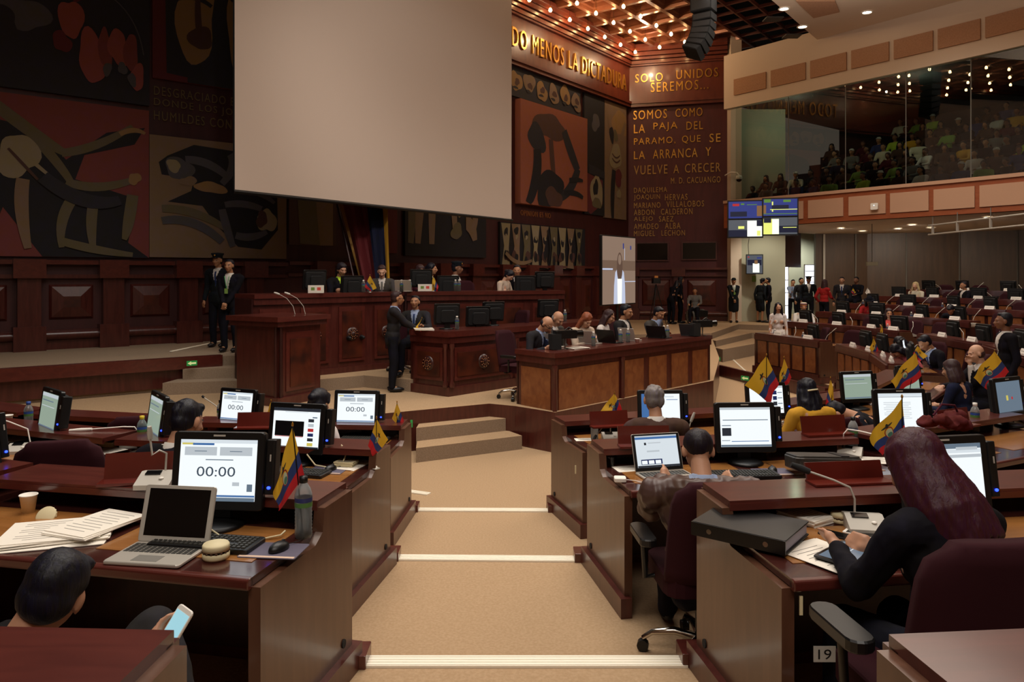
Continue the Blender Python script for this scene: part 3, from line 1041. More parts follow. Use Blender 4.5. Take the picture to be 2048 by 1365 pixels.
sh = [('p', 'm_black', [(0, 1), (.12, 1), (.30, .84), (.5, .80), (.62, .62), (.80, .82), (.98, .88), (.93, .76), (.70, .66), (.66, .50), (.93, .40), (.90, .1), (1, 0), (.52, 0), (.36, .3), (.28, .0), (.1, 0), (.08, .28), (0, .2)]),
      S_('m_olive', (.30, .95), (.52, .72), (.62, .66), .07, .04), S_('m_olive', (.60, .66), (.75, .70), (.92, .88), .05, .03), S_('m_gold', (.86, .82), (.93, .88), (.98, .84), .03, .02),
      S_('m_olive', (.42, .84), (.58, .62), (.64, .48), .05, .04), S_('m_olive', (.62, .48), (.75, .42), (.92, .52), .05, .04), B_('m_gold', .93, .53, .03, .04, 31),
      B_('m_bone', .42, .62, .08, .14, 32), S_('m_olive', (.22, .78), (.24, .72), (.3, .8), .12, .08), S_('m_bone', (.40, .70), (.45, .62), (.54, .52), .02, .02), S_('m_brown', (.38, .66), (.42, .60), (.50, .48), .015, .015),
      S_('m_olive', (.30, .50), (.28, .30), (.20, .18), .06, .04), S_('m_tan', (.44, .48), (.42, .3), (.46, .05), .07, .04), S_('m_olive', (.66, .40), (.58, .25), (.60, .06), .06, .03),
      S_('m_olive', (.74, .36), (.72, .2), (.74, .05), .06, .03), S_('m_olive', (.92, .42), (.90, .2), (.88, .12), .07, .03), S_('m_olive', (.60, .10), (.75, .04), (.92, .02), .05, .03), S_('m_tan', (.14, .30), (.2, .12), (.16, .02), .05, .03),
      S_('m_olive', (.24, .55), (.3, .5), (.22, .25), .06, .02), S_('m_char', (.52, .5), (.7, .3), (.86, .38), .08, .06)]
mural(-190, 296, 219, 519, LN0, 'm_rust', sh, 'large rust and black mural panel with olive curved strokes, lower left', zz=(2.78, 5.68))
sh = [('p', 'm_black', [(.12, .84), (.30, .95), (.62, .93), (.78, .8), (.92, .82), (.93, .26), (.80, .08), (.62, .10), (.46, .28), (.36, .44), (.12, .46), (.28, .56), (.3, .66), (.08, .68), (.06, .78)]),
      B_('m_grey', .20, .74, .09, .10, 41), B_('m_bone', .16, .76, .05, .05, 42), S_('m_grey', (.24, .82), (.42, .84), (.56, .68), .06, .05), S_('m_grey', (.56, .9), (.62, .8), (.5, .64), .06, .05), B_('m_tan', .26, .64, .06, .04, 43),
      B_('m_gold', .42, .60, .11, .05, 44), S_('m_olive', (.08, .40), (.3, .42), (.52, .26), .06, .05), S_('m_grey', (.08, .30), (.3, .36), (.5, .14), .06, .06), S_('m_grey', (.50, .42), (.52, .30), (.58, .10), .06, .05),
      S_('m_grey', (.52, .46), (.66, .5), (.80, .44), .05, .05), B_('m_bone', .84, .34, .07, .11, 45), B_('m_brown', .80, .35, .045, .07, 46), S_('m_grey', (.60, .20), (.72, .16), (.84, .24), .06, .04), S_('m_grey', (.60, .62), (.8, .6), (.9, .5), .05, .03)]
mural(297, 570, 272, 522, LN0, 'm_tan', sh, 'tan mural panel with a black irregular field and grey strokes, left of the screen', zz=(2.80, 5.22))
mural(574, 668, 380, 510, LN1, 'm_brown', [S_('m_olive', (.45, .9), (.6, .5), (.5, .0), .28, .24), S_('m_tan', (.75, .95), (.7, .5), (.78, .0), .14, .12)], 'dim brown mural panel behind the hanging flag', zz=(3.12, 6.2))
mural(700, 790, 380, 516, LN1, 'm_red', [('p', 'm_orange', [(.2, 1), (.75, 1), (.72, .3)])], 'dim red mural panel half hidden by the hanging flag', zz=(3.0, 6.2))
sh = [S_('m_olive', (.06, .9), (.10, .5), (.06, .1), .10, .06), S_('m_tan', (.24, .9), (.16, .5), (.14, .1), .10, .06), S_('m_tan', (.33, .8), (.3, .5), (.30, .1), .08, .06), B_('m_olive', .44, .85, .08, .14, 50), B_('m_brown', .50, .65, .06, .2, 51),
      B_('m_bone', .66, .60, .09, .22, 52), B_('m_black', .70, .62, .06, .15, 53), B_('m_tan', .86, .55, .07, .25, 54), B_('m_black', .87, .55, .04, .16, 55), S_('m_tan', (.60, .7), (.55, .5), (.58, .25), .06, .06), B_('m_olive', .60, .22, .07, .07, 56), S_('m_tan', (.72, .3), (.8, .3), (.84, .15), .12, .06)]
mural(806, 968, 380, 532, LN1, 'm_black', sh, 'black mural panel with olive strokes behind the upper dais, right of the flag', zz=(2.95, 6.2))
sh = []
rr = random.Random(5)
for i in range(9):
    x = .06 + i * .105
    sh += [('p', ['m_bone', 'm_tan', 'm_olive'][i % 3], [(x - .05, .98), (x + .045, .98), (x + .02 + rr.uniform(-.03, .03), .45), (x + .04, .02), (x - .045, .04), (x - .02, .5)]),
           B_('m_black', x, .70 + rr.uniform(-.1, .15), .022, .09, i), B_('m_bone', x + .003, .70, .012, .05, i + 30), B_('m_brown', x + rr.uniform(-.02, .02), .28, .030, .12, i + 60), B_('m_black', x, .25 + rr.uniform(-.08, .08), .018, .10, i + 90)]
sh += [S_('m_tan', (.04, .35), (.16, .02), (.32, .2), .08, .06), S_('m_black', (.5, .9), (.56, .6), (.52, .2), .05, .04)]
mural(996, 1166, 447, 541, LN1, 'm_black', sh, 'long tan and black patterned mural panel above the right end of the dais', zz=(2.62, 4.05))
sh = []
for i in range(6):
    sh += [B_(['m_gold', 'm_tan'][i % 2], .10 + .165 * i, .52 + .1 * math.sin(i * 2), .07, .34, i + 7), B_('m_brown', .11 + .165 * i, .5, .03, .12, i + 70), B_('m_char', .09 + .165 * i, .3, .03, .05, i + 80)]
mural(1012, 1157, 124, 190, LN1, 'm_char', sh, 'dark mural strip with golden rounded shapes under the frieze', zz=(7.96, 8.88))
sh = [B_('m_brown', .40, .80, .22, .14, 60), B_('m_char', .22, .66, .12, .14, 61), S_('m_char', (.62, .8), (.72, .6), (.84, .42), .10, .10), S_('m_char', (.84, .44), (.76, .2), (.55, .1), .10, .08), S_('m_brown', (.42, .68), (.44, .45), (.48, .2), .07, .05),
      S_('m_black', (.22, .55), (.26, .3), (.10, .0), .12, .10), B_('m_black', .40, .18, .20, .18, 62), B_('m_brown', .46, .10, .12, .1, 63), S_('m_black', (.70, .30), (.82, .33), (.92, .32), .05, .03), S_('m_black', (.62, .16), (.8, .2), (.92, .14), .05, .04)]
mural(1030, 1164, 193, 410, LN1, 'm_orange', sh, 'orange mural panel with dark intertwined strokes right of the projection screen', thick=.22, zz=(4.66, 7.90))
sh = [B_('m_grey', .55, .78, .2, .07, 70), ('p', 'm_red', [(0, .35), (.9, .30), (.9, .1), (.3, 0), (0, .05)]), B_('m_bone', .6, .20, .28, .15, 71), B_('m_black', .55, .23, .12, .07, 72), ('p', 'm_char', [(.2, .42), (1, .38), (1, .32), (.2, .34)]), B_('m_olive', .6, .1, .2, .05, 73)]
mural(1165, 1205, 195, 435, LN1, 'm_black', sh, 'narrow black mural panel with a red patch beside the orange one', zz=(4.6, 8.85))
sh = [B_('m_gold', .7, .84, .34, .12, 80), S_('m_tan', (.12, .96), (.2, .8), (.4, .66), .045, .03), S_('m_tan', (.95, .86), (.8, .75), (.62, .64), .04, .03), B_('m_olive', .48, .72, .10, .05, 81), B_('m_bone', .48, .54, .24, .12, 82), B_('m_black', .30, .72, .10, .07, 83),
      S_('m_brown', (.32, .56), (.5, .5), (.68, .56), .012, .012), S_('m_brown', (.32, .52), (.5, .46), (.68, .52), .012, .012), B_('m_red', .60, .36, .18, .07, 84), S_('m_black', (.4, .42), (.3, .2), (.34, .0), .06, .04), B_('m_bone', .62, .22, .10, .04, 85)]
mural(1206, 1249, 180, 440, LN1, 'm_tan', sh, 'tall narrow tan mural panel next to the lettered wall', zz=(4.55, 8.85))
# opening in lettered wall low down
for i, (a_, b_, c_, d_) in enumerate(((1272, 1338, 485, 523), (1363, 1434, 484, 521))):
    x0, y0, _ = ray_line(a_, *LN2)
    x1, y1, _ = ray_line(b_, *LN2)
    dd = Vector((x1 - x0, y1 - y0))
    zt, zb = CAMZ + (550 - c_) / F * y0, CAMZ + (550 - d_) / F * y0
    o = tag(MB().box((dd.length / 2, -.03, (zt - zb) / 2), (dd.length, .08, zt - zb), 'mahogany').build('window_%d' % (i + 8), None, (x0, y0, zb), math.atan2(dd.y, dd.x)), ['left dark control room window in the lettered wall', 'right dark control room window in the lettered wall'][i], None, None, 'structure')
    MB().box((dd.length / 2, -.072, (zt - zb) / 2), (dd.length - .1, .01, zt - zb - .1), 'glass_dark').build('pane', o)
# ================================================================ FURNITURE BUILDERS
YZ = Matrix(((0, 0, 1, 0), (1, 0, 0, 0), (0, 1, 0, 0), (0, 0, 0, 1)))   # (a, b, h) -> (x=h, y=a, z=b)

def frame_of(p0, p1):
    d = Vector((p1[0] - p0[0], p1[1] - p0[1]))
    return d.length, math.atan2(d.y, d.x)

DESKS = {}
def desk(key, p0, p1, zf, label, group, ends=(1, 1), ncol=None, D=.82, nseat=2, fancy=True, topmat='desk_dark', holes=True):
    L, ang = frame_of(p0, p1)
    o = root('bench_desk', (p0[0], p0[1], zf), ang, label, 'desk', group)
    MB().box((L / 2, -D / 2 - .01, .745), (L, D, .032), topmat).rbox((L / 2, -D - .01, .74), (L, .04, .045), .012, 'mahogany_red', axis='x').build('worktop', o)
    n = max(1, nseat)
    for i in range(n):
        w_ = L / n
        MB().box((w_ * (i + .5), -.30 - (D - .42) / 2, .762), (w_ - .16, D - .44, .003), 'inlay').build('writing_inlay', o)
    led = MB().box((L / 2, -.14, .875), (L, .30, .03), 'mahogany_red').box((L / 2, -.285, .862), (L, .018, .03), 'mahogany_red').box((L / 2, -.01, .815), (L, .03, .10), 'mahogany_dark')
    led.build('ledge', o)
    for sx, on in ((0, ends[0]), (L, ends[1])):
        if on:
            prof = [(-D, .06), (-D, .725), (-.38, .725), (-.31, .76), (-.29, .86), (.0, .86), (.0, .06)]
            x0 = sx - .015 if sx else sx - .035
            e = MB().poly(prof, x0, x0 + .05, 'walnut_side', X=YZ)
            e.build('end_panel', o)
            sg = 1 if sx else -1
            MB().box((sx + sg * .035, -D / 2, .06), (.07, D + .08, .12), 'mahogany').build('plinth', o)
            if holes:
                MB().cyl((sx + sg * .036, -.10, .17), (sx + sg * .041, -.10, .17), .02, .02, 'black_matt', 12).build('cable_hole', o)
        else:
            MB().box((sx - .01 if sx else .01, -D / 2 + .05, .38), (.02, D - .14, .7), 'mahogany_dark').build('divider', o)
    fp = MB().box((L / 2, -.02, .45), (L, .03, .78), 'mahogany_dark').box((L / 2, .0, .09), (L, .05, .18), 'mahogany').box((L / 2, .01, .80), (L, .05, .12), 'mahogany')
    f = fp.build('front_panel', o)
    if fancy:
        nc = ncol or max(3, int(L / .38))
        for i in range(nc):
            w_ = (L - .12) / nc
            MB().box((.06 + w_ * (i + .5), .005, .46), (w_ - .10, .02, .52), 'burl').build('inset_panel', f)
    if key:
        DESKS[key] = (o, L, ang, zf, Vector((p0[0], p0[1])))
    return o

def on_desk(key, lx, ly, dz=.763):
    o, L, ang, zf, p = DESKS[key]
    c, s = math.cos(ang), math.sin(ang)
    return (p.x + c * lx - s * ly, p.y + s * lx + c * ly, zf + dz)

# screen contents are drawn in metres around the screen centre, facing -y
def rects(mb, items, y=-.0006):
    for i, (x, z, w_, h, mt) in enumerate(items):
        yy = y - .0004 * i
        mb.add([(x - w_ / 2, yy, z - h / 2), (x + w_ / 2, yy, z - h / 2), (x + w_ / 2, yy, z + h / 2), (x - w_ / 2, yy, z + h / 2)], [(0, 1, 2, 3)], mt)
def add_text(mb, st, x, z, w_, h, mt, y=-.008):
    me, ax, bx, ay, by = text_mesh(st)
    sx, sz = w_ / (bx - ax), h / (by - ay)
    mb.add([(x - w_ / 2 + (v_.co.x - ax) * sx, y, z - h / 2 + (v_.co.y - ay) * sz) for v_ in me.vertices], [tuple(f.vertices) for f in me.polygons], mt)

def content(kind, w_, h):
    mb = MB()
    R = []
    if kind == 'clock':
        R = [(0, 0, w_, h, 's_white'), (0, h * .47, w_, h * .06, 's_pale'), (-w_ * .4, h * .43, w_ * .16, h * .03, 's_yellow'), (-w_ * .2, h * .425, w_ * .28, h * .035, 's_blue'),
             (-w_ * .23, h * .31, w_ * .42, h * .14, 's_grey'), (w_ * .23, h * .31, w_ * .42, h * .14, 's_grey'), (w_ * .02, h * .17, w_ * .36, h * .015, 's_steel'), (-w_ * .23, h * .31, w_ * .16, h * .012, 's_steel'), (w_ * .23, h * .31, w_ * .16, h * .012, 's_steel'),
             (w_ * .25, -h * .22, w_ * .09, h * .06, 's_grey'), (w_ * .43, -h * .28, w_ * .07, h * .12, 's_steel'), (0, -h * .415, w_, h * .03, 's_blue'), (0, -h * .47, w_, h * .06, 's_steel')]
    elif kind == 'video':
        R = [(0, 0, w_, h, 's_white'), (0, h * .46, w_, h * .08, 's_dark'), (0, h * .40, w_ * .5, h * .02, 's_pale'), (-w_ * .14, -h * .02, w_ * .62, h * .38, 's_black'), (-w_ * .14, -h * .22, w_ * .60, h * .015, 's_red'),
             (0, -h * .48, w_, h * .04, 's_dark')] + [(w_ * .32, h * (.2 - .12 * i), w_ * .12, h * .08, ['s_dark', 's_grey', 's_red', 's_navy', 's_dark', 's_yellow'][i]) for i in range(6)] + [(-w_ * .38, -h * .36, w_ * .12, h * .03, 's_navy'), (w_ * .40, h * .28, w_ * .1, h * .03, 's_steel')]
    elif kind == 'page':
        R = [(0, 0, w_, h, 's_white'), (0, h * .47, w_, h * .06, 's_grey'), (0, h * .18, w_ * .9, h * .02, 's_steel'), (-w_ * .38, h * .04, w_ * .18, h * .02, 's_steel'), (-w_ * .38, -h * .12, w_ * .18, h * .2, 's_dark'), (w_ * .08, -h * .36, w_ * .74, h * .018, 's_blue'),
             (-w_ * .4, -h * .34, w_ * .16, h * .015, 's_steel'), (0, -h * .47, w_, h * .05, 's_steel')]
    elif kind == 'doc':
        R = [(0, 0, w_, h, 's_white'), (0, h * .46, w_, h * .07, 's_pale'), (0, h * .40, w_, h * .03, 's_grey')] + [(-w_ * .08 + .0 * i, h * (.24 - .05 * i), w_ * (.62 - .1 * (i % 3 == 2)), h * .014, 's_grey') for i in range(10)]
    elif kind == 'form':
        R = [(0, 0, w_, h, 's_mint'), (0, h * .44, w_, h * .10, 's_grey'), (-w_ * .1, h * .28, w_ * .7, h * .03, 's_steel'), (-w_ * .05, h * .12, w_ * .8, h * .02, 's_grey'), (0, -h * .46, w_, h * .05, 's_steel')]
    elif kind == 'blue':
        R = [(0, 0, w_, h, 's_white'), (-w_ * .34, 0, w_ * .32, h, 's_blue'), (w_ * .1, h * .4, w_ * .5, h * .05, 's_pale'), (w_ * .3, h * .3, w_ * .3, h * .02, 's_blue')]
    elif kind == 'thumbs':
        R = [(0, 0, w_, h, 's_white'), (0, h * .46, w_, h * .08, 's_grey')] + [(w_ * .25, h * (.25 - .2 * i), w_ * .12, h * .14, 's_navy' if i < 2 else 's_dark') for i in range(4)] + [(w_ * .40, h * (.25 - .2 * i), w_ * .14, h * .03, 's_steel') for i in range(4)]
    elif kind == 'desk_blue':
        R = [(0, 0, w_, h, 's_steel'), (-w_ * .10, -h * .02, w_ * .08, h * .16, 's_yellow'), (w_ * .10, -h * .04, w_ * .06, h * .08, 's_red'), (0, -h * .48, w_, h * .04, 's_dark')]
    elif kind == 'mail':
        R = [(0, 0, w_, h, 's_white'), (0, h * .46, w_, h * .08, 's_steel'), (0, h * .38, w_, h * .06, 's_pale'), (0, h * .30, w_, h * .05, 's_grey'), (w_ * .3, h * .42, w_ * .3, h * .05, 's_grey'), (0, -h * .45, w_, h * .06, 's_steel')]
    elif kind == 'social':
        R = [(0, 0, w_, h, 's_pale'), (0, h * .42, w_, h * .07, 's_blue'), (0, h * .48, w_, h * .04, 's_grey'), (-w_ * .27, h * .24, w_ * .05, h * .08, 's_dark'), (-w_ * .05, h * .26, w_ * .3, h * .03, 's_grey'), (-w_ * .1, h * .0, w_ * .3, h * .05, 's_grey'),
             (-w_ * .16, -h * .33, w_ * .5, h * .16, 's_navy'), (-w_ * .33, -h * .34, w_ * .13, h * .11, 's_white'), (-w_ * .17, -h * .34, w_ * .13, h * .11, 's_white'), (-w_ * .01, -h * .34, w_ * .13, h * .11, 's_white'), (0, -h * .47, w_, h * .06, 's_dark')]
    elif kind == 'off':
        R = [(0, 0, w_, h, 'black_gloss')]
    rects(mb, R)
    if kind == 'clock':
        add_text(mb, '00:00', -.01 * w_, -.02 * h, w_ * .50, h * .16, 's_text')
    return mb

def monitor_fn(kind, reader=True, group=None):
    def fn():
        o = root('monitor', (0, 0, 0), 0, 'x', 'monitor')
        tilt = Matrix.Translation((0, .02, .245)) @ Matrix.Rotation(math.radians(-8), 4, 'X')
        # front frame with an opening look, rear bulge
        c = MB().rbox((0, 0, 0), (.425, .036, .345), .018, 'black', tilt, axis='y').rbox((0, .035, 0), (.36, .05, .28), .03, 'black_matt', tilt, axis='y').rbox((0, .075, -.02), (.22, .05, .2), .03, 'black_matt', tilt, axis='y')
        for i in range(6):
            c.box((0, .0615, .07 + .008 * i), (.2, .003, .003), 'grey_dark', tilt)
        c.build('casing', o)
        s = content(kind, .355, .268)
        s.v = [tuple(tilt @ Vector((x, y - .0185, z + .003))) for x, y, z in s.v]
        s.build('screen', o)
        MB().box((0, -.0188, .155), (.055, .001, .008), 'grey_light', tilt).build('badge', o)
        MB().lathe([(0, .0), (.115, .0), (.12, .008), (.10, .02), (.04, .03), (0, .03)], 'black', 20).box((0, .045, .12), (.09, .03, .2), 'black').build('stand', o)
        if reader:
            r = MB().rbox((.238, .02, .02), (.045, .07, .24), .01, 'black', tilt, axis='z').box((.24, -.017, .06), (.006, .003, .03), 'grey_light', tilt).build('card_reader', o)
            MB().ell((.238, -.018, -.07), (.009, .006, .007), 'led_blue', 8, 6, tilt).build('status_light', r)
        return o
    return fn
MONK = {}
def monitor(kind, loc, rz, label, group='desk monitors', reader=True):
    k = (kind, reader)
    if k not in MONK:
        MONK[k] = Kit(monitor_fn(kind, reader))
    return MONK[k].put(loc, rz, label, group)

def chair_fn(arms=True, far=False, mt='burgundy'):
    def fn():
        o = root('swivel_chair', (0, 0, 0), 0, 'x', 'chair')
        MB().rbox((0, 0, .47), (.50, .48, .10), .09, mt).build('seat', o)
        # curved padded back
        mb = MB()
        N, K = 8, 9
        def bp(i, j, t):
            x = -1 + 2 * i / N
            z = j / K
            wd = .25 * (1 - .10 * z * z) * (1 - .25 * max(0, z - .85) / .15 * abs(x) ** 3)
            y = -.23 - .10 * z + .05 * x * x + t * (.04 - .02 * abs(x) ** 4)
            return (x * wd, y, .50 + .53 * z - .03 * (abs(x) ** 6) * (z > .9))
        vs = [bp(i, j, 1) for j in range(K + 1) for i in range(N + 1)] + [bp(i, j, -1) for j in range(K + 1) for i in range(N + 1)]
        M_ = (N + 1) * (K + 1)
        fs = []
        for j in range(K):
            for i in range(N):
                a = j * (N + 1) + i
                fs.append((a + 1, a, a + N + 1, a + N + 2))
                fs.append((M_ + a, M_ + a + 1, M_ + a + N + 2, M_ + a + N + 1))
        for j in range(K):
            a = j * (N + 1)
            fs.append((a, M_ + a, M_ + a + N + 1, a + N + 1))
            a += N
            fs.append((M_ + a, a, a + N + 1, M_ + a + N + 1))
        for i in range(N):
            a = K * (N + 1) + i
            fs.append((a, M_ + a, M_ + a + 1, a + 1))
            fs.append((i + 1, M_ + i + 1, M_ + i, i))
        mb.add(vs, fs, mt, True)
        mb.box((0, -.23, .47), (.10, .04, .2), 'black')
        mb.build('backrest', o)
        MB().cyl((0, 0, .10), (0, 0, .42), .03, .03, 'black', 10).build('gas_column', o)
        if far:
            b = MB()
            for k in range(5):
                a = 2 * PI * k / 5
                b.tube([(0, 0, .10), (.28 * math.cos(a), .28 * math.sin(a), .06)], [.03, .02], 'chrome', 6)
                b.ell((.28 * math.cos(a), .28 * math.sin(a), .03), (.03, .03, .03), 'black', 8, 6)
            b.build('base', o)
        else:
            for k in range(5):
                a = 2 * PI * k / 5 + .3
                c_, s_ = math.cos(a), math.sin(a)
                l = MB().tube([(.02 * c_, .02 * s_, .11), (.14 * c_, .14 * s_, .13), (.26 * c_, .26 * s_, .11), (.31 * c_, .31 * s_, .07)], [.026, .022, .018, .014], 'chrome', 8).build('base_leg', o)
                MB().cyl((.31 * c_ - .02 * s_, .31 * s_ + .02 * c_, .032), (.31 * c_ + .02 * s_, .31 * s_ - .02 * c_, .032), .032, .032, 'black', 12).build('caster', l)
        if arms:
            for sx in (-1, 1):
                a = MB().tube([(sx * .22, .02, .45), (sx * .30, .02, .44), (sx * .31, .02, .62)], .016, 'black', 8).build('arm_support', o)
                MB().rbox((sx * .31, .03, .665), (.09, .30, .04), .04, 'black').build('armrest', o)
        return o
    return fn
CHN = Kit(chair_fn(True, False))
CHF = Kit(chair_fn(False, True, 'burgundy'))

def mic_fn(pts, unit=True, head='black_matt', neck='grey_light', hr=.014):
    def fn():
        o = root('conference_microphone', (0, 0, 0), 0, 'x', 'microphone')
        if unit:
            b = MB()
            b.poly([(-.075, 0), (.075, 0), (.075, .055), (.03, .062), (-.075, .022)], -.08, .08, 'grey_light', X=YZ)
            b.build('base_unit', o)
            MB().box((-.02, .028, .0575), (.07, .035, .004), 'black_gloss', Matrix.Rotation(math.radians(14), 4, 'X') @ Matrix.Translation((0, 0, -.004))).build('display', o)
            MB().ell((.03, -.03, .042), (.012, .012, .006), 'white', 8, 6).build('talk_button', o)
        MB().tube(pts[:-1], .005, neck, 8).build('gooseneck', o)
        MB().tube([pts[-2], tuple((Vector(pts[-2]) + Vector(pts[-1])) / 2), pts[-1]], [hr * .8, hr, hr * .7], head, 8).build('microphone_head', o)
        return o
    return fn

def plate_fn():
    o = root('name_plate', (0, 0, 0), 0, 'x', 'name plate')
    MB().poly([(-.03, 0), (.03, 0), (.004, .075), (-.004, .075)], -.13, .13, 'white', X=YZ).build('card_holder', o)
    mb = MB()
    for i in range(5):
        mb.box((-.08 + .04 * i, .0185, .035), (.028, .001, .012), 'grey', Matrix.Translation((0, .0, 0)) @ Matrix.Rotation(math.radians(0), 4, 'X'))
    mb.build('printed_name', o)
    return o
PLK = Kit(plate_fn)

def bottle_fn(cap='white', label='s_navy', h=.22, r=.033):
    def fn():
        o = root('water_bottle', (0, 0, 0), 0, 'x', 'bottle')
        k = h / .22
        pr = [(0, .002), (r * .85, .0), (r, .01)]
        for i in range(7):
            z = .02 + .012 * i
            pr += [(r, z * k), (r * .94, (z + .006) * k)]
        pr += [(r, .11 * k), (r, .155 * k), (r * .8, .175 * k), (r * .45, .192 * k), (r * .40, .2 * k)]
        MB().lathe(pr, 'bottle_plastic', 20).build('bottle_body', o)
        MB().lathe([(0, .004), (r * .93, .004), (r * .93, .13 * k), (0, .13 * k)], 'bottle_plastic', 16).build('water', o)
        MB().lathe([(r * .42, .195 * k), (r * .5, .196 * k), (r * .5, .218 * k), (0, .22 * k)], cap, 14).build('cap', o)
        lb = MB().lathe([(r * 1.015, .112 * k), (r * 1.015, .128 * k)], 'lbl_green', 20).lathe([(r * 1.015, .13 * k), (r * 1.015, .145 * k)], label, 20)
        lb.build('bottle_label', o)
        return o
    return fn
BOT = {'white': Kit(bottle_fn('white', 'lbl_blue')), 'black': Kit(bottle_fn('black', 'lbl_navy')), 'blue': Kit(bottle_fn('lbl_blue', 'lbl_blue')), 'yellow': Kit(bottle_fn('cap_y', 'lbl_blue'))}

def keyboard_fn():
    o = root('keyboard', (0, 0, 0), 0, 'x', 'keyboard')
    MB().rbox((0, 0, .012), (.45, .16, .022), .012, 'black').build('housing', o)
    mb = MB()
    for r in range(6):
        for c in range(20):
            if c in (15, 16) and r in (2,):
                continue
            mb.box((-.205 + .0213 * c, -.058 + .022 * r, .0255), (.0165, .0165, .006), 'key_c', taper=.8)
    tag(mb.build('key_block', o), None, None, None, 'stuff')
    return o
KBK = Kit(keyboard_fn)

def laptop(loc, rz, label, kind='off', lid='grey_light', open_=105, w_=.33, d=.22, keys='key_c', bezel='grey_light'):
    o = root('laptop', loc, rz, label, 'laptop')
    MB().rbox((0, 0, .008), (w_, d, .014), .012, lid).build('base', o)
    mb = MB()
    for r in range(5):
        for c in range(13):
            mb.box((-w_ * .43 + w_ * .0717 * c, .0 + d * .085 * (r + .4) - .005, .0155), (w_ * .058, d * .066, .002), keys)
    tag(mb.build('key_block', o), None, None, None, 'stuff')
    MB().box((0, -d * .28, .0155), (w_ * .34, d * .26, .001), 'grey').build('trackpad', o)
    H = d * 1.02
    T = Matrix.Translation((0, d / 2 - .004, .014)) @ Matrix.Rotation(math.radians(-(open_ - 90)), 4, 'X') @ Matrix.Translation((0, 0, H / 2))
    l = MB().rbox((0, 0, 0), (w_, .007, H), .012, lid, T, axis='y').box((0, -.0038, .0), (w_ - .008, .0006, H - .008), bezel, T).build('lid', o)
    s = content(kind, w_ - .045, H - .04)
    s.v = [tuple(T @ Vector((x, y - .0045, z + .006))) for x, y, z in s.v]
    s.build('display', l)
    return o

def mouse_fn():
    o = root('computer_mouse', (0, 0, 0), 0, 'x', 'mouse')
    mb = MB()
    mb.ell((0, 0, .006), (.031, .052, .03), 'black', 16, 10)
    mb.v = [(x, y, max(z, .0)) for x, y, z in mb.v]
    mb.build('shell', o)
    MB().cyl((-.004, .025, .031), (.004, .025, .031), .007, .007, 'grey_dark', 8).build('scroll_wheel', o)
    MB().tube([(0, .05, .01), (.01, .1, .004), (.0, .16, .004), (-.03, .2, .004)], .002, 'black', 5).build('cable', o)
    return o
MOK = Kit(mouse_fn)

def flag(label, HT, HB, FT, FB, Y, base, zb, group='small national flags on the desks', pole=True, dy=.05, seed=0, foot=True, Yb=None):
    """small desk flag; HT.. are the sight lines of the cloth corners at distance Y"""
    c = [P(*q, Y) for q in (HT, HB, FT, FB)]
    rr = random.Random(seed)
    bx, by = (base[0] - 1024) / F * Y, Y
    o = root('desk_flag', (bx, by, zb), 0, label, 'flag', group)
    N = 14
    L = (c[2] - c[0]).length
    mb = MB()
    uv = []
    vs = []
    org = Vector((bx, by, zb))
    ph = rr.uniform(0, 6)
    for j in range(N + 1):
        for i in range(N + 1):
            u_, v_ = i / N, j / N
            p = c[1] * (1 - u_) * (1 - v_) + c[0] * (1 - u_) * v_ + c[3] * u_ * (1 - v_) + c[2] * u_ * v_
            wv = math.sin(u_ * 7 + ph + v_ * 1.5) * L * .10 * u_ ** .6
            p = p + Vector((0, wv - dy * u_ * 0, 0)) + Vector((math.sin(v_ * 5 + ph) * .03 * L * u_, 0, math.sin(u_ * 6 + ph) * .025 * L * u_))
            vs.append(tuple(p - org))
            uv.append((u_, v_))
    mb.add(vs, [(j * (N + 1) + i, j * (N + 1) + i + 1, (j + 1) * (N + 1) + i + 1, (j + 1) * (N + 1) + i) for j in range(N) for i in range(N)], 'flag_cloth', True)
    mb.uv = uv
    mb.build('cloth', o)
    if pole:
        top = c[0] - org
        MB().tube([(0, 0, 0), tuple(top * .5 + Vector((0, .005, 0))), tuple(top)], .0028, 'black', 6).build('pole', o)
        MB().lathe([(0, .02), (.006, .01), (.004, 0), (.0, -.002)], 'gold', 8, c=tuple(top)).build('finial', o)
        if foot:
            MB().lathe([(0, 0), (.028, 0), (.028, .004), (.01, .012), (.006, .02), (0, .02)], 'silver', 14).build('foot', o)
    return o

def paper_stack(name, loc, rz, w_, d, h, label, cat='papers', mt='paper', top=None, skew=.01, sheets=5):
    o = root(name, loc, rz, label, cat)
    rr = random.Random(int(loc[0] * 100))
    for i in range(sheets):
        mb = MB().box((0, 0, 0), (w_, d, h / sheets * .92), mt)
        X = Matrix.Translation((rr.uniform(-skew, skew), rr.uniform(-skew, skew), h / sheets * (i + .5))) @ Matrix.Rotation(rr.uniform(-1, 1) * skew * 4, 4, 'Z')
        mb.v = [tuple(X @ Vector(p)) for p in mb.v]
        if i == sheets - 1:
            for k in range(9):
                q = X @ Vector((0, d * (.38 - .09 * k), h / sheets * .46 + .0006))
                mb.box(tuple(q), (w_ * (.7 - .2 * (k % 3 == 2)), .003, .0004), 'ink')
        mb.build('sheet', o)
    return o

def holder_fn():
    o = root('document_holder', (0, 0, 0), 0, 'x', 'document holder')
    X = Matrix.Translation((0, 0, .0)) @ Matrix.Rotation(math.radians(-12), 4, 'X')
    MB().box((0, 0, .07), (.36, .014, .13), 'holder_red', X).build('back_board', o)
    MB().box((0, -.04, .008), (.37, .10, .014), 'holder_red').build('shelf', o)
    return o
HOK = Kit(holder_fn)

# ================================================================ DESK ROWS
def seg(line, a, b):
    return line[a], line[b]
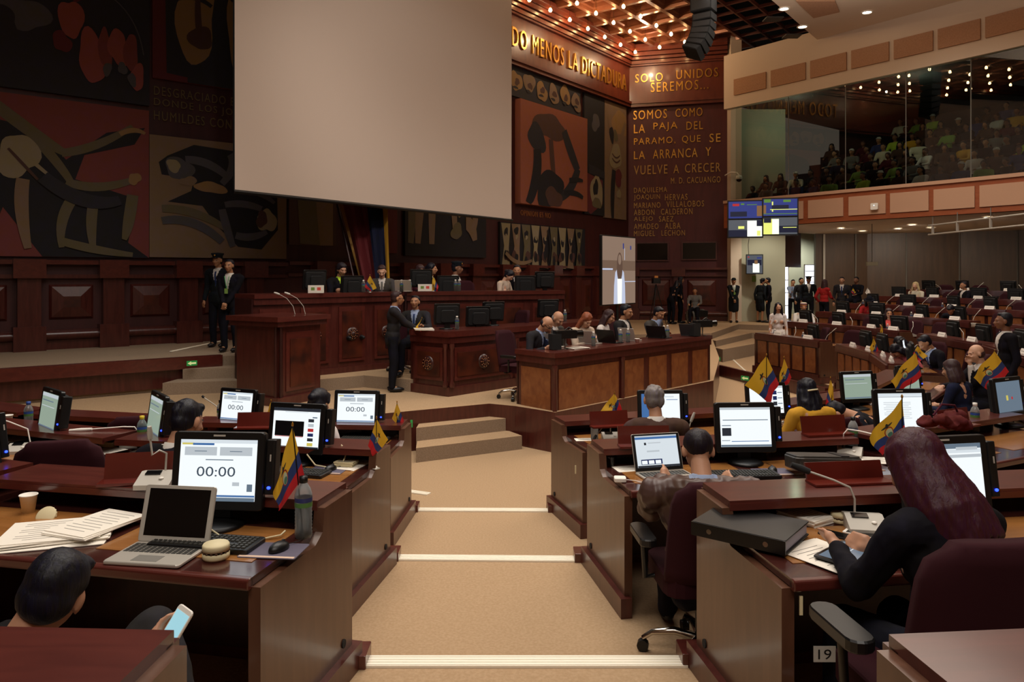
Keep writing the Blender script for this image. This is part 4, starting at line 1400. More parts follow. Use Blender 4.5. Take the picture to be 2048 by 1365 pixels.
# left rows, numbered from the podium; first desks touch the aisle
LD = {('L1', 0): ((-2.95, 7.20), (-.98, 7.05)), ('L1', 1): ((-4.7, 7.62), (-3.0, 7.21)), ('L1', 2): ((-6.3, 8.45), (-4.75, 7.65)),
      ('L2', 0): ((-2.80, 5.66), (-.90, 5.34)), ('L2', 1): ((-4.6, 6.34), (-2.85, 5.68)), ('L2', 2): ((-6.2, 7.2), (-4.65, 6.37)),
      ('L3', 0): ((-2.50, 3.96), (-.80, 3.60)), ('L3', 1): ((-4.2, 4.62), (-2.55, 3.98)), ('L4', 0): ((-2.6, 1.80), (-.78, 1.72))}
tl = {'L1': .20, 'L2': .38, 'L3': .56, 'L4': .74}
ln = {'L1': 'front row', 'L2': 'second row', 'L3': 'third row', 'L4': 'fourth row'}
on = {0: 'first desk left of the aisle', 1: 'second desk left of the aisle', 2: 'third desk left of the aisle'}
for (r, k), (p, q) in LD.items():
    desk((r, k), p, q, tl[r], 'dark wood bench desk of the %s, %s' % (ln[r], on[k]), 'bench desks left of the aisle', (0, 1) if k == 0 else (0, 0))
def chordline(R, a0, a1):
    p = (C0.x + R * math.cos(math.radians(a0)), C0.y + R * math.sin(math.radians(a0)))
    q = (C0.x + R * math.cos(math.radians(a1)), C0.y + R * math.sin(math.radians(a1)))
    return p, q
rowname = {1: 'front curved row', 2: 'second curved row', 3: 'third curved row', 4: 'fourth curved row', 5: 'fifth curved row', 6: 'rearmost curved row'}
# right of the aisle, near
RD = {('R1', 0): ((.41, 7.22), (2.25, 7.75)), ('R1', 1): ((2.30, 7.77), (3.95, 8.85)),
      ('R2', 0): ((.57, 5.36), (2.45, 5.70)), ('R2', 1): ((2.5, 5.72), (4.2, 6.6)),
      ('R3', 0): ((.92, 3.60), (2.75, 3.86)), ('R3', 1): ((2.8, 3.88), (4.4, 4.5)), ('R4', 0): ((.86, 1.70), (2.6, 1.85))}
for (r, k), (p, q) in RD.items():
    desk((r, k), p, q, tl['L' + r[1]], 'dark wood bench desk of the %s, %s right of the aisle' % (ln['L' + r[1]], 'first' if k == 0 else 'second'), 'bench desks right of the aisle', (1, 0) if k == 0 else (0, 1 if r == 'R1' else 0))
# curved block on the right
CR = []
CR += [(1, -46, -31, 1, 1), (1, -24.5, -11, 1, 0), (1, -10.8, 2.5, 0, 1), (1, 8, 25.5, 1, 1)]
for k in range(2, 7):
    R = RR[k] - .08
    da = math.degrees(2.25 / R)
    a1 = AE[k] - 1
    segs = []
    amin = {2: -24, 3: -8, 4: 5, 5: 14, 6: 20}[k]
    a = a1
    first = True
    while a > amin:
        a0 = a - da
        if k <= 3 and a0 < 8 and a > 8:
            segs.append((max(8, a0 if a0 > 6 else 8), a, 1, first))
            a = 4
            first = True
            continue
        segs.append((a0, a, 0, first))
        first = False
        a = a0 - .15
    CR += [(k, s_[0], s_[1], s_[2], 1 if s_[3] else 0) for s_ in segs if s_[1] - s_[0] > 4]
cnt = {}
OC = []
for (k, a0, a1, e0, e1) in CR:
    p, q = chordline(RR[k] - .08, a0, a1)
    cnt[k] = cnt.get(k, 0) + 1
    key = ('C%d' % k, cnt[k])
    where = 'number %s from the doorway end' % ords[cnt[k] - 1] if k > 1 else ['facing the podium stairs', 'in the middle', 'beside the first gap', 'nearest the doorway, alone'][cnt[k] - 1]
    desk(key, p, q, TZ[k], 'dark wood desk with light panels, %s, %s' % (rowname[k], where), 'desks of the curved block', (e0, e1))
    OC.append((k, key, where, (a0 + a1) / 2))
# ================================================================ PEOPLE
for k, h in (('skin', 'bc8a6c'), ('skin_tan', 'aa7856'), ('skin_pale', 'cfa084'), ('skin_dark', '80543c'), ('lip', '8a4a40'), ('eye_white', 'd8d0c4'), ('eye_dark', '1a1210')):
    mat(k, h, .55)
for k, h in (('hair_black', '12100f'), ('hair_brown', '38241a'), ('hair_grey', '7a7266'), ('hair_red', '3c1416'), ('hair_auburn', '8a4c28'), ('hair_blond', 'c8b078'), ('hair_dark', '1c1411')):
    mat(k, h, .5, spec=.3, hex2=('%s' % h[:4]) + '%02x' % min(255, int(h[4:], 16) + 20), noise_scale=14, grain=(7, 7, .6), bump=.3)
CL = {'suit_black': '151314', 'suit_char': '2b2927', 'suit_grey': '45413a', 'suit_brown': '4a362a', 'leather_brown': '4e382b', 'shirt_white': 'cfc8bc', 'shirt_blue': '8e9ab0', 'neon': 'b8d838', 'pink': 'd06a6c', 'coral': 'e0584a',
      'red_cloth': '9c2622', 'bag_red': '54201a', 'yellow_cloth': 'c8942c', 'beige_cloth': 'c8b49c', 'green_cloth': '7c9a48', 'cream_cloth': 'c8bea4', 'blue_cloth': '2c3e6a', 'navy': '1c2030', 'grey_cloth': '6c6a64', 'trousers_dark': '17171a', 'orange_cloth': 'c06a2c',
      'blouse_white': 'd8cfc6', 'black_cloth': '121214', 'purple': '4a3450', 'teal': '2c5a5c', 'lime': 'a8c040', 'tie_blue': '2c3a5c', 'tie_orange': 'd0742c', 'uniform': '1a1d1c', 'shoe_black': '0d0c0c', 'maroon_cloth': '4c1c22'}
for k, h in CL.items():
    mat(k, h, .42 if 'leather' in k or 'shoe' in k else .85, hex2=h[:4] + '%02x' % min(255, int(h[4:], 16) + 10), noise_scale=9, bump=.15, spec=.45 if 'leather' in k or 'shoe' in k else .12)

class Soup:
    """overlapping volumes that one voxel remesh fuses into a single surface"""
    def __init__(s):
        s.mb = MB()
    def cap(s, a, b, ra, rb, n=12):
        a, b = Vector(a), Vector(b)
        s.mb.ell(a, (ra, ra, ra), 'skin', n, 8)
        s.mb.ell(b, (rb, rb, rb), 'skin', n, 8)
        s.mb.tube([a, b], [ra, rb], 'skin', n)
        return s
    def chain(s, pts, rs, n=12):
        for i in range(len(pts) - 1):
            s.cap(pts[i], pts[i + 1], rs[i], rs[i + 1], n)
        return s
    def ell(s, c, r, X=None):
        s.mb.ell((0, 0, 0), r, 'skin', 16, 10, Matrix.Translation(c) @ (X if X else Matrix.Identity(4)))
        return s
    def fuse(s, voxel, smooth=3, disp=0, dscale=8, seed=0):
        me = bpy.data.meshes.new('tmp')
        me.from_pydata(s.mb.v, [], s.mb.f)
        ob = bpy.data.objects.new('tmp', me)
        COL.objects.link(ob)
        r = ob.modifiers.new('r', 'REMESH')
        r.mode = 'VOXEL'
        r.voxel_size = voxel
        if smooth:
            m_ = ob.modifiers.new('s', 'SMOOTH')
            m_.factor = .5
            m_.iterations = smooth
        dg = bpy.context.evaluated_depsgraph_get()
        out = bpy.data.meshes.new_from_object(ob.evaluated_get(dg))
        bpy.data.objects.remove(ob)
        bpy.data.meshes.remove(me)
        if disp:
            nn = [v_.normal.copy() for v_ in out.vertices]
            for v_, n_ in zip(out.vertices, nn):
                p = v_.co
                q = noise.noise(Vector((p.x * dscale + seed, p.y * dscale, p.z * dscale * (.12 if dscale > 20 else .6))))
                q2 = abs(noise.noise(Vector((p.x * dscale * 1.7, p.y * dscale * 1.7 + seed, p.z * dscale * (.15 if dscale > 20 else .8)))))
                v_.co = p + n_ * disp * (q - q2 * .8)
        out.polygons.foreach_set('use_smooth', [True] * len(out.polygons))
        return out

def emit_obj(name, me, mats, parent):
    for m_ in mats:
        me.materials.append(MATS[m_])
    me.name = name
    o = bpy.data.objects.new(name, me)
    COL.objects.link(o)
    o.parent = parent
    return o

def ik(a, t, l1, l2, hint):
    a, t, hint = Vector(a), Vector(t), Vector(hint)
    d = t - a
    L = min(d.length, (l1 + l2) * .995)
    d.normalize()
    t = a + d * L
    x = (l1 * l1 - l2 * l2 + L * L) / (2 * L)
    h = math.sqrt(max(l1 * l1 - x * x, 0))
    hp = hint - d * hint.dot(d)
    hp.normalize()
    return a + d * x + hp * h, t

def person(loc, rz, label, pose='stand', h=1.70, skin='skin_tan', hair='hair_black', style='short', top='suit_char', shirt='shirt_white', tie=None, bottom='trousers_dark',
           lean=0, yaw=0, nod=0, handL=None, handR=None, vox=.012, hat=None, extra=None, group='people in the hall', skirt=False, female=False, legs=True, bulk=1.0, hdisp=None, kneeR=None, footR=None, disp=.012, seatz=.48, collar=True, badge=False, side=0):
    """faces local +y; hand targets are local (x, y, z) with x>0 on its right"""
    o = root('person', loc, rz, label, 'person', group)
    k = h / 1.72
    sit = pose == 'sit'
    hip = Vector((0, 0, (seatz + .09) if sit else .93 * k))
    R = Matrix.Rotation(math.radians(-lean), 3, 'X') @ Matrix.Rotation(math.radians(side), 3, 'Y')
    def T(x, y, z):      # torso coordinates above the hip
        return hip + R @ Vector((x * k, y * k, z * k))
    sw = (.185 if female else .205) * (1 + (bulk - 1) * .8)
    chest, waist, shc = T(0, 0, .36), T(0, 0, .16), T(0, -.01, .47)
    nb, nt_ = T(0, -.01, .50), T(0, .01, .58)
    HR = R @ Matrix.Rotation(math.radians(yaw), 3, 'Z') @ Matrix.Rotation(math.radians(-nod), 3, 'X')
    hc = nt_ + (R @ Vector((0, .02, .0))) * k + HR @ Vector((0, .012, .095)) * k
    HX = Matrix.Translation(hc) @ HR.to_4x4() @ Matrix.Scale(k, 4)
    def Hd(x, y, z):
        return HX @ Vector((x, y, z))
    hs = k
    body = Soup()
    # head: cranium, face, jaw, nose, brow, ears
    E = HR.to_4x4()
    body.ell(Hd(0, -.015, .025), (.076 * hs, .092 * hs, .088 * hs), E)
    body.ell(Hd(0, .022, -.02), (.062 * hs, .068 * hs, .085 * hs), E)
    body.ell(Hd(0, .045, -.082), (.034 * hs, .034 * hs, .03 * hs), E)
    body.ell(Hd(0, .066, .02), (.05 * hs, .026 * hs, .02 * hs), E)
    body.cap(Hd(0, .084, .005), Hd(0, .104, -.030), .010 * hs, .015 * hs, 8)
    body.ell(Hd(0, .086, -.057), (.025 * hs, .014 * hs, .012 * hs), E)
    for sx in (-1, 1):
        body.ell(Hd(sx * .034, .066, -.022), (.022 * hs, .022 * hs, .02 * hs), E)
        body.ell(Hd(sx * .078, -.008, -.008), (.012 * hs, .02 * hs, .033 * hs), E)
    body.cap(nb, nt_ + (HR @ Vector((0, 0, .02))), .058 * k, .052 * k)
    # torso
    def torso(S, g, lo=True):
        S.ell(chest, ((.165 if not female else .15) * k * bulk + g, .108 * k + g, .17 * k + g), R.to_4x4())
        S.ell(waist, (.145 * k * bulk + g, .10 * k + g, .15 * k + g), R.to_4x4())
        S.cap(T(-sw + .04, -.01, .455), T(sw - .04, -.01, .455), .062 * k + g, .062 * k + g)
        S.ell(shc - R @ Vector((0, 0, .03)), (.15 * k + g, .085 * k + g, .07 * k + g), R.to_4x4())
        if female:
            for sx in (-1, 1):
                S.ell(T(sx * .065, .07, .30), (.055 * k, .055 * k, .055 * k), R.to_4x4())
        S.ell(hip + R @ Vector((0, 0, .03)), (.165 * k + g, .115 * k + g, .11 * k + g), R.to_4x4())
    torso(body, 0)
    arms = []
    rest = {1: Vector((.26 * k, .04, hip.z - .07)) if not sit else Vector((.17, .36, hip.z + .16)), -1: Vector((-.26 * k, .04, hip.z - .07)) if not sit else Vector((-.17, .36, hip.z + .16))}
    for sx, tg in ((1, handR), (-1, handL)):
        sh = T(sx * sw, -.01, .45)
        tg = Vector(tg) if tg is not None else rest[sx]
        hint = Vector((sx * .5, -.6, -.8)) if (sit or tg.y > .15) else Vector((sx * .3, -1, -.2))
        el, wr = ik(sh, tg, .29 * k, .255 * k, hint)
        arms.append((sx, sh, el, wr))
        body.chain([sh, el], [.052 * k, .040 * k])
        body.chain([el, wr], [.042 * k, .027 * k])
        d = (wr - el).normalized()
        side_ = Vector((-sx * .35, .3, -.2)) - d * Vector((-sx * .35, .3, -.2)).dot(d)
        side_.normalize()
        pn = d.cross(side_).normalized()
        palm = wr + d * .055 * k
        body.cap(wr + d * .02, palm + side_ * .018 * k, .024 * k, .026 * k, 8)
        body.cap(wr + d * .03, palm - side_ * .016 * k, .022 * k, .024 * k, 8)
        for f in range(4):
            b = palm + side_ * (.030 - .020 * f) * k + d * .015 * k
            ln_ = (.066, .074, .070, .056)[f] * k
            curl = -pn * sx * .5
            m1 = b + (d + curl * .5).normalized() * ln_ * .5
            m2 = m1 + (d + curl * 1.6).normalized() * ln_ * .5
            body.chain([b, m1, m2], [.0095 * k, .0085 * k, .0075 * k], 8)
        tb = wr + d * .03 * k + side_ * .022 * k
        body.chain([tb, tb + (side_ + d * .8).normalized() * .035 * k, tb + (side_ * .6 + d * 1.4).normalized() * .062 * k], [.012 * k, .010 * k, .009 * k], 8)
    lg = []
    if legs:
        for sx in (1, -1):
            hj = hip + Vector((sx * .095 * k, 0, -.02))
            if sit:
                kn = Vector((sx * .13, .43 * k, seatz + .05))
                an = Vector((sx * .13, .46 * k, .10))
                if sx == 1 and kneeR is not None:
                    kn = Vector(kneeR)
                    an = Vector(footR)
            else:
                kn = Vector((sx * .10, .02, .50 * k))
                an = Vector((sx * .105, -.01, .09))
            lg.append((sx, hj, kn, an))
            body.chain([hj, kn, an], [.08 * k, .055 * k, .038 * k])
            body.cap(an, an + Vector((0, .12, -.05)), .035, .03)
    me = body.fuse(vox if vox < .012 else max(vox * .8, .009), 2)
    b_ = emit_obj('body', me, [skin, 'eye_dark', 'lip', hair], o)
    # eyes, brows and lips are faces of the one surface
    HXi = HX.inverted()
    idx = []
    for p_ in me.polygons:
        q = HXi @ p_.center
        m_ = 0
        if q.y > .05 and abs(q.z) < .15:
            if abs(abs(q.x) - .030) < .011 and abs(q.z + .002) < .005:
                m_ = 1
            elif abs(q.x) < .024 and abs(q.z + .058) < .007:
                m_ = 2
            elif vox < .0125 and abs(abs(q.x) - .031) < .019 and abs(q.z - .022) < .004:
                m_ = 3
        idx.append(m_)
    me.polygons.foreach_set('material_index', idx)
    # hair
    hv = min(vox, .012)
    H = Soup()
    if style in ('short', 'parted', 'balding'):
        if style == 'balding':
            H.ell(Hd(0, -.035, -.015), (.083 * hs, .080 * hs, .062 * hs), E)
        else:
            H.ell(Hd(0, -.034, .042), (.084 * hs, .096 * hs, .088 * hs), E)
            H.ell(Hd(0, -.050, -.01), (.080 * hs, .072 * hs, .075 * hs), E)
            H.ell(Hd(.01, .030, .094), (.055 * hs, .035 * hs, .026 * hs), E)
    elif style == 'shaved':
        H.ell(Hd(0, -.024, .030), (.081 * hs, .093 * hs, .086 * hs), E)
    elif style in ('long', 'wavy', 'bun', 'pony', 'bob'):
        H.ell(Hd(0, -.024, .038), (.088 * hs, .098 * hs, .092 * hs), E)
        H.ell(Hd(0, -.045, -.02), (.084 * hs, .075 * hs, .085 * hs), E)
        for sx in (-1, 1):
            H.cap(Hd(sx * .045, .035, .082), Hd(sx * .082, .0, .01), .022 * hs, .020 * hs)
        if style in ('long', 'wavy', 'bob'):
            ln_ = -.30 if style != 'bob' else -.14
            for i in range(7):
                a = math.radians(-200 + 220 * i / 6) if False else math.radians(180 + 180 * i / 6)
                x_, y_ = .078 * math.cos(a), .075 * math.sin(a) - .01
                q = Hd(x_, y_, -.02)
                e_ = Hd(x_ * 1.25, y_ * 1.0 - .01, -.02 + ln_ * .55)
                f_ = Hd(x_ * 1.35, y_ * .95 - .015, -.02 + ln_)
                if f_.z < shc.z - .12:
                    pass
                H.chain([q, e_, f_], [.034 * hs, .034 * hs, .022 * hs])
        if style == 'wavy':
            for i in range(10):
                a = i * 2.4
                H.ell(Hd(.07 * math.cos(a), -.06 - .02 * math.sin(a), -.10 - .024 * i), (.045, .04, .045), E)
        if style == 'bun':
            H.ell(Hd(0, -.125, .02), (.042, .036, .040), E)
        if style == 'pony':
            H.chain([Hd(0, -.11, .02), Hd(0, -.15, -.08), Hd(.01, -.14, -.22)], [.03, .04, .02])
    elif style == 'redlong':
        H.ell(Hd(0, -.026, .035), (.096, .108, .098), E)
        for i in range(13):
            a = math.radians(168 + 204 * i / 12)
            x_, y_ = .080 * math.cos(a), .085 * math.sin(a) - .01
            H.chain([Hd(x_ * .8, y_ * .8, .06), Hd(x_ * 1.1, y_, -.06), Hd(x_ * 1.4 + .01, y_ * 1.1 - .01, -.18), Hd(x_ * 1.6 + .04, y_ * 1.0 - .02, -.30)], [.036, .040, .040, .018])
    if H.mb.v:
        hm = H.fuse(hv, 2, hdisp if hdisp is not None else (.010 if style in ('wavy', 'long') else (.006 if style == 'redlong' else .003)), 26, 3)
        emit_obj('hair', hm, [hair], o)
    # garments
    g = .016 + max(0, disp - .012) * .9
    if not top.startswith(('suit', 'uniform', 'leather')):
        g = .009
    ag = g * .7 + (bulk - 1) * .05
    J = Soup()
    torso(J, g)
    if not sit and top.startswith(('suit', 'uniform')):
        J.ell(hip + Vector((0, 0, -.03)), (.165 * k + g, .12 * k + g, .17 * k), None)
    for sx, sh, el, wr in arms:
        J.chain([sh, el], [.056 * k + ag, .046 * k + ag])
        J.chain([el, el + (wr - el) * .90], [.046 * k + ag, .034 * k + ag * .6])
    jm = J.fuse(vox, 3, disp, 9, len(label))
    jn = 'jacket' if top.startswith(('suit', 'uniform', 'leather')) else 'top'
    jo = emit_obj(jn, jm, [top, shirt or top, tie or shirt or top], o)
    # open front: shirt triangle and tie belong to the chest surface
    if shirt and jn == 'jacket':
        RI = R.inverted()
        ix = []
        for p_ in jm.polygons:
            q = RI @ (p_.center - hip) / k
            m_ = 0
            if q.y > .03 and .20 < q.z < .56:
                wv = (q.z - .20) * .22
                if abs(q.x) < wv:
                    m_ = 1
                    if tie and abs(q.x) < .020 and q.z < .47:
                        m_ = 2
            elif q.z > .525 and abs(q.x) < .075:
                m_ = 1
            ix.append(m_)
        jm.polygons.foreach_set('material_index', ix)
        C_ = Soup()
        C_.mb.lathe([(.066 * k, .0), (.060 * k, .045 * k), (.052 * k, .045 * k), (.056 * k, 0)], 'skin', 18)
        cm_ = MB()
        cm_.lathe([(.070 * k, -.015), (.062 * k, .04 * k), (.056 * k, .042 * k), (.060 * k, -.015)], shirt, 18, Matrix.Translation(nb) @ R.to_4x4())
        cm_.build('shirt_collar', o)
    if legs:
        Q = Soup()
        Q.ell(hip, (.165 * k + g * .8, .115 * k + g * .8, .11 * k + g), None)
        if skirt:
            for sx, hj, kn, an in lg:
                Q.chain([hj, kn], [.11 * k, .085 * k])
            Q.cap((lg[0][2] + lg[1][2]) / 2, hip, .11 * k, .15 * k)
        else:
            for sx, hj, kn, an in lg:
                Q.chain([hj, kn, an + Vector((0, 0, .0))], [.088 * k + g * .7, .066 * k + g * .6, .050 * k + g * .6])
        emit_obj('skirt' if skirt else 'trousers', Q.fuse(vox, 3, disp * .8, 8, 2), [bottom], o)
        for sx, hj, kn, an in lg:
            sm = MB()
            fd = Vector((0, 1, 0))
            sm.ell((an.x, an.y + .06, max(an.z - .045, .045)), (.047, .135, .045), 'shoe_black', 12, 8)
            sm.v = [(x, y, max(z, an.z - .09 + .001)) for x, y, z in sm.v]
            sm.build('shoe', o)
    if hat == 'cap':
        m_ = MB()
        m_.lathe([(.0, .075), (.105, .065), (.118, .05), (.092, .015), (.088, -.02)], 'uniform', 20, HX @ Matrix.Translation((0, -.01, .07)))
        m_.ell((0, .10, .048), (.075, .05, .008), 'black_gloss', 14, 6, HX)
        m_.ell((0, .095, .09), (.016, .008, .018), 'gold', 10, 6, HX)
        m_.build('peaked_cap', o)
    elif hat == 'bowler':
        m_ = MB()
        m_.lathe([(.0, .085), (.06, .075), (.088, .03), (.09, .0), (.125, -.005), (.128, .004)], 'uniform', 20, HX @ Matrix.Translation((0, -.01, .06)))
        m_.build('hat', o)
    elif hat == 'band':
        m_ = MB()
        for i, c_ in enumerate(('blue_cloth', 'orange_cloth', 'yellow_cloth', 'blue_cloth', 'red_cloth')):
            m_.lathe([(.092, -.005 + .016 * i), (.094, .011 + .016 * i)], c_, 20, HX @ Matrix.Translation((0, -.01, .03)))
        m_.lathe([(.094, .075), (.06, .10), (0, .105)], 'cream_cloth', 20, HX @ Matrix.Translation((0, -.01, .03)))
        m_.build('woven_headband', o)
    elif hat == 'fedora':
        MB().lathe([(.0, .10), (.06, .10), (.085, .02), (.088, .0), (.15, -.01), (.15, -.004)], 'black_cloth', 20, HX @ Matrix.Translation((0, -.01, .05))).build('hat', o)
    elif hat == 'capwhite':
        m_ = MB()
        m_.lathe([(.0, .08), (.06, .07), (.092, .02), (.092, -.01)], 'shirt_white', 16, HX @ Matrix.Translation((0, -.01, .05)))
        m_.ell((0, .11, .05), (.06, .05, .006), 'shirt_white', 12, 6, HX)
        m_.build('cap', o)
    if badge:
        m_ = MB()
        a1 = T(.045, .135, .48)
        a2 = T(0.0, .150, .26)
        a3 = T(-.045, .135, .48)
        m_.tube([a1, a2, a3], .005, 'green_sign', 6)
        m_.box(tuple(a2 + Vector((0, .01, -.05))), (.06, .006, .09), 'green_cloth')
        m_.build('lanyard', o)
    if extra:
        extra(o, Hd, T, arms)
    return o
PEOPLE = []
# kit on the curved block: back of monitor, mic, name plate, chair per seat
MK2 = Kit(mic_fn([(0, .02, .05), (0, .02, .12), (-.01, -.02, .2), (-.05, -.12, .30), (-.08, -.18, .36)], True, 'grey_light', 'grey_light', .009))
MK3 = Kit(mic_fn([(0, .02, .05), (.01, .02, .12), (.05, -.04, .2), (.16, -.10, .27), (.21, -.12, .30)], True, 'grey_light', 'grey_light', .009))
TAKEN = set()
side = ['left', 'right']
for idx, (k, key, where, az) in enumerate(OC):
    o, L, ang, zf, p = DESKS[key]
    for s_ in range(2):
        lx = L * (.27 + .46 * s_)
        if k == 1 and key[1] == 1:
            continue
        nm = '%s, %s, %s seat' % (rowname[k], where, side[s_])
        gy = -.42
        if not (key == ('C1', 4) and s_ == 1):
            monitor('doc', on_desk(key, lx + .12, gy - .05), ang + rnd.uniform(-.3, .3), 'black monitor seen from behind, ' + nm, 'monitors of the curved block', False)
        (MK2 if rnd.random() < .6 else MK3).put(on_desk(key, lx - .30, -.42), ang + rnd.uniform(-.5, .5), 'pale gooseneck microphone, ' + nm, 'microphones of the curved block')
        PLK.put(on_desk(key, lx - .12, -.10, .891), ang + rnd.uniform(-.06, .06), 'white name plate, ' + nm, 'name plates of the curved block')
        if rnd.random() < .45:
            BOT['white'].put(on_desk(key, lx + .42, -.40), 0, 'small water bottle, ' + nm, 'water bottles of the curved block')
        if (key[0], key[1], s_) not in TAKEN:
            CHF.put(on_desk(key, lx, -1.12, 0), ang + rnd.uniform(-.5, .5), 'burgundy swivel chair, ' + nm, 'chairs of the curved block')
# ================================================================ PODIUM FURNITURE
def facade_desk(name, pts, z0, z1, label, depth, panels='dark', cols=None, top_th=.07, over=.06, cat='desk', base_h=.14, rosette=None, colu=True):
    """panelled desk following the front line pts (left to right as seen from the hall)"""
    o = root(name, (pts[0][0], pts[0][1], z0), 0, label, cat)
    ox, oy = pts[0]
    H = z1 - z0
    pp = [(x - ox, y - oy) for x, y in pts]
    def off_(l, d):
        out = []
        for i in range(len(l)):
            ns = []
            for j in (i - 1, i):
                if 0 <= j < len(l) - 1:
                    t = (Vector(l[j + 1]) - Vector(l[j])).normalized()
                    ns.append(Vector((-t.y, t.x)))
            n_ = sum(ns, Vector((0, 0)))
            n_ = n_ / n_.length
            kk = d / max(.4, n_.dot(ns[0]))
            out.append((l[i][0] + n_.x * kk, l[i][1] + n_.y * kk))
        return out
    back = off_(pp, depth)
    core_f, core_b = off_(pp, over), off_(pp, .16)
    MB().poly(core_f + core_b[::-1], base_h, H - top_th, 'mahogany').build('front_board', o)
    MB().poly(off_(pp, -.0) + back[::-1], H - top_th, H, 'mahogany_red').poly(off_(pp, .02) + off_(pp, .2)[::-1], H - top_th - .10, H - top_th, 'mahogany').build('top', o)
    MB().poly(off_(pp, .02) + off_(pp, .25)[::-1], 0, base_h, 'mahogany').build('plinth', o)
    for (a, b) in ((pp[0], back[0]), (pp[-1], back[-1])):
        dd = Vector((b[0] - a[0], b[1] - a[1]))
        X = Matrix.Translation((a[0], a[1], 0)) @ Matrix.Rotation(math.atan2(dd.y, dd.x), 4, 'Z')
        MB().box((dd.length / 2, 0, H / 2 - top_th / 2), (dd.length - over * 2, .05, H - top_th - .01), 'mahogany_dark', X).build('end_panel', o)
    cf = off_(pp, over)
    for i in range(len(pp) - 1):
        a, b = Vector(cf[i]), Vector(cf[i + 1])
        d = b - a
        L = d.length
        X = Matrix.Translation((a.x, a.y, 0)) @ Matrix.Rotation(math.atan2(d.y, d.x), 4, 'Z')
        nc = cols[i] if cols else max(1, int(L / .8))
        for j in range(nc):
            w_ = L / nc
            cx = w_ * (j + .5)
            zc, hh = (base_h + H - top_th - .1) / 2 + .01, (H - top_th - .1 - base_h) - .16
            f = MB()
            if panels == 'burl':
                f.box((cx, -.004, zc), (w_ - .16, .012, hh), 'burl', X)
            else:
                ww = w_ - .2
                f.box((cx, -.012, zc), (ww, .03, hh), 'mahogany_red', X)
                f.box((cx, -.022, zc - .01), (ww - .12, .03, hh - .14), 'burl_dark', X)
            pn = f.build('raised_panel' if panels != 'burl' else 'inset_panel', o)
            if rosette and i in rosette:
                r_ = MB().lathe([(0, .05), (.03, .045), (.05, .02), (.10, .03), (.12, .0)], 'mahogany_dark', 16, X @ Matrix.Translation((cx, -.035, zc)) @ Matrix.Rotation(PI / 2, 4, 'X'))
                for q in range(10):
                    an = 2 * PI * q / 10
                    for rr_ in (.05, .085):
                        r_.ell((cx + rr_ * math.cos(an), -.07, zc + rr_ * math.sin(an)), (.011, .011, .011), 'burl', 6, 5, X)
                r_.build('rosette', pn)
    if colu:
        for i in range(1, len(pp) - 1):
            x, y = off_(pp, .04)[i]
            c = MB()
            for s_ in (-.05, .05) if panels != 'burl' else (0,):
                c.lathe([(.035, base_h), (.045, base_h + .04), (.028, base_h + .10), (.034, H * .5), (.028, H - top_th - .2), (.042, H - top_th - .14), (.04, H - top_th - .1)], 'mahogany', 12, None, (x + s_, y, 0))
            c.build('column', o)
    return o
facade_desk('dais_desk', [(-4.05, 11.8), (-1.98, 13.75)], P2Z, 2.14, 'tall panelled presidium desk, left wing, behind the lectern', .75, cols=[4], rosette=(0,), base_h=.10)
facade_desk('dais_desk', [(-1.93, 13.78), (-.4, 14.25), (1.05, 14.85)], P2Z, 2.14, 'tall panelled presidium desk, right wing, behind the clerks', .75, cols=[2, 2], rosette=(), base_h=.10)
facade_desk('clerk_desk', [(-1.66, 12.1), (-.98, 11.57), (.06, 12.66), (1.9, 14.6)], P1Z, 1.57, 'panelled clerks desk with two rosettes in the middle of the podium', .7, cols=[1, 1, 2], rosette=(0, 1), top_th=.09)
facade_desk('secretary_desk', [(.04, 10.92), (.59, 10.30), (1.72, 11.46), (3.58, 13.40)], 0, 1.37, 'large desk with light burl panels right of the podium stairs', .62, 'burl', cols=[1, 1, 4], top_th=.07, base_h=.16)
# lectern
def lectern():
    o = root('lectern', (-3.34, 10.70, P1Z), math.radians(60), 'large square wooden lectern with two microphones at the left of the podium', 'lectern')
    # local frame: corner at the origin, right face along +x, left face along +y
    w1, w2, H = .96, .99, 1.29
    MB().box((w1 / 2, w2 / 2, H / 2 - .05), (w1 - .12, w2 - .12, H - .1), 'mahogany').build('body', o)
    MB().box((w1 / 2, w2 / 2, H - .04), (w1 + .10, w2 + .10, .07), 'mahogany_red').box((w1 / 2, w2 / 2, H - .11), (w1 + .02, w2 + .02, .08), 'mahogany').build('top', o)
    MB().box((w1 / 2, w2 / 2, .06), (w1 + .02, w2 + .02, .12), 'mahogany').build('plinth', o)
    MB().box((w1 / 2, .055, .62), (.56, .02, .86), 'mahogany_red').box((w1 / 2, .045, .60), (.42, .02, .70), 'burl_dark').build('raised_panel', o)
    c = MB()
    for p in ((.08, .03), (.03, .08), (.12, .06)):
        c.cyl((p[0], p[1], .12), (p[0], p[1], H - .15), .022, .022, 'mahogany_dark', 10)
    c.build('column', o)
    return o
lectern()
for i, (dx, dy) in enumerate(((0, 0), (.08, .03))):
    k = Kit(mic_fn([(0, 0, 0), (-.03, .0, .12), (-.12, -.02, .24), (-.22, -.05, .30), (-.30, -.06, .33)], False, 'grey_light', 'grey_light', .018))
    b = P(590 + i * 9, 633, 11.45)
    k.put((b.x + dx, b.y + dy, 1.85), 0, ['pale gooseneck microphone on the lectern, left one', 'pale gooseneck microphone on the lectern, right one'][i], 'lectern microphones')

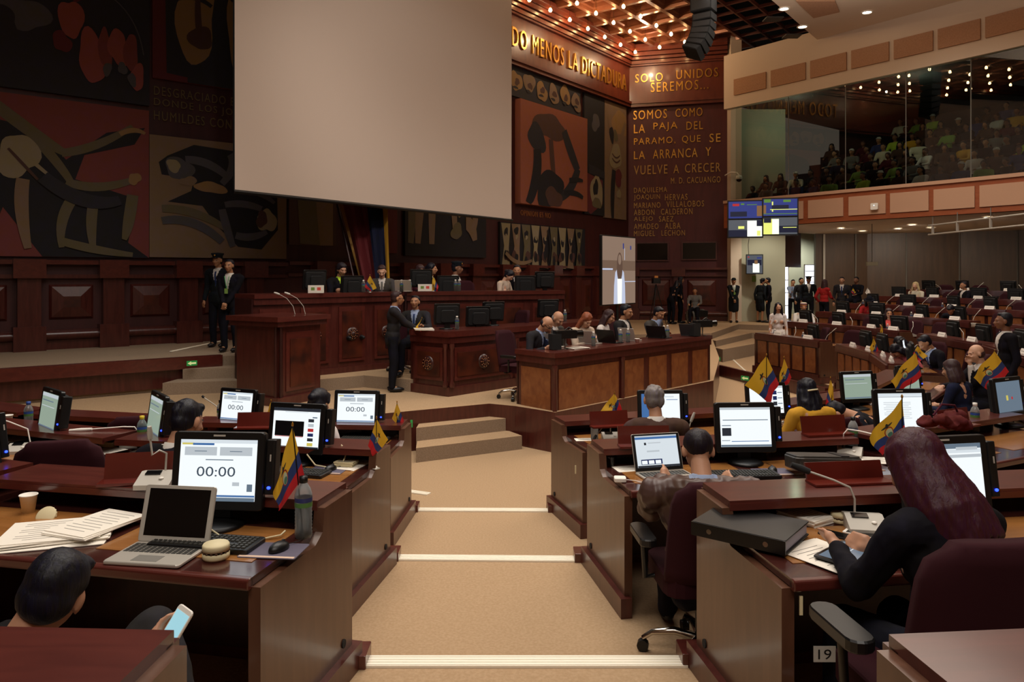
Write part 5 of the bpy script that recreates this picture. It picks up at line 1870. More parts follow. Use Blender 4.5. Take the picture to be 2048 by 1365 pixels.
# ---------------- projection screen
o = root('projection_screen', (0, 0, 0), 0, 'huge blank projection screen hanging in front of the murals', 'projection screen')
a, b = Vector((-4.62, 12.5)), Vector((-.012, 19.15))
d = b - a
X = Matrix.Translation((a.x, a.y, 0)) @ Matrix.Rotation(math.atan2(d.y, d.x), 4, 'Z')
L = d.length
N = 24
vs, fs = [], []
for j in range(N + 1):
    for i in range(N + 1):
        u_, v_ = i / N, j / N
        vs.append((L * u_, .03 * math.sin(u_ * 9 + v_) * (v_ * (1 - v_) + .15), 3.86 + (9.9 - 3.86) * v_))
for j in range(N):
    for i in range(N):
        fs.append((j * (N + 1) + i, j * (N + 1) + i + 1, (j + 1) * (N + 1) + i + 1, (j + 1) * (N + 1) + i))
nv = len(vs)
cl = MB().add(vs, fs, 'screen_cloth', True, X)
cl.build('cloth', o)
MB().box((L / 2, .06, 6.9), (L - .02, .01, 6.05), 'black_matt', X).build('black_backing', o)
MB().cyl((-.03, 0, 3.84), (L + .03, 0, 3.84), .035, .035, 'black', 8, X).build('bottom_bar', o)
MB().box((L / 2, .02, 9.97), (L + .2, .2, .2), 'black', X).build('housing', o)
for s_ in (.6, L - .6):
    MB().cyl((s_, .02, 10.0), (s_, .02, 11.2), .01, .01, 'black', 6, X).build('hanging_cable', o)
# smaller projection screen with the speaker
o = root('video_screen', (0, 0, 0), 0, 'smaller upright video screen showing a person in white beside the podium', 'screen')
a, b = Vector((2.17, 18.0)), Vector((3.18, 19.35))
d = b - a
X = Matrix.Translation((a.x, a.y, 0)) @ Matrix.Rotation(math.atan2(d.y, d.x), 4, 'Z')
L = d.length
z0, z1 = 1.73, 3.39
MB().rbox((L / 2, .04, (z0 + z1) / 2), (L + .05, .07, z1 - z0 + .06), .02, 'black', X, axis='y').build('frame', o)
mb = MB()
rects(mb, [(L / 2, (z0 + z1) / 2, L, z1 - z0, 'p_beige'), (L * .5, z0 + .95, L, .25, 'p_dim'), (L * .15, z0 + .86, L * .3, .04, 'p_shirt'), (L * .62, z1 - .22, .06, .14, 'v_blue'), (L * .85, z1 - .25, .06, .1, 'v_blue'), (L * .66, z1 - .42, .02, .3, 'p_shirt'),
           (L * .8, z0 + .55, L * .4, .02, 'p_shirt')])
def blobm(mb, cx, cz, rx, rz, y, mt, n=20, sq=1.0):
    mb.add([(cx + rx * math.copysign(abs(math.cos(2 * PI * i / n)) ** sq, math.cos(2 * PI * i / n)), y, cz + rz * math.copysign(abs(math.sin(2 * PI * i / n)) ** sq, math.sin(2 * PI * i / n))) for i in range(n)], [tuple(range(n))], mt)
mb.add([(L * .5 + a_, -.006, z0 + b_) for a_, b_ in ((-.30, .0), (.30, .0), (.28, .45), (.22, .78), (.10, .88), (-.10, .88), (-.22, .78), (-.28, .45))], [tuple(range(8))], 'p_shirt')
blobm(mb, L * .5, z0 + .92, .15, .36, -.007, 'p_hair')
blobm(mb, L * .5, z0 + 1.10, .08, .13, -.008, 'p_beige')
mb.add([(L * .5 + a_, -.0075, z0 + b_) for a_, b_ in ((-.10, .0), (.10, .0), (.12, .62), (-.12, .62))], [(0, 1, 2, 3)], 'v_white')
mb.v = [tuple(X @ Vector(p)) for p in mb.v]
mb.build('picture', o)
MB().cyl((L / 2, .06, .56), (L / 2, .06, 1.72), .04, .04, 'black', 8, X).build('stand', o)

# ---------------- video wall 2x2 and wall tv
def video(mb, X, w_, h, part):
    base = [(0, 0, w_, h, 'v_blue' if part < 2 else 'v_grey')]
    if part == 0:
        base += [(-w_ * .2, -h * .25, w_ * .5, h * .3, 'v_dark'), (-w_ * .28, h * .3, w_ * .2, h * .14, 's_red'), (-w_ * .08, h * .34, w_ * .1, h * .09, 'v_green'), (w_ * .2, h * .3, w_ * .3, h * .04, 'v_green'), (w_ * .42, -h * .08, w_ * .15, h * .62, 'v_skin')]
    elif part == 1:
        base += [(-w_ * .38, h * .4, w_ * .2, h * .2, 'v_green'), (w_ * .2, h * .38, w_ * .22, h * .14, 'v_green'), (-w_ * .23, h * .05, w_ * .04, h * .6, 'v_yellow'), (0, h * .0, w_ * .5, h * .28, 'v_dark'), (w_ * .1, -h * .12, w_ * .8, h * .04, 'v_yellow'), (0, -h * .38, w_, h * .04, 'v_green'), (-w_ * .46, -h * .1, w_ * .08, h * .5, 'v_skin')]
    elif part == 2:
        base += [(-w_ * .2, -h * .3, w_ * .6, h * .4, 'v_dark'), (-w_ * .12, h * .05, w_ * .18, h * .16, 'v_yellow'), (w_ * .28, -h * .02, w_ * .44, h * .94, 'v_white'), (w_ * .42, h * .3, w_ * .16, h * .36, 'v_dark'), (w_ * .4, -h * .3, w_ * .1, h * .3, 'v_yellow')]
    elif part == 3:
        base += [(w_ * .2, -h * .2, w_ * .6, h * .4, 'v_dark'), (w_ * .28, -h * .1, w_ * .4, h * .04, 'v_yellow'), (-w_ * .27, -h * .04, w_ * .46, h * .92, 'v_yellow'), (-w_ * .14, -h * .04, w_ * .2, h * .9, 'v_white'), (-w_ * .38, h * .34, w_ * .22, h * .3, 'v_dark')]
    else:
        base += [(0, h * .1, w_ * .9, h * .3, 'v_dark'), (w_ * .1, -h * .2, w_ * .42, h * .5, 'v_white'), (w_ * .1, h * .12, w_ * .2, h * .2, 'v_skin'), (-w_ * .38, h * .4, w_ * .1, h * .06, 's_red'), (w_ * .3, h * .35, w_ * .3, h * .08, 'v_blue')]
    m2 = MB()
    rects(m2, base, -.003)
    m2.v = [tuple(X @ Vector(p)) for p in m2.v]
    for v0 in (0,):
        off0 = len(mb.v)
    mb.v += m2.v
    for f, mi_ in zip(m2.f, m2.m):
        mb.f.append(tuple(off0 + q for q in f))
        mb.m.append(mb.mi(m2.mats[mi_]))
        mb.sm.append(False)
YW = 24.15
lab4 = ['upper left', 'upper right', 'lower left', 'lower right']
for i in range(4):
    c_, r_ = i % 2, i // 2
    y_ = YW - .45 * c_
    c = P(1490.5 + 70 * c_, (419 if r_ == 0 else 457) + (-5 if c_ else 0) + (1 if r_ == 0 else 0), y_)
    w_, h_ = 69 / F * y_, 38.5 / F * y_
    o = root('wall_monitor', tuple(c), math.radians(-14), '%s screen of the two by two video wall' % lab4[i], 'screen', 'screens of the video wall')
    MB().rbox((0, .04, 0), (w_, .08, h_), .01, 'black', axis='y').build('casing', o)
    mb = MB()
    video(mb, Matrix.Identity(4), w_ - .08, h_ - .08, i)
    mb.build('picture', o)
    if r_ == 1:
        MB().box((0, .3, 0), (.1, .5, .1), 'black').build('wall_arm', o)
c = P(1509, 529, 27.2)
o = root('wall_monitor', tuple(c), math.radians(-18), 'small tilted screen on the pale wall above the whispering guards', 'screen')
MB().rbox((0, .05, 0), (.60, .10, .72), .01, 'black', axis='y').box((0, .25, .25), (.06, .5, .06), 'grey_dark').build('casing', o)
mb = MB()
video(mb, Matrix.Identity(4), .54, .66, 4)
mb.build('picture', o)
MB().tube([(-.2, .1, .36), (-.22, .1, .7), (-.18, .05, 1.0), (-.2, .05, 1.25)], .012, 'black', 6).build('cable', o)
# dome camera
c = P(1478, 357, 27.0)
o = root('dome_camera', tuple(c), 0, 'white dome security camera on a curved bracket beside the gallery glass', 'camera')
MB().lathe([(.0, .12), (.10, .10), (.12, .0), (.10, -.04)], 'white', 14).build('housing', o)
MB().ell((0, 0, -.05), (.095, .095, .08), 'black_gloss', 12, 8).build('dome', o)
MB().tube([(0, 0, .11), (-.05, .1, .22), (-.2, .3, .26), (-.3, .7, .2)], .025, 'white', 8).build('bracket', o)
# small devices on the rear walls
c = P(1744, 528, 24.6)
o = root('projector', (c.x, c.y, c.z), math.radians(-20), 'white box projector hanging in front of the rear timber wall', 'projector')
MB().rbox((0, 0, 0), (.34, .3, .12), .03, 'wall_light').build('casing', o)
MB().cyl((0, 0, .06), (0, 0, 4.12 - c.z), .012, .012, 'grey', 6).build('ceiling_pole', o)
x, y, _ = ray_poly(1752, BS)
o = root('wireless_router', (x - .08, y - .06, 4.50), math.radians(-52), 'small white access box mounted on the balcony front', 'access box')
MB().rbox((0, 0, 0), (.22, .05, .2), .03, 'white', axis='y').build('casing', o)
MB().ell((0, -.028, .03), (.02, .006, .02), 's_white', 8, 6).build('status_light', o)
c = P(1509, 558, 27.75)
tag(MB().rbox((c.x, 27.8, c.z), (.14, .05, .22), .02, 'green_cloth', axis='y').build('emergency_call_point'), 'small greenish box on the pale wall under the tilted screen', 'wall box')
# metal rail frame under the balcony
o = root('lighting_truss', (0, 0, 0), 0, 'long pale metal rail frame under the balcony at the right', 'truss')
p, q = P(1857, 460, 21.5), P(2070, 442, 17.0)
for k_, dz in (('top_rail', 0.0), ('bottom_rail', -.26)):
    MB().tube([(p.x, p.y, p.z + .12 + dz), (q.x, q.y, p.z + .12 + dz)], .025, 'silver', 6).build(k_, o)
for t in (.05, .32, .64, .95):
    r_ = p.lerp(q, t)
    MB().box((r_.x, r_.y, p.z + .0), (.05, .05, .3), 'silver').build('post', o)
    MB().cyl((r_.x, r_.y, p.z + .15), (r_.x, r_.y, 4.12), .012, .012, 'grey', 6).build('hanger', o)
# line array loudspeakers
o = root('line_array_loudspeaker', (0, 0, 0), 0, 'black curved stack of loudspeakers hanging under the ceiling', 'loudspeaker')
ctr = [(1407, 10, 0), (1409, 36, 0), (1408, 52, 3), (1405, 66, 7), (1401, 79, 12), (1395, 91, 18), (1387, 103, 24)]
for i, (px, py, tl_) in enumerate(ctr):
    c = P(px, py, 20.0)
    X = Matrix.Translation(c) @ Matrix.Rotation(math.radians(-35), 4, 'Z') @ Matrix.Rotation(math.radians(-tl_ * 1.4), 4, 'X') @ Matrix.Rotation(math.radians(tl_ * 1.2), 4, 'Y')
    hh = .36 if i == 0 else .17
    w_ = .52 if i else .58
    b = MB().box((0, 0, 0), (w_, .42, hh), 'black_matt', X).box((0, -.215, 0), (w_ - .06, .012, hh - .04), 'grey_dark', X)
    b.build('cabinet', o)
c = P(1407, 0, 20.0)
for s_ in (-.15, .15):
    MB().cyl((c.x + s_, c.y, c.z), (c.x + s_, c.y, 11.9), .012, .012, 'black', 6).build('chain', o)

# ---------------- big flag on a leaning pole behind the dais
o = root('ceremonial_flag', (-3.05, 15.6, DAZ), 0, 'large dark red and blue flag with gold fringe leaning behind the dais', 'flag')
Yf = 15.9
A1, A2, B1, B2 = P(672, 385, Yf), P(775, 385, Yf), P(725, 590, Yf), P(782, 590, Yf)
org = Vector((-3.05, 15.6, DAZ))
N = 16
vs, fs, mts = [], [], []
mb = MB()
for j in range(N + 1):
    for i in range(N + 1):
        u_, v_ = i / N, j / N
        p = (A1 * (1 - u_) + A2 * u_) * (1 - v_) + (B1 * (1 - u_) + B2 * u_) * v_
        p = p + Vector((.0, .10 * math.sin(u_ * 16 + v_ * 2), 0))
        vs.append(tuple(p - org))
for j in range(N):
    for i in range(N):
        f = (j * (N + 1) + i, (j + 1) * (N + 1) + i, (j + 1) * (N + 1) + i + 1, j * (N + 1) + i + 1)
        mb.add([vs[q] for q in f], [(0, 1, 2, 3)], 'gold_dull' if i == 0 else ('flag_red' if i < 9 else ('navy' if i < 14 else 'yellow_cloth')), True)
mb.build('cloth', o)
MB().tube([(0, 0, 0), tuple(P(668, 380, 16.0) - org)], .025, 'mahogany_dark', 8).build('pole', o)
MB().lathe([(0, 0), (.2, 0), (.2, .04), (.05, .08), (0, .08)], 'mahogany', 14).build('foot', o)
# green arrow signs
def arrow(px, py, p, label, left=True, w_=.20, ang=0):
    o = root('exit_arrow_sign', p, ang, label, 'sign', 'green arrow signs')
    MB().box((0, 0, 0), (w_, .008, w_ * .5), 'green_sign').build('plate', o)
    s_ = -1 if left else 1
    MB().add([(s_ * x * w_, -.006, z * w_) for x, z in ((.42, 0), (.08, .2), (.08, .09), (-.40, .09), (-.40, -.09), (.08, -.09), (.08, -.2))], [(0, 1, 2, 3, 4, 5, 6)], 'sign_glow').build('arrow', o)
c = P(372, 720, 12.0)
arrow(0, 0, (c.x + .06, c.y + .08, LPZ - .055), 'green arrow sign on the ledge of the left platform', ang=math.radians(37.5), w_=.16)
for i, (px, py, Yd) in enumerate(((1437, 693, 23.2), (1434, 718, 19.5), (1490, 757, 16.9), (1600, 772, 15.6), (1683, 790, 14.6))):
    c = P(px, py, Yd)
    arrow(0, 0, tuple(c), 'green arrow sign on a dark plinth, %s from the secretaries desk' % ords[i], ang=math.radians(-50))
c = P(823, 848, 10.2)
tag(MB().box(tuple(c), (.03, .012, .10), 'green_sign').build('exit_marker'), 'tiny green marker on the desk corner beside the podium stairs', 'sign')
# dark plinth blocks of the right aisle
for i, (pa, pb, z) in enumerate((((1436, 738), (1520, 760), .2), ((1575, 770), (1650, 790), .2), ((1640, 800), (1705, 790), .2))):
    a, b = G(pa[0], pa[1] + 14, 0), G(pb[0], pb[1] + 14, 0)
    d = Vector((b.x - a.x, b.y - a.y))
    tag(MB().box((d.length / 2, .04, .13), (d.length, .08, .26), 'mahogany').build('aisle_plinth', None, (a.x, a.y, 0), math.atan2(d.y, d.x)), 'low dark wood plinth carrying an arrow sign, %s from the left' % ords[i], 'plinth')
# wood blocks at the aisle ends
for i, (x, y, z, s_) in enumerate(((-.78, 3.66, .56, 'left side, nearest'), (.90, 3.68, .56, 'right side, nearest'), (-.90, 5.48, .38, 'left side, middle'), (.53, 5.46, .38, 'right side, middle'), (-.97, 7.17, .20, 'left side, farthest'), (.42, 7.16, .20, 'right side, farthest'))):
    tag(MB().rbox((0, 0, 0), (.16, .15, .13), .006, 'mahogany_red').build('wood_block', None, (x, y, z + .0), 0), 'small red wood block at the end of a white nosing, %s' % s_, 'block', 'wood blocks at the nosings')
# ================================================================ NEAR DESKS: things on them
D1, D2, D3 = .963, 1.143, 1.323
def on(px, py, z):
    v_ = G(px, py, z)
    return (v_.x, v_.y, z)
def dg(a):
    return math.radians(a)
LM = 'lit monitors on the near desks'
monitor('clock', (-1.32, 3.36, D3), dg(-4), 'large black monitor showing 00:00 on the nearest left desk', LM)
monitor('video', (-1.49, 5.17, D2), dg(-14), 'black monitor with a dark video window beside thumbnails, second row left', LM)
monitor('clock', (-1.44, 6.92, D1), dg(-6), 'black monitor showing 00:00 beside the woman in embroidered blouse', LM)
monitor('clock', (-2.58, 7.02, D1), dg(-22), 'black monitor showing 00:00 in front of the lectern', LM)
monitor('form', (-2.68, 5.62, D2), dg(-52), 'turned monitor with a pale green page above the dark haired man', LM)
monitor('form', (-3.60, 5.82, D2), dg(-42), 'turned monitor with a pale green page at the far left', LM)
monitor('off', (-2.80, 3.80, D3), dg(70), 'black monitor turned away at the left edge of the picture', LM)
monitor('blue', (1.375, 6.93, D1), dg(2), 'monitor with white and blue page behind the grey haired man', LM)
monitor('page', (1.62, 5.20, D2), dg(3), 'monitor with a white web page beside the man in brown leather', LM)
monitor('thumbs', (2.52, 7.42, D1), dg(10), 'monitor with small pictures half covered by a flag', LM)
monitor('form', (3.83, 8.30, D1), dg(14), 'small monitor with a pale form right of the yellow blouse', LM)
monitor('form', (4.72, 8.9, D1), dg(30), 'monitor with coloured lines behind the crested flag', LM)
monitor('doc', (3.02, 5.82, D2), dg(4), 'monitor showing a text page behind the redhead', LM)
monitor('desk_blue', (4.30, 6.48, D2), dg(28), 'turned monitor with a blue grey desktop at the right edge', LM)
monitor('mail', (1.90, 3.27, D3), dg(10), 'large bright monitor right behind the red haired woman', LM)

# laptops
p = on(300, 1117, D3)
laptop((p[0] + .02, p[1] + .02, D3), dg(-8), 'open silver laptop with black display on the nearest left desk', 'off', 'silver', 106, .32, .225)
p = on(1335, 957, D2)
laptop((1.00, 4.83, D2), dg(14), 'open laptop with a blue and white page in front of the man in brown leather', 'social', 'silver', 108, .345, .24, bezel='black')

# keyboards
KBK.put((-1.27, 3.12, D3), dg(-10), 'black keyboard behind the silver laptop', 'keyboards')
KBK.put((-1.42, 4.92, D2), dg(-14), 'black keyboard under the monitor with the video window', 'keyboards')
KBK.put((1.50, 4.86, D2), dg(2), 'black keyboard in front of the man in brown leather', 'keyboards')
KBK.put((-2.42, 5.20, D2), dg(-42), 'black keyboard beside the brown haired man, second row left', 'keyboards')
KBK.put((-3.9, 5.62, D2), dg(-60), 'black keyboard at the far left under the turned monitor', 'keyboards')
KBK.put((1.98, 2.85, D3), dg(12), 'black keyboard right of the red haired woman', 'keyboards')
KBK.put((-1.32, 6.72, D1), dg(-5), 'black keyboard under the monitor beside the embroidered blouse', 'keyboards')
# mice and pads
def pad(loc, rz, label, w_=.24, d=.17):
    o = root('mouse_pad', loc, rz, label, 'mouse pad', 'mouse pads')
    MB().rbox((0, 0, .002), (w_, d, .004), .01, 'pad_c').build('mat', o)
    MB().box((0, -d / 2 + .012, .0045), (w_ - .01, .016, .001), 'pad_s').build('colour_strip', o)
for (px, py, z, rz, lab, dx) in ((548, 1103, D3, -6, 'beside the water bottle on the nearest left desk', .02), (655, 942, D2, -8, 'at the aisle end of the second left desk', .02), (1545, 945, D2, 4, 'right of the keyboard of the man in brown leather', .0)):
    q = on(px, py, z)
    pad((q[0], q[1], z), dg(rz), 'purple grey mouse pad ' + lab)
    MOK.put((q[0] + dx, q[1] + .0, z + .004), dg(rz - 20), 'black mouse on the pad ' + lab, 'computer mice')
MOK.put(on(232, 985 + 10, D3), dg(60), 'black mouse behind the open papers', 'computer mice')

# bottles
for (px, py, z, kd, lab) in ((607, 1075, D3, 'black', 'tall water bottle with blue and green label on the nearest left desk'), (284, 897, D2, 'yellow', 'water bottle with a yellow cap, second row left'),
                             (57, 862, D2, 'blue', 'water bottle beside the far left monitor'), (441, 850, D1, 'black', 'water bottle near the pink round box'),
                             (1189, 880, D1, 'black', 'water bottle at the aisle end of the front right desk'), (1706, 900, D2, 'black', 'water bottle behind the black leather folder'),
                             (1950, 865, D2, 'white', 'water bottle beside the red bag')):
    q = on(px, py, z)
    b = BOT[kd].put(q, rnd.uniform(0, 3), lab, 'water bottles on the near desks')
    b.scale = (1.12, 1.12, 1.2) if z == D3 else (1.05, 1.05, 1.12)

# paper, books, folders
paper_stack('document_papers', on(120, 1072, D3), dg(20), .40, .30, .022, 'open stack of printed papers left of the silver laptop', 'papers', sheets=6, skew=.025)
o = paper_stack('document_papers', tuple(Vector(on(195, 1062, D3)) + Vector((0, 0, .023))), dg(-22), .24, .32, .012, 'curled printed pages lying on the open stack', 'papers', sheets=3, skew=.02)
paper_stack('document_papers', on(700, 930, D2), dg(-20), .21, .28, .006, 'white sheets at the aisle end of the second left desk', sheets=3)
paper_stack('note_block', tuple(Vector(on(692, 933, D2)) + Vector((0, 0, .007))), dg(-12), .14, .10, .03, 'thick cream note block on the white sheets', 'note block', 'cream', sheets=4, skew=.004)
paper_stack('document_papers', on(200, 905, D2), dg(-30), .2, .28, .004, 'white sheets beside the keyboard, second row left', sheets=2)
paper_stack('document_papers', on(1655, 1112, D3), dg(30), .22, .30, .006, 'white papers under the tablet of the red haired woman', sheets=3, skew=.04)
paper_stack('note_block', on(1612, 1040, D3), dg(32), .15, .20, .03, 'white note block with an orange band on the right desk', 'note block', 'paper', sheets=5, skew=.006)
paper_stack('document_papers', on(1256, 938, D2), dg(12), .2, .14, .003, 'white sheet left of the blue and white laptop', sheets=2)
paper_stack('document_papers', on(1170, 880, D1), dg(5), .18, .1, .003, 'white sheet at the end of the front right desk', sheets=2)
paper_stack('document_papers', on(1745, 922, D2), dg(-8), .26, .18, .004, 'white papers beside the black leather folder', sheets=2)
paper_stack('document_papers', on(395, 862, D1), dg(-12), .34, .24, .012, 'orange folder with papers near the pink round box', 'papers', 'orange_p', sheets=3)
paper_stack('document_papers', on(22, 880, D2), dg(-40), .22, .2, .004, 'white sheets at the far left edge', sheets=2)
# binder
def binder(loc, rz, label):
    o = root('ring_binder', loc, rz, label, 'binder')
    MB().rbox((0, 0, .008), (.31, .40, .006), .01, 'black', axis='z').build('bottom_cover', o)
    MB().rbox((0, 0, .062), (.31, .40, .006), .01, 'black').build('top_cover', o)
    MB().box((-.155, 0, .035), (.006, .40, .056), 'black').build('spine', o)
    MB().box((.01, 0, .034), (.28, .38, .045), 'binder_paper').build('pages', o)
    r = MB()
    for y_ in (-.12, .12):
        r.cyl((-.159, y_, .035), (-.157, y_, .035), .011, .011, 'chrome', 12)
    r.build('finger_ring', o)
q = on(1510, 1075, D3)
binder((q[0] - .02, q[1] - .0, D3 + .005), dg(52), 'thick black ring binder at the aisle end of the right desk')
tag(MB().tube([(0, 0, .006), (.05, -.03, .008), (.12, -.02, .006)], .006, 'cap_y').build('highlighter_cord', None, on(1478, 1072, D3)), 'yellow strip sticking out under the black binder', 'marker')
# black leather folder with its holder
o = root('leather_folder', (2.02, 4.88, D2 + .045), dg(-4), 'puffy black leather folder leaning on a dark holder, second row right', 'folder')
X = Matrix.Rotation(dg(-8), 4, 'X')
MB().rbox((0, 0, .04), (.42, .30, .08), .05, 'leather', X).build('body', o)
MB().rbox((0, 0, .085), (.40, .28, .012), .04, 'leather', X).box((.10, 0, .093), (.05, .28, .004), 'black', X).build('flap', o)
MB().tube([(-.19, -.13, .05), (0, -.15, .05), (.19, -.13, .05)], .004, 'grey_dark', 6).build('zip', o)
HD = 'red wood document holders'
for (px, py, z, rz, lab) in ((300, 955, 1.452, 10, 'on the ledge in front of the brown haired man'), (520, 853, 1.092, 4, 'on the front left ledge beside the small flag'),
                             (1217, 850, 1.092, 14, 'on the front right ledge under the wide flag'), (1285, 888, 1.272, 4, 'behind the grey haired man'),
                             (1642, 865, 1.272, 12, 'in front of the yellow blouse'), (1680, 955, 1.452, 8, 'on the nearest right ledge under the leather folder'), (1900, 850, 1.272, 25, 'beside the red bag')):
    q = on(px, py, z)
    h_ = HOK.put((q[0], q[1] - .06, z), dg(rz), 'dark red wooden document holder ' + lab, HD)
    h_.scale = (1.1, 1, .66) if 'leather folder' in lab else (1, 1, 1)

# cup, round boxes, box, red bag
def cup(loc, label, r=.038, h=.085, mt='white'):
    o = root('drinking_cup', loc, 0, label, 'cup')
    MB().lathe([(0, .002), (r * .68, .0), (r * .98, h * .93), (r * 1.06, h * .95), (r * 1.06, h), (r * .94, h), (r * .64, .01), (0, .01)], mt, 20).build('cup_body', o)
    return o
cup(on(57, 1025, D3), 'white foam cup behind the open papers, nearest left desk')
cup(on(1220, 933, D2), 'pink transparent plastic cup on the second right desk', .045, .07, 'pink_clear')
cup(on(16, 850, D2), 'white foam cup at the far left edge')
def roundbox(loc, label, mt='cream', r=.045, h=.045, rz=0, rx=0, dark=True):
    o = root('round_box', loc, rz, label, 'round box')
    o.rotation_euler = (rx, 0, rz)
    MB().lathe([(0, 0), (r * .92, 0), (r, .008), (r, h * .42), (r * .93, h * .44)], mt, 24).build('bottom_half', o)
    m_ = MB()
    for i in range(16):
        a = 2 * PI * i / 16
        m_.ell((r * .90 * math.cos(a), r * .90 * math.sin(a), h * .5), (.007, .007, .005), 'brown_fill' if dark else mt, 6, 4)
    m_.build('filling', o)
    MB().lathe([(r * .93, h * .56), (r, h * .58), (r, h * .88), (r * .92, h), (0, h)], mt, 24).build('top_half', o)
roundbox(on(432, 1117, D3), 'cream round box with a dark seam beside the silver laptop', r=.052, h=.06)
roundbox(tuple(Vector(on(95, 1035, D3))), 'cream round lid leaning behind the open papers', rx=dg(50), h=.02, dark=False)
roundbox(on(1682, 1045, D3), 'cream round box with a dark seam beside the microphone unit, right desk')
roundbox(on(428, 862, D1), 'pink round box near the water bottle, front left desk', mt='pink_box', r=.05, h=.05, rx=dg(30), dark=False)
tag(MB().rbox((0, 0, .02), (.14, .09, .04), .01, 'cream').build('woven_box', None, on(220, 893, D2), dg(-20)), 'small woven box beside the microphone unit, second row left', 'box')
q = on(1240, 963, D2)
o = root('power_adapter', q, dg(-4), 'square white power adapter at the edge of the second right desk', 'power adapter')
MB().rbox((0, 0, .013), (.075, .075, .026), .012, 'white').build('brick', o)
MB().tube([(.035, 0, .01), (.09, .0, .006), (.15, -.05, .005), (.2, -.04, .005)], .0025, 'white', 6).build('cable', o)
# phones and tablet
def phone(loc, rot, label, case='black', scr='black_gloss', w_=.068, h_=.138):
    o = root('mobile_phone', loc, 0, label, 'phone')
    o.rotation_euler = rot
    MB().rbox((0, 0, .004), (w_, h_, .008), .01, case).build('casing', o)
    MB().box((0, 0, .0085), (w_ - .008, h_ - .030, .0006), scr).build('display', o)
    return o
phone(on(1672, 1072, D3), (0, 0, dg(48)), 'white mobile phone lying left, beside the note block')
phone(on(1722, 1070, D3), (0, 0, dg(48)), 'white mobile phone lying right, beside the microphone unit', 'white')
o = root('tablet_computer', tuple(Vector(on(1700, 1118, D3)) + Vector((0, 0, .012))), dg(42), 'black tablet with a blue glowing page under the redhead\'s hand', 'tablet')
MB().rbox((0, 0, .005), (.26, .18, .009), .012, 'black').build('casing', o)
MB().box((0, 0, .010), (.22, .15, .0006), 's_steel').box((.02, .01, .0104), (.10, .004, .0004), 's_pale').build('display', o)
tag(MB().tube([(0, 0, .006), (.08, .03, .006)], .005, 'cap_y').build('marker_pen', None, on(1755, 1068, D3)), 'yellow marker pen beside the microphone unit', 'pen')

# microphones
def mic(loc, rz, pts, label, unit=True, head='black_matt', neck='grey_light', hr=.014):
    k = Kit(mic_fn(pts, unit, head, neck, hr))
    return k.put(loc, rz, label, 'microphones on the near desks')
mic((-1.68, 3.55, 1.452), dg(5), [(.02, .05, .05), (.025, .05, .14), (.0, .03, .16), (-.03, .02, .14), (-.035, .01, .22), (-.035, .0, .28)], 'silver bent gooseneck microphone left of the nearest 00:00 monitor', head='grey_light')
mic(on(268, 893, D2), dg(8), [(.02, .02, .05), (.02, .02, .11), (0, .01, .145), (-.08, .0, .15), (-.30, .0, .138), (-.46, .0, .132)], 'long white horizontal gooseneck microphone, second row left', head='white', neck='white')
mic(on(1730, 1060, D3), dg(-10), [(-.03, .05, .05), (-.03, .05, .12), (-.05, .05, .17), (-.12, .05, .20), (-.22, .06, .23), (-.30, .06, .26)], 'gooseneck microphone with black foam head on the nearest right desk', hr=.017)
mic(on(1222, 880, D1), dg(2), [(.0, .03, .05), (.0, .03, .12), (-.02, .02, .16), (-.08, -.03, .12), (-.15, -.10, .06), (-.18, -.14, .03)], 'gooseneck microphone bent down beside the wide flag')
mic(on(1370, 895, D1), dg(-5), [(.0, .0, .04), (.02, .0, .12), (.05, .0, .22), (.08, .0, .30)], 'thin pale gooseneck microphone right of the grey haired man', False, 'grey_light')
mic(on(1700, 912, D2), dg(-30), [(-.04, .05, .05), (-.05, .05, .14), (-.02, .05, .18), (.06, .05, .175), (.20, .02, .16), (.28, .0, .15)], 'white arched gooseneck microphone behind the leather folder', neck='white')
mic(on(440, 838, D1), dg(5), [(.05, 0, .03), (.02, 0, .08), (-.06, 0, .15), (-.16, .0, .22), (-.18, 0, .24)], 'thin gooseneck microphone above the pink round box', False)
mic(on(40, 905, D2), dg(10), [(.05, .05, .05), (.03, .05, .16), (-.1, .05, .22), (-.35, .04, .30), (-.5, .04, .34)], 'white slanting gooseneck microphone at the far left', head='white', neck='white')
mic(on(1700, 846, D1), dg(10), [(.0, .0, .05), (-.05, .0, .08), (-.14, 0, .12), (-.2, 0, .15)], 'thin white gooseneck microphone beside the yellow blouse', False, 'white', 'white')

# red bag
Sb = Soup()
rr = random.Random(3)
for i in range(14):
    Sb.ell((rr.uniform(-.16, .16), rr.uniform(-.08, .08), rr.uniform(.03, .11)), (rr.uniform(.04, .09), rr.uniform(.04, .06), rr.uniform(.02, .05)), Matrix.Rotation(rr.uniform(0, 3), 4, 'Z'))
bm_ = Sb.fuse(.012, 2, .02, 16, 2)
o = root('handbag', on(1895, 862, 1.272), dg(10), 'crumpled red handbag lying on the second right ledge', 'bag')
emit_obj('bag_body', bm_, ['bag_red'], o)
MB().tube([(-.12, 0, .12), (-.05, .0, .20), (.06, 0, .19), (.12, .02, .10)], .008, 'maroon_cloth', 8).build('strap', o)

# cables hanging from the near monitors
tag(MB().tube([(-.12, 0, .05), (-.05, -.03, .02), (.03, -.06, .006), (.12, -.02, .006), (.19, .01, .012), (.2, .04, .02)], .004, 'cream').build('white_cable', None, (-1.18, 3.20, D3)), 'white cable curling under the nearest 00:00 monitor', 'cable')
tag(MB().tube([(-.1, 0, .08), (-.03, -.05, .02), (.06, -.06, .006), (.15, -.02, .03), (.17, .03, .10), (.12, .06, .13)], .005, 'cream').build('white_cable', None, (-1.30, 5.12, D2)), 'white cable looping under the monitor with the video window', 'cable')
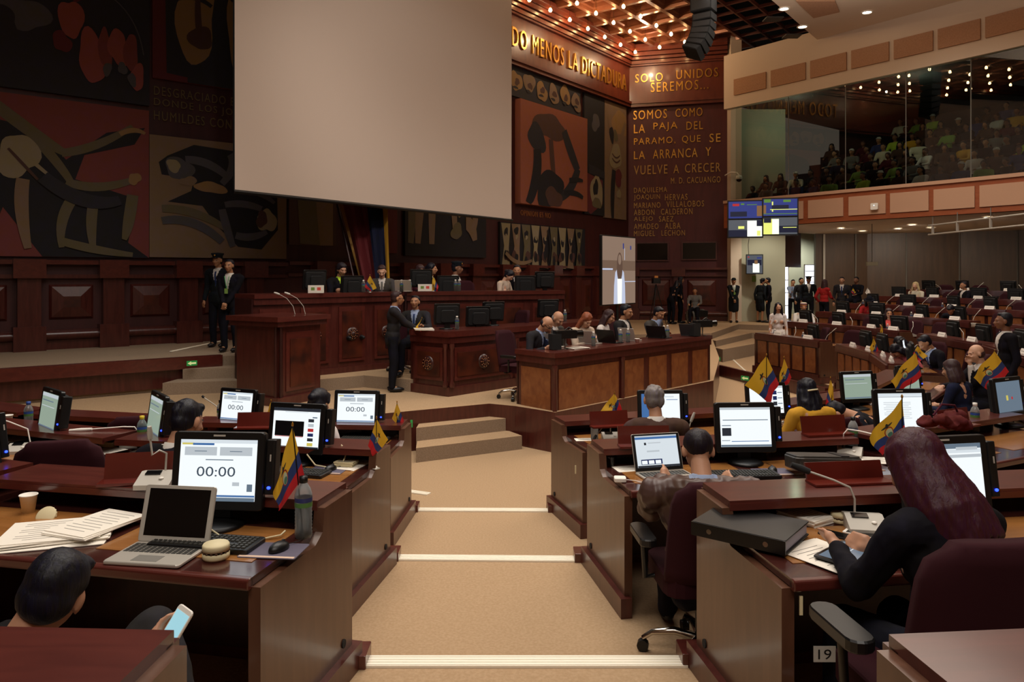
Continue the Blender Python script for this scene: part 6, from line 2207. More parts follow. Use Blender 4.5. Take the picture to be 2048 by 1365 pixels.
# number plate on the right desk
o = root('number_plate', (1.36, 3.0 + .28, .95 - .05), 0, 'small white plate reading 19 under the nearest right desk', 'number plate')
c = P(1649, 1309, 2.86)
o.location = c
MB().box((0, 0, 0), (.085, .004, .06), 'grey_light').build('plate', o)
mb = MB()
add_text(mb, '19', 0, 0, .05, .038, 'black', -.003)
mb.build('numerals', o)
for i, (px, py, Y_) in enumerate(((1602, 1200, 2.78), (1395 + 1, 1000, 4.55), (1151, 928, 6.4))):
    tag(MB().box((0, 0, 0), (.012, .006, .07), 'cream').build('cable_tag', None, tuple(P(px, py + 12, Y_))), 'pale strip under the desk edge, %s right desk' % ['nearest', 'second', 'front'][i], 'strip')
# bags on the floor
for (x, y, z, lab) in ((.88, 6.9, .20, 'black bag standing under the front right desk'), (-1.12, 5.0, .38, 'black bag standing under the second left desk')):
    o = root('floor_bag', (x, y, z), 0, lab, 'bag')
    MB().rbox((0, 0, .17), (.36, .16, .34), .05, 'black_matt').build('bag_body', o)
    MB().tube([(-.1, 0, .33), (-.08, 0, .42), (.08, 0, .42), (.1, 0, .33)], .01, 'black', 8).build('handle', o)

# chairs near
NC = 'burgundy swivel chairs on the near rows'
CHN.put((1.02, 4.05, .38), dg(4), 'burgundy chair of the man in brown leather', NC)
CHN.put((1.42, 2.50, .56), dg(6), 'burgundy chair of the red haired woman, nearest right', NC).scale = (1.05, 1, 1.08)
CHN.put((-2.72, 4.62, .38), dg(18), 'empty burgundy chair turned aside, second row left', NC).scale = (1, 1, 1.08)
CHN.put((-1.42, 1.98, .56), dg(-60), 'chair under the person with the phone', NC)
CHF.put((1.2, 5.85, .20), dg(5), 'chair of the grey haired man', NC)
CHF.put((-1.5, 5.9, .20), dg(0), 'chair of the woman in embroidered blouse', NC)
CHF.put((-3.35, 6.75, .20), dg(20), 'empty chair in the front row at the left', NC)
CHF.put((-1.95, 4.1, .38), dg(-15), 'chair of the dark haired man, second row left', NC)
CHF.put((2.75, 6.7, .20), dg(12), 'chair of the woman in the yellow blouse', NC)
CHF.put((5.1, 8.2, .20), dg(40), 'chair of the woman in the dark jacket', NC)
CHF.put((6.6, 9.3, .20), dg(70), 'chair of the man with the flag', NC)

# flags
FL = flag
FL('flag hanging from a pole on the nearest left desk', (585, 853), (609, 952), (548, 985), (550, 1029), 3.24, (606, 1075), D3, dy=0, seed=1)
FL('flag standing beside the note block, second row left', (753, 838), (736, 892), (777, 880), (747, 913), 5.05, (752, 930), D2, seed=2)
FL('flag on the front left ledge at the aisle end', (794, 806), (808, 842), (784, 838), (801, 857), 6.9, (794, 868), D1, seed=3)
FL('flag beside the 00:00 monitor in front of the lectern', (542, 803), (553, 826), (533, 829), (545, 846), 7.0, (545, 866), D1, seed=4)
FL('wide drooping flag above a document holder, front right desk', (1229, 787), (1241, 810), (1193, 831), (1248, 831), 6.9, (1237, 872), D1, seed=5)
FL('big crested flag left of the yellow blouse', (1533, 712), (1558, 768), (1491, 770), (1540, 806), 5.55, (1534, 896), D2, seed=6)
FL('crested flag behind the big one, front of the curved desk', (1568, 716), (1583, 756), (1556, 765), (1568, 777), 7.55, (1566, 846), D1, seed=7)
FL('narrow yellow flag right of the yellow blouse', (1661, 757), (1651, 808), (1673, 816), (1661, 829), 7.5, (1661, 842), D1, seed=8)
FL('small yellow flag right of the pale form monitor', (1741, 756), (1737, 785), (1752, 790), (1745, 802), 8.6, (1742, 812), D1, seed=9)
FL('crested flag waving above the text page monitor', (1831, 704), (1843, 752), (1777, 762), (1799, 790), 5.9, (1806, 880), D2, seed=10)
FL('small crested flag behind the waving flag', (1835, 692), (1826, 708), (1853, 713), (1839, 724), 9.4, (1836, 785), D1, seed=11)
FL('crested flag held by the man at the right edge', (1989, 702), (2018, 744), (1941, 756), (1976, 783), 9.0, (2022, 790), .98, seed=12, foot=False)
FL('large folded flag above the redhead', (1804, 797), (1811, 868), (1735, 878), (1766, 916), 3.45, (1808, 985), D3, seed=13)
FL('small flag on the middle curved desk, left one', (1747, 676), (1757, 700), (1740, 699), (1752, 710), 13.3, (1750, 716), .97, seed=14)
FL('small flag on the middle curved desk, right one', (1796, 685), (1792, 706), (1809, 700), (1798, 716), 12.6, (1796, 722), .97, seed=15)
FL('small flag beside the woman in coral', (1764, 650), (1768, 676), (1759, 668), (1764, 683), 15.9, (1763, 694), 1.14, seed=16)
FL('flag on the presidium beside the man in grey', (740, 551), (729, 574), (753, 577), (741, 584), 13.15, (740, 588), 2.14, seed=17)
FL('flag on the presidium beside the laptop', (866, 553), (877, 572), (862, 583), (874, 585), 14.0, (867, 588), 2.14, seed=18)
FL('flag held between the standing clerk and the seated man', (844, 637), (834, 658), (828, 660), (846, 664), 11.95, (836, 667), 1.56, seed=19, foot=False)
FL('yellow flag between the clerks monitors', (972, 618), (968, 635), (976, 634), (972, 640), 13.2, (970, 655), 1.57, seed=20)
FL('small yellow flag on the rearmost desk', (1706, 577), (1702, 584), (1712, 585), (1708, 590), 23.2, (1706, 592), 1.812, seed=21)
o = FL('small white flag on the rearmost desk', (1735, 576), (1730, 586), (1743, 588), (1738, 592), 22.9, (1735, 592), 1.812, seed=22)
for ch in [c_ for c_ in bpy.data.objects if c_.parent == o and c_.name.startswith('cloth')]:
    ch.data.materials[0] = M('paper')

# ================================================================ THINGS ON THE PODIUM DESKS
DM = 'monitors on the podium desks'
def pmon(px, Yd, z, rz, lab, kind='off'):
    monitor(kind, ((px - 1024) / F * Yd, Yd, z), dg(rz), lab, DM, False)
pmon(628, 12.95, 2.14 - .02, 220, 'black monitor at the left end of the presidium')
pmon(703, 13.35, 2.02, 215, 'low black monitor in front of the woman in neon')
pmon(842, 14.25, 2.14, 195, 'black monitor hiding the woman in the middle of the presidium')
pmon(896, 14.45, 2.02, 190, 'low black monitor right of the middle, presidium')
pmon(1050, 14.95, 2.02, 185, 'black monitor in front of the man with orange tie')
pmon(1088, 15.1, 2.10, 200, 'black monitor at the right end of the presidium')
pmon(893, 12.15, 1.57, 200, 'black monitor on the clerks desk, left one')
pmon(955, 12.75, 1.50, 200, 'black monitor on the clerks desk, middle one')
pmon(985, 13.0, 1.57, 210, 'black monitor on the clerks desk, behind the yellow flag')
pmon(1095, 14.2, 1.57, 200, 'black monitor on the clerks desk, right one')
def plap(px, Yd, z, rz, lab, w_=.30, mt='silver'):
    laptop(((px - 1024) / F * Yd, Yd, z), dg(rz), lab, 'off', mt, 112, w_, .21)
plap(808, 13.85, 2.14, 180, 'pale laptop on the presidium beside a bottle')
plap(1108, 11.2, 1.37, 140, 'small laptop in front of the balding men', .26)
plap(1182, 11.75, 1.37, 140, 'pale laptop between the two women at the secretaries desk')
plap(1262, 12.35, 1.37, 140, 'pale laptop in front of the man in open collar')
plap(1222, 11.95, 1.37, 135, 'large black laptop beside the woman in white blouse', .36, 'black')
plap(1320, 12.85, 1.37, 140, 'large black laptop in front of the last man', .36, 'black')
plap(1382, 13.3, 1.37, 140, 'dark laptop at the right end of the secretaries desk', .3, 'grey_dark')
for i, (px, Yd, z, lab) in enumerate(((727, 13.2, 2.14, 'on the presidium, left of the flag'), (803, 13.7, 2.14, 'on the presidium in front of the laptop'), (820, 13.9, 2.14, 'on the presidium beside the middle monitor'), (911, 14.15, 2.14, 'on the presidium, right pair, left one'),
                                      (918, 14.15, 2.14, 'on the presidium, right pair, right one'), (914, 12.05, 1.57, 'on the clerks desk beside the left monitor'), (1130, 14.2, 1.57, 'on the clerks desk at its far right'), (1187, 11.35, 1.37, 'on the secretaries desk before the woman in white'),
                                      (1241, 11.85, 1.37, 'on the secretaries desk before the man in open collar'), (1256, 12.0, 1.37, 'on the secretaries desk beside a cup'), (1328, 12.7, 1.37, 'on the secretaries desk before the last man, left one'), (1335, 12.8, 1.37, 'on the secretaries desk before the last man, right one'))):
    BOT['white'].put(((px - 1024) / F * Yd, Yd, z), 0, 'small water bottle ' + lab, 'water bottles on the podium')
cup((2.0, 11.98, 1.37), 'white cup on the secretaries desk beside the bottles', .04, .06)
for i, (px, Yd) in enumerate(((1130, 10.85), (1405, 13.2))):
    x = (px - 1024) / F * Yd
    o = root('video_camera', (x, Yd, 1.37), dg(20), ['black video camera on the secretaries desk in front of the blonde', 'black camera with a pale arm at the right end of the secretaries desk'][i], 'camera', 'video cameras on the desk')
    MB().rbox((0, 0, .22), (.34, .14, .12), .02, 'black').build('body', o)
    MB().cyl((.17, 0, .22), (.27, 0, .22), .05, .06, 'black_gloss', 14).build('lens', o)
    MB().box((-.16, 0, .12), (.14, .16, .22), 'black_matt').build('battery_box', o)
    MB().tube([(0, 0, .16), (0, 0, .02), (.12, .05, 0)], .012, 'grey', 6).build('stand', o)
    MB().tube([(0, 0, .28), (.06, 0, .32), (.12, 0, .28)], .01, 'black', 6).build('handle', o)
for i, (px, Yd, z) in enumerate(((850, 14.0, 2.14), (632, 12.55, 2.14))):
    tag(MB().box((0, 0, .07), (.26, .02, .13), 'paper').box((-.05, -.011, .075), (.06, .001, .05), 'green_cloth').box((.05, -.011, .075), (.06, .001, .05), 'coral').build('desk_sign', None, ((px - 1024) / F * Yd, Yd, z), dg(5)), ['small white sign in front of the middle monitor, presidium', 'small pale panel at the left end of the presidium'][i], 'sign')
paper_stack('document_papers', ((848 - 1024) / F * 11.95, 11.95, 1.57), .2, .3, .22, .03, 'white papers on the clerks desk beside the held flag', sheets=3)
paper_stack('document_papers', (.95, 10.95, 1.37), .6, .3, .22, .02, 'papers on the secretaries desk behind the camera', sheets=3)
# chairs on the podium
PC = 'high backed burgundy chairs on the podium'
for i, (px, Yd, z, rz, lab) in enumerate(((805, 13.05, P2Z, 165, 'high burgundy chair of the seated clerk'), (872, 13.7, P2Z, 150, 'empty burgundy chair behind the clerks desk'), (1020, 14.6 - .8, P2Z, 120, 'tall empty burgundy chair seen from the side, clerks desk'),
                                          (1038, 11.45, P1Z, -125, 'burgundy chair with chrome base at the corner of the secretaries desk'), (735, 14.2, DAZ, 190, 'burgundy chair beside the man in grey, presidium'), (925, 15.3, DAZ, 180, 'empty burgundy chair, right of the middle, presidium'),
                                          (1250, 13.9, P1Z, -130, 'burgundy chair behind the secretaries desk'))):
    (CHN if i == 3 else CHF).put(((px - 1024) / F * Yd, Yd, z), dg(rz), lab, PC)
# tripod camera and wheelchair in the background
x = (1312 - 1024) / F * 26
o = root('tripod_camera', (x, 26, FRZ), 0, 'video camera on a tall tripod at the back of the stage', 'camera')
MB().rbox((0, 0, 1.52), (.26, .36, .18), .03, 'black').box((0, -.02, 1.66), (.12, .1, .07), 'orange_p').build('camera_body', o)
for a in (0, 2.1, 4.2):
    MB().cyl((0, 0, 1.40), (.36 * math.cos(a), .36 * math.sin(a), 0), .018, .012, 'black', 6).build('tripod_leg', o)
x = (1396 - 1024) / F * 26.3
o = root('wheelchair', (x, 26.3, FRZ), dg(200), 'powered wheelchair with a pale backpack at the back of the stage', 'wheelchair')
for s_ in (-.24, .24):
    MB().lathe([(.20, -.03), (.26, -.03), (.26, .03), (.20, .03), (.20, -.03)], 'grey', 18, Matrix.Translation((s_, -.1, .26)) @ Matrix.Rotation(PI / 2, 4, 'Y')).build('wheel', o)
    MB().lathe([(.0, -.02), (.09, -.02), (.09, .02), (0, .02)], 'black', 12, Matrix.Translation((s_ * .8, .4, .09)) @ Matrix.Rotation(PI / 2, 4, 'Y')).build('front_wheel', o)
MB().rbox((0, .05, .38), (.42, .55, .22), .05, 'black').build('seat', o)
MB().rbox((0, -.25, .72), (.42, .08, .55), .05, 'black').build('backrest', o)
MB().rbox((0, -.38, .70), (.34, .18, .42), .08, 'cream_cloth').build('backpack', o)
# ================================================================ PEOPLE IN THE HALL
def at(px, Y, z):
    return ((px - 1024) / F * Y, Y, z)
PN = 'people at the near desks'
PP = 'people on the podium'
PB = 'people in the curved block'
PG = 'people standing at the back'
# --- near, left
person((-1.52, 2.02, .56), dg(-58), 'person with dark hair slouching in a chair and holding a phone, nearest left', 'sit', 1.70, 'skin', 'hair_black', 'parted', 'suit_black', 'shirt_white', None, 'suit_char',
       lean=18, nod=14, yaw=62, handR=(.17, .47, .80), handL=(-.12, .46, .56), vox=.008, seatz=.26, kneeR=(-.10, .52, .76), footR=(.36, .60, .38), group=PN, disp=.014)
ph = P(350, 1262, 2.16)
phone((ph.x, ph.y, ph.z), (dg(58), dg(12), dg(-32)), 'white mobile phone with a bright display held by the slouching person', 'white', 's_phone', .064, .132)
person((-2.0, 4.25, .38), dg(-22), 'man with thick black hair behind the nearest 00:00 monitor', 'sit', 1.70, 'skin', 'hair_black', 'short', 'suit_black', 'shirt_white', None, lean=14, nod=8, vox=.010, group=PN, hdisp=.010)
person((-1.66, 6.05, .20), dg(-20), 'woman with a dark bun in an embroidered white blouse, front row left', 'sit', 1.64, 'skin', 'hair_black', 'bun', 'blouse_white', None, None, 'navy', lean=12, nod=10, vox=.012, group=PN, female=True,
       extra=lambda o, Hd, T, arms: [MB().tube([T(s_ * .06, -.10, .50), T(s_ * .13, -.13, .34), T(s_ * .12, -.13, .2)], .022, 'embroid', 8).build('embroidered_band', o) for s_ in (-1, 1)])
person((-2.95, 3.0, .56), dg(-30), 'person at the left edge of whom only a hand on the desk shows', 'sit', 1.70, 'skin', 'hair_black', 'short', 'suit_black', None, None, handR=(.34, .66, .80), vox=.010, group=PN)
# --- near, right
person((1.17, 6.02, .20), dg(2), 'grey haired man in a dark jacket seen from behind, front row right', 'sit', 1.70, 'skin', 'hair_grey', 'short', 'suit_brown', 'shirt_white', None, lean=8, nod=6, vox=.010, group=PN, disp=.012, hdisp=.016)
person((1.04, 3.98, .38), dg(-2), 'balding man in a brown leather jacket typing on a laptop', 'sit', 1.80, 'skin', 'hair_dark', 'shaved', 'leather_brown', 'shirt_blue', None, lean=16, nod=12, seatz=.33, bulk=1.3, handL=(-.14, .60, .82), handR=(.26, .44, .80), vox=.009, group=PN, disp=.022)
person((1.53, 2.56, .56), dg(16), 'woman with long dark red hair in a black jacket using a tablet', 'sit', 1.68, 'skin', 'hair_red', 'redlong', 'suit_black', None, None, lean=10, nod=24, yaw=14, handL=(-.14, .44, .82), handR=(.04, .42, .80), vox=.008, group=PN, female=True, disp=.014)
person((2.72, 6.72, .20), dg(8), 'woman with curly black hair in a yellow blouse, front row right', 'sit', 1.62, 'skin', 'hair_black', 'wavy', 'yellow_cloth', None, None, lean=10, nod=4, vox=.011, group=PN, female=True,
       extra=lambda o, Hd, T, arms: MB().tube([Hd(-.05, -.115, -.01), Hd(0, -.135, -.005), Hd(.05, -.115, 0)], .008, 'cream', 6).build('hair_clip', o))
person((5.05, 8.35, .20), dg(35), 'woman with short brown hair in a dark jacket seen from behind', 'sit', 1.60, 'skin', 'hair_brown', 'bob', 'navy', None, None, lean=10, nod=6, vox=.012, group=PN, female=True)
person((6.15, 9.75, .20), dg(88), 'balding man holding a crested flag, hand at his chin', 'sit', 1.70, 'skin_pale', 'hair_brown', 'balding', 'suit_black', 'shirt_white', None, lean=6, nod=6, handL=(-.02, .20, 1.08), handR=(.10, .48, .78), vox=.012, group=PN)
person((6.85, 10.4, .20), dg(75), 'tall man in a black suit standing at the right edge with his back turned', 'stand', 1.72, 'skin_dark', 'hair_black', 'short', 'suit_black', 'shirt_white', None, vox=.013, group=PN)
person((6.75, 12.35, .20), dg(95), 'woman in a pink top bending over the middle curved desk', 'sit', 1.6, 'skin', 'hair_black', 'long', 'pink', None, None, lean=40, nod=20, vox=.014, group=PB, female=True)
person(at(1829, 12.9, .20), dg(110), 'woman with dark hair looking down beside the woman in pink', 'sit', 1.6, 'skin', 'hair_black', 'long', 'black_cloth', None, None, lean=26, nod=28, vox=.014, group=PB, female=True)
person(at(1884, 12.0, .20), dg(92), 'man in a dark suit resting his chin on his hand, middle curved desk', 'sit', 1.68, 'skin_tan', 'hair_black', 'short', 'suit_black', 'shirt_blue', 'tie_blue', lean=20, nod=18, handR=(.02, .22, 1.02), vox=.013, group=PB)
person(at(1795, 7.3, .20), dg(70), 'person with black hair leaning low behind the monitors', 'sit', 1.60, 'skin', 'hair_black', 'short', 'black_cloth', None, None, lean=55, nod=20, vox=.014, group=PN)
# --- curved block
person(at(1556, 17.9, .20), dg(172), 'woman in a long sleeved white dress standing behind the first curved desk', 'stand', 1.58, 'skin', 'hair_black', 'long', 'blouse_white', None, None, 'blouse_white', handL=(-.20, .10, .76), handR=(.20, .10, .76), vox=.013, group=PB, female=True, skirt=True, bulk=.85)
person(at(1607, 19.9, .38), dg(165), 'man in a white shirt wearing a striped woven headband', 'sit', 1.64, 'skin_tan', 'hair_black', 'short', 'shirt_white', None, None, hat='band', vox=.014, group=PB,
       extra=lambda o, Hd, T, arms: [MB().tube([T(s_ * .05, .10, .47), T(s_ * .03, .135, .30), T(0, .14, .16)], .012, 'yellow_cloth', 6).build('bead_necklace', o) for s_ in (-1, 1)])
person(at(1740, 20.4, .56), dg(150), 'person in a red poncho and dark hat writing', 'sit', 1.62, 'skin_dark', 'hair_black', 'long', 'red_cloth', None, None, lean=12, nod=10, hat='fedora', vox=.015, group=PB)
person(at(1781, 17.0, .38), dg(125), 'woman in a coral jacket turning her head', 'sit', 1.62, 'skin_tan', 'hair_brown', 'bob', 'coral', None, None, lean=4, yaw=40, handR=(.06, .30, .88), vox=.014, group=PB, female=True)
person(at(1914, 17.3, .56), dg(130), 'man in a black vest and pale sleeves reading', 'sit', 1.64, 'skin_tan', 'hair_black', 'short', 'black_cloth', None, None, lean=30, nod=20, handL=(-.16, .46, .78), handR=(.2, .42, .78), vox=.014, group=PB,
       extra=lambda o, Hd, T, arms: [emit_obj('sleeve', (lambda s_: (s_.chain([a_[2], a_[2] + (a_[3] - a_[2]) * .92], [.060, .044]), s_.fuse(.015, 2))[1])(Soup()), ['shirt_white'], o) for a_ in arms])
person(at(1832, 22.3, .92), dg(125), 'blonde woman in a cream jacket in the fifth row', 'sit', 1.62, 'skin_pale', 'hair_blond', 'bob', 'cream_cloth', None, None, handR=(.04, .24, 1.0), vox=.016, group=PB, female=True)
person(at(1930, 21.0, .92), dg(90), 'man in a dark suit looking left in the fifth row', 'sit', 1.68, 'skin_tan', 'hair_dark', 'short', 'suit_black', 'shirt_white', None, vox=.016, group=PB)
person(at(1713, 24.0, 1.10), dg(130), 'dimly lit person behind the yellow flag in the rearmost row', 'sit', 1.55, 'skin_dark', 'hair_black', 'short', 'black_cloth', None, None, vox=.018, group=PB)
person(at(1648, 23.6, .74), dg(-60), 'woman in a red jacket with long dark hair standing at the desks end', 'stand', 1.56, 'skin', 'hair_brown', 'long', 'red_cloth', None, None, 'black_cloth', handL=(-.22, .04, .85), handR=(.10, .30, .95), vox=.015, group=PB, female=True)
person(at(1684, 24.2, .74), dg(150), 'man in a dark suit standing beside the woman in red', 'stand', 1.64, 'skin', 'hair_dark', 'short', 'suit_char', 'shirt_white', 'tie_blue', vox=.015, group=PB)
# --- back of the hall
person(at(1467, 27.1, FRZ), dg(178), 'uniformed woman in a dark skirt standing with joined hands beside the pale pier', 'stand', 1.60, 'skin_tan', 'hair_black', 'short', 'uniform', 'shirt_white', None, 'uniform', handL=(-.02, .17, .80), handR=(.02, .19, .80), hat='bowler', vox=.014, group=PG, skirt=True, female=True, badge=True)
person(at(1520, 27.2, FRZ), dg(-60), 'uniformed woman in a hat leaning to whisper', 'stand', 1.60, 'skin_tan', 'hair_black', 'short', 'uniform', None, None, 'uniform', lean=10, hat='bowler', vox=.015, group=PG, skirt=True, female=True)
person(at(1537, 27.1, FRZ), dg(70), 'man in a black suit covering his mouth beside the leaning guard', 'stand', 1.62, 'skin_tan', 'hair_black', 'short', 'suit_black', None, None, handR=(.05, .18, 1.38), vox=.015, group=PG)
person(at(1586, 27.6, FRZ), dg(160), 'woman in a pale shirt holding a phone in the doorway', 'stand', 1.55, 'skin_tan', 'hair_black', 'short', 'shirt_blue', None, None, 'black_cloth', handR=(.06, .16, 1.30), vox=.016, group=PG, female=True)
person(at(1602, 26.6, FRZ), dg(-170), 'man in a dark jacket standing in the doorway', 'stand', 1.62, 'skin_tan', 'hair_black', 'short', 'suit_char', None, None, vox=.016, group=PG)
person(at(1617, 26.1, FRZ), dg(170), 'guard in a black uniform with cap standing in the doorway', 'stand', 1.66, 'skin_dark', 'hair_black', 'short', 'uniform', 'shirt_white', None, hat='cap', vox=.016, group=PG)
person(at(1342, 26.3, FRZ), dg(-60), 'camera operator in black bending beside the tripod', 'stand', 1.60, 'skin_tan', 'hair_black', 'long', 'black_cloth', None, None, 'black_cloth', lean=25, handL=(-.1, .4, 1.0), vox=.015, group=PG)
person(at(1360, 26.8, FRZ), dg(-90), 'person in black with bare arm standing near the wheelchair', 'stand', 1.66, 'skin_tan', 'hair_black', 'long', 'black_cloth', None, None, 'black_cloth', vox=.015, group=PG)
person(at(1390, 26.3, FRZ - .02), dg(160), 'person in a pale top sitting in the wheelchair', 'sit', 1.55, 'skin_tan', 'hair_brown', 'short', 'grey_cloth', None, None, vox=.016, group=PG)
# --- podium
person(at(460, 13.3, LPZ), dg(176), 'man in a black suit with a green badge, hands joined, on the left platform', 'stand', 1.64, 'skin_tan', 'hair_black', 'short', 'suit_black', 'shirt_white', None, handL=(-.02, .18, .86), handR=(.03, .20, .86), vox=.011, group=PP, badge=True)
person(at(437, 14.2, LPZ), dg(172), 'officer in a peaked cap standing behind the man with the badge', 'stand', 1.76, 'skin_tan', 'hair_black', 'short', 'uniform', 'shirt_white', 'tie_blue', hat='cap', vox=.013, group=PP)
person(at(785, 12.15, P1Z), dg(-78), 'man in a grey suit and glasses standing sideways at the clerks desk', 'stand', 1.62, 'skin_tan', 'hair_brown', 'short', 'suit_char', 'shirt_blue', 'tie_blue', lean=4, handL=(-.06, .40, 1.02), handR=(.08, .42, .98), vox=.011, group=PP,
       extra=lambda o, Hd, T, arms: MB().tube([Hd(.078, .0, .005), Hd(.058, .085, .0), Hd(.0, .098, 0), Hd(-.058, .085, .0), Hd(-.078, .0, .005)], .004, 'black', 6).build('glasses', o))
person(at(831, 12.85, P2Z), dg(172), 'man in a dark suit seated at the clerks desk looking up', 'sit', 1.66, 'skin_tan', 'hair_black', 'short', 'suit_char', 'shirt_blue', 'tie_blue', nod=-8, handL=(-.22, .38, .84), handR=(.22, .38, .84), vox=.011, group=PP)
person(at(680, 13.5, DAZ), dg(-140), 'woman in a black blazer over a neon yellow top, presidium', 'sit', 1.74, 'skin', 'hair_dark', 'pony', 'suit_black', 'neon', None, nod=18, vox=.012, group=PP, female=True)
person(at(764, 14.2, DAZ), dg(-172), 'man in a grey suit looking down beside the laptop, presidium', 'sit', 1.66, 'skin_pale', 'hair_brown', 'short', 'suit_grey', 'shirt_white', 'grey_cloth', nod=24, vox=.012, group=PP)
person(at(838, 14.9, DAZ), dg(-150), 'woman smiling behind the middle monitor, presidium', 'sit', 1.70, 'skin', 'hair_brown', 'bun', 'maroon_cloth', None, None, nod=16, vox=.013, group=PP, female=True)
person(at(860, 15.7, DAZ), dg(-95), 'woman in a black jacket standing in profile behind the presidium', 'sit', 1.80, 'skin_tan', 'hair_black', 'bun', 'suit_black', 'shirt_white', None, vox=.014, group=PP, female=True)
person(at(911, 16.0, DAZ), dg(-100), 'officer with cap and gold braid behind the empty chair', 'sit', 1.84, 'skin_dark', 'hair_black', 'short', 'uniform', 'shirt_white', None, hat='cap', vox=.014, group=PP)
person(at(1000, 15.25, DAZ), dg(-120), 'woman in a beige jacket looking down, presidium right', 'sit', 1.58, 'skin_pale', 'hair_black', 'bun', 'beige_cloth', None, None, lean=14, nod=28, vox=.013, group=PP, female=True)
person(at(1034, 15.5, DAZ), dg(178), 'man with an orange tie facing the hall, presidium right', 'sit', 1.70, 'skin_tan', 'hair_black', 'short', 'suit_black', 'shirt_white', 'tie_orange', vox=.013, group=PP)
SF = -134
def glasses(o, Hd, T, arms):
    MB().tube([Hd(.078, .0, .005), Hd(.058, .085, .0), Hd(.0, .098, 0), Hd(-.058, .085, .0), Hd(-.078, .0, .005)], .004, 'black', 6).build('glasses', o)
person(at(1062, 11.25, P1Z), dg(-128), 'balding man with glasses resting his chin on his hand, secretaries desk', 'sit', 1.70, 'skin', 'hair_dark', 'balding', 'suit_char', 'shirt_blue', 'navy', lean=20, nod=22, handL=(-.05, .30, 1.02), handR=(.2, .40, .82), vox=.011, group=PP, extra=glasses)
person(at(1094, 11.95, P1Z), dg(SF), 'balding man with a blue tie looking down, secretaries desk', 'sit', 1.72, 'skin', 'hair_grey', 'balding', 'suit_grey', 'shirt_white', 'tie_blue', lean=14, nod=20, vox=.012, group=PP)
person(at(1157, 12.05, P1Z), dg(-150), 'woman with long auburn hair looking at her phone', 'sit', 1.66, 'skin_pale', 'hair_auburn', 'long', 'beige_cloth', None, None, lean=14, nod=22, handL=(-.06, .36, .86), handR=(.06, .36, .86), vox=.011, group=PP, female=True)
person(at(1198, 12.5, P1Z), dg(-112), 'woman with dark brown hair in a white blouse seen in profile', 'sit', 1.66, 'skin', 'hair_brown', 'long', 'blouse_white', None, None, lean=10, nod=14, vox=.012, group=PP, female=True)
person(at(1240, 12.85, P1Z), dg(-120), 'man with an open collar and dark jacket, secretaries desk', 'sit', 1.78, 'skin_tan', 'hair_black', 'short', 'suit_char', 'shirt_white', None, lean=6, nod=4, vox=.012, group=PP)
person(at(1302, 13.55, P1Z), dg(SF), 'man in a tan jacket touching his nose, end of the secretaries desk', 'sit', 1.66, 'skin_tan', 'hair_black', 'short', 'suit_grey', 'shirt_blue', 'tie_blue', lean=10, nod=14, handL=(-.02, .20, 1.12), handR=(.2, .4, .85), vox=.012, group=PP)

# ================================================================ GALLERY CROWD
GP = []
for i, (st, skn, hr_, hx) in enumerate((('short', 'skin_dark', 'hair_black', None), ('long', 'skin_tan', 'hair_black', None), ('short', 'skin_tan', 'hair_black', 'capwhite'), ('bun', 'skin_dark', 'hair_brown', None), ('short', 'skin_tan', 'hair_dark', None))):
    GP.append(dict(st=st, skn=skn, hr=hr_, hx=hx, i=i))
cols = [('white', 'shirt_white'), ('lime green', 'lime'), ('dark', 'black_cloth'), ('yellow', 'yellow_cloth'), ('grey', 'grey_cloth'), ('cream', 'cream_cloth'), ('navy blue', 'blue_cloth'), ('green', 'green_cloth'), ('black', 'navy'), ('dark red', 'maroon_cloth'), ('white', 'shirt_white'), ('black', 'black_cloth'), ('grey', 'grey_cloth'), ('brown', 'suit_brown')]
PROTO = {}
CG = 'spectators behind the gallery glass'
rr = random.Random(21)
base_line = BS
k_ = 0
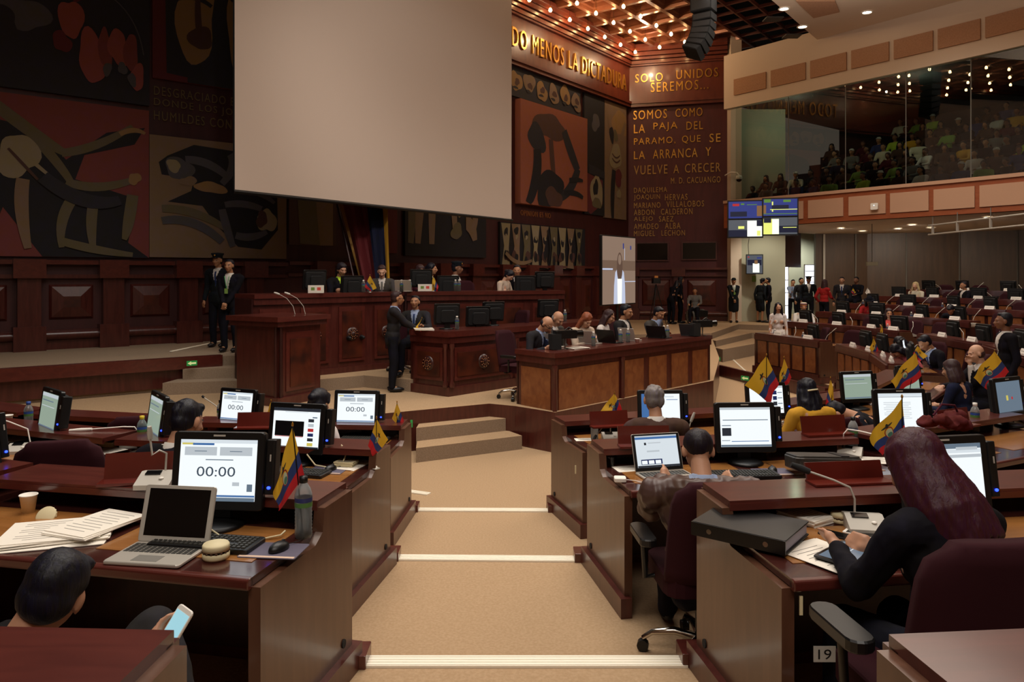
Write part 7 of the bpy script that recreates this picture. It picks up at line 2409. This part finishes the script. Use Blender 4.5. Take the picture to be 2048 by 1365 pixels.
for j in range(7):
    d0, z = GROW[j]
    ln_ = offs(BS, d0)
    # walk along the line at 0.62 m steps
    acc, step = 0, .58
    pts_ = []
    for a_, b_ in zip(ln_[:-1], ln_[1:]):
        A, B = Vector(a_), Vector(b_)
        L_ = (B - A).length
        while acc < L_:
            pts_.append((A.lerp(B, acc / L_), (B - A).normalized()))
            acc += step
        acc -= L_
    s_i = 0
    for p_, t_ in pts_:
        px_ = 1024 + p_.x / p_.y * F
        s_i += 1
        if px_ < 1500 + 26 * j or px_ > 2062:
            continue
        if px_ < 1660 and j > 1 or (px_ < 1800 and j > 4) or rr.random() < .06 + .02 * j:
            continue
        cn, cm_ = rr.choice(cols)
        v_ = rr.randrange(5)
        ang = math.atan2(t_.y, t_.x) + PI + PI * 0
        face = math.atan2(t_.y, t_.x) + PI      # faces away from the outward normal, over the balcony
        lab = 'spectator in a %s top, %s gallery bench, %s seat counted from the lettered wall' % (cn, ords[j], ords[s_i - 1] if s_i <= 12 else str(s_i) + 'th')
        jit = rr.uniform(-.06, .06)
        loc = (p_.x + jit, p_.y + jit, z)
        if v_ not in PROTO:
            g_ = GP[v_]
            o = person(loc, face + rr.uniform(-.4, .4), lab, 'sit', rr.uniform(1.55, 1.72), g_['skn'], g_['hr'], g_['st'], cm_, None, None, 'trousers_dark', hat=g_['hx'], vox=.022, group=CG, disp=0)
            PROTO[v_] = o
        else:
            o = clone(PROTO[v_], loc, face + rr.uniform(-.4, .4), lab, CG)
            for ch in bpy.data.objects[o.name].children:
                if ch.name.startswith('top'):
                    ch.material_slots[0].link = 'OBJECT'
                    ch.material_slots[0].material = M(cm_)
        k_ += 1
print('crowd', k_)
for (x, y, z_) in ((9.9, 26.2, 8.1), (12.6, 23.3, 8.1), (15.2, 19.6, 8.1)):
    d = bpy.data.lights.new('gallery_lamp', 'POINT')
    d.energy = 20
    d.color = (.85, 1, .72)
    d.shadow_soft_size = .02
    o = bpy.data.objects.new('gallery_lamp', d)
    COL.objects.link(o)
    o.location = (x, y, z_)
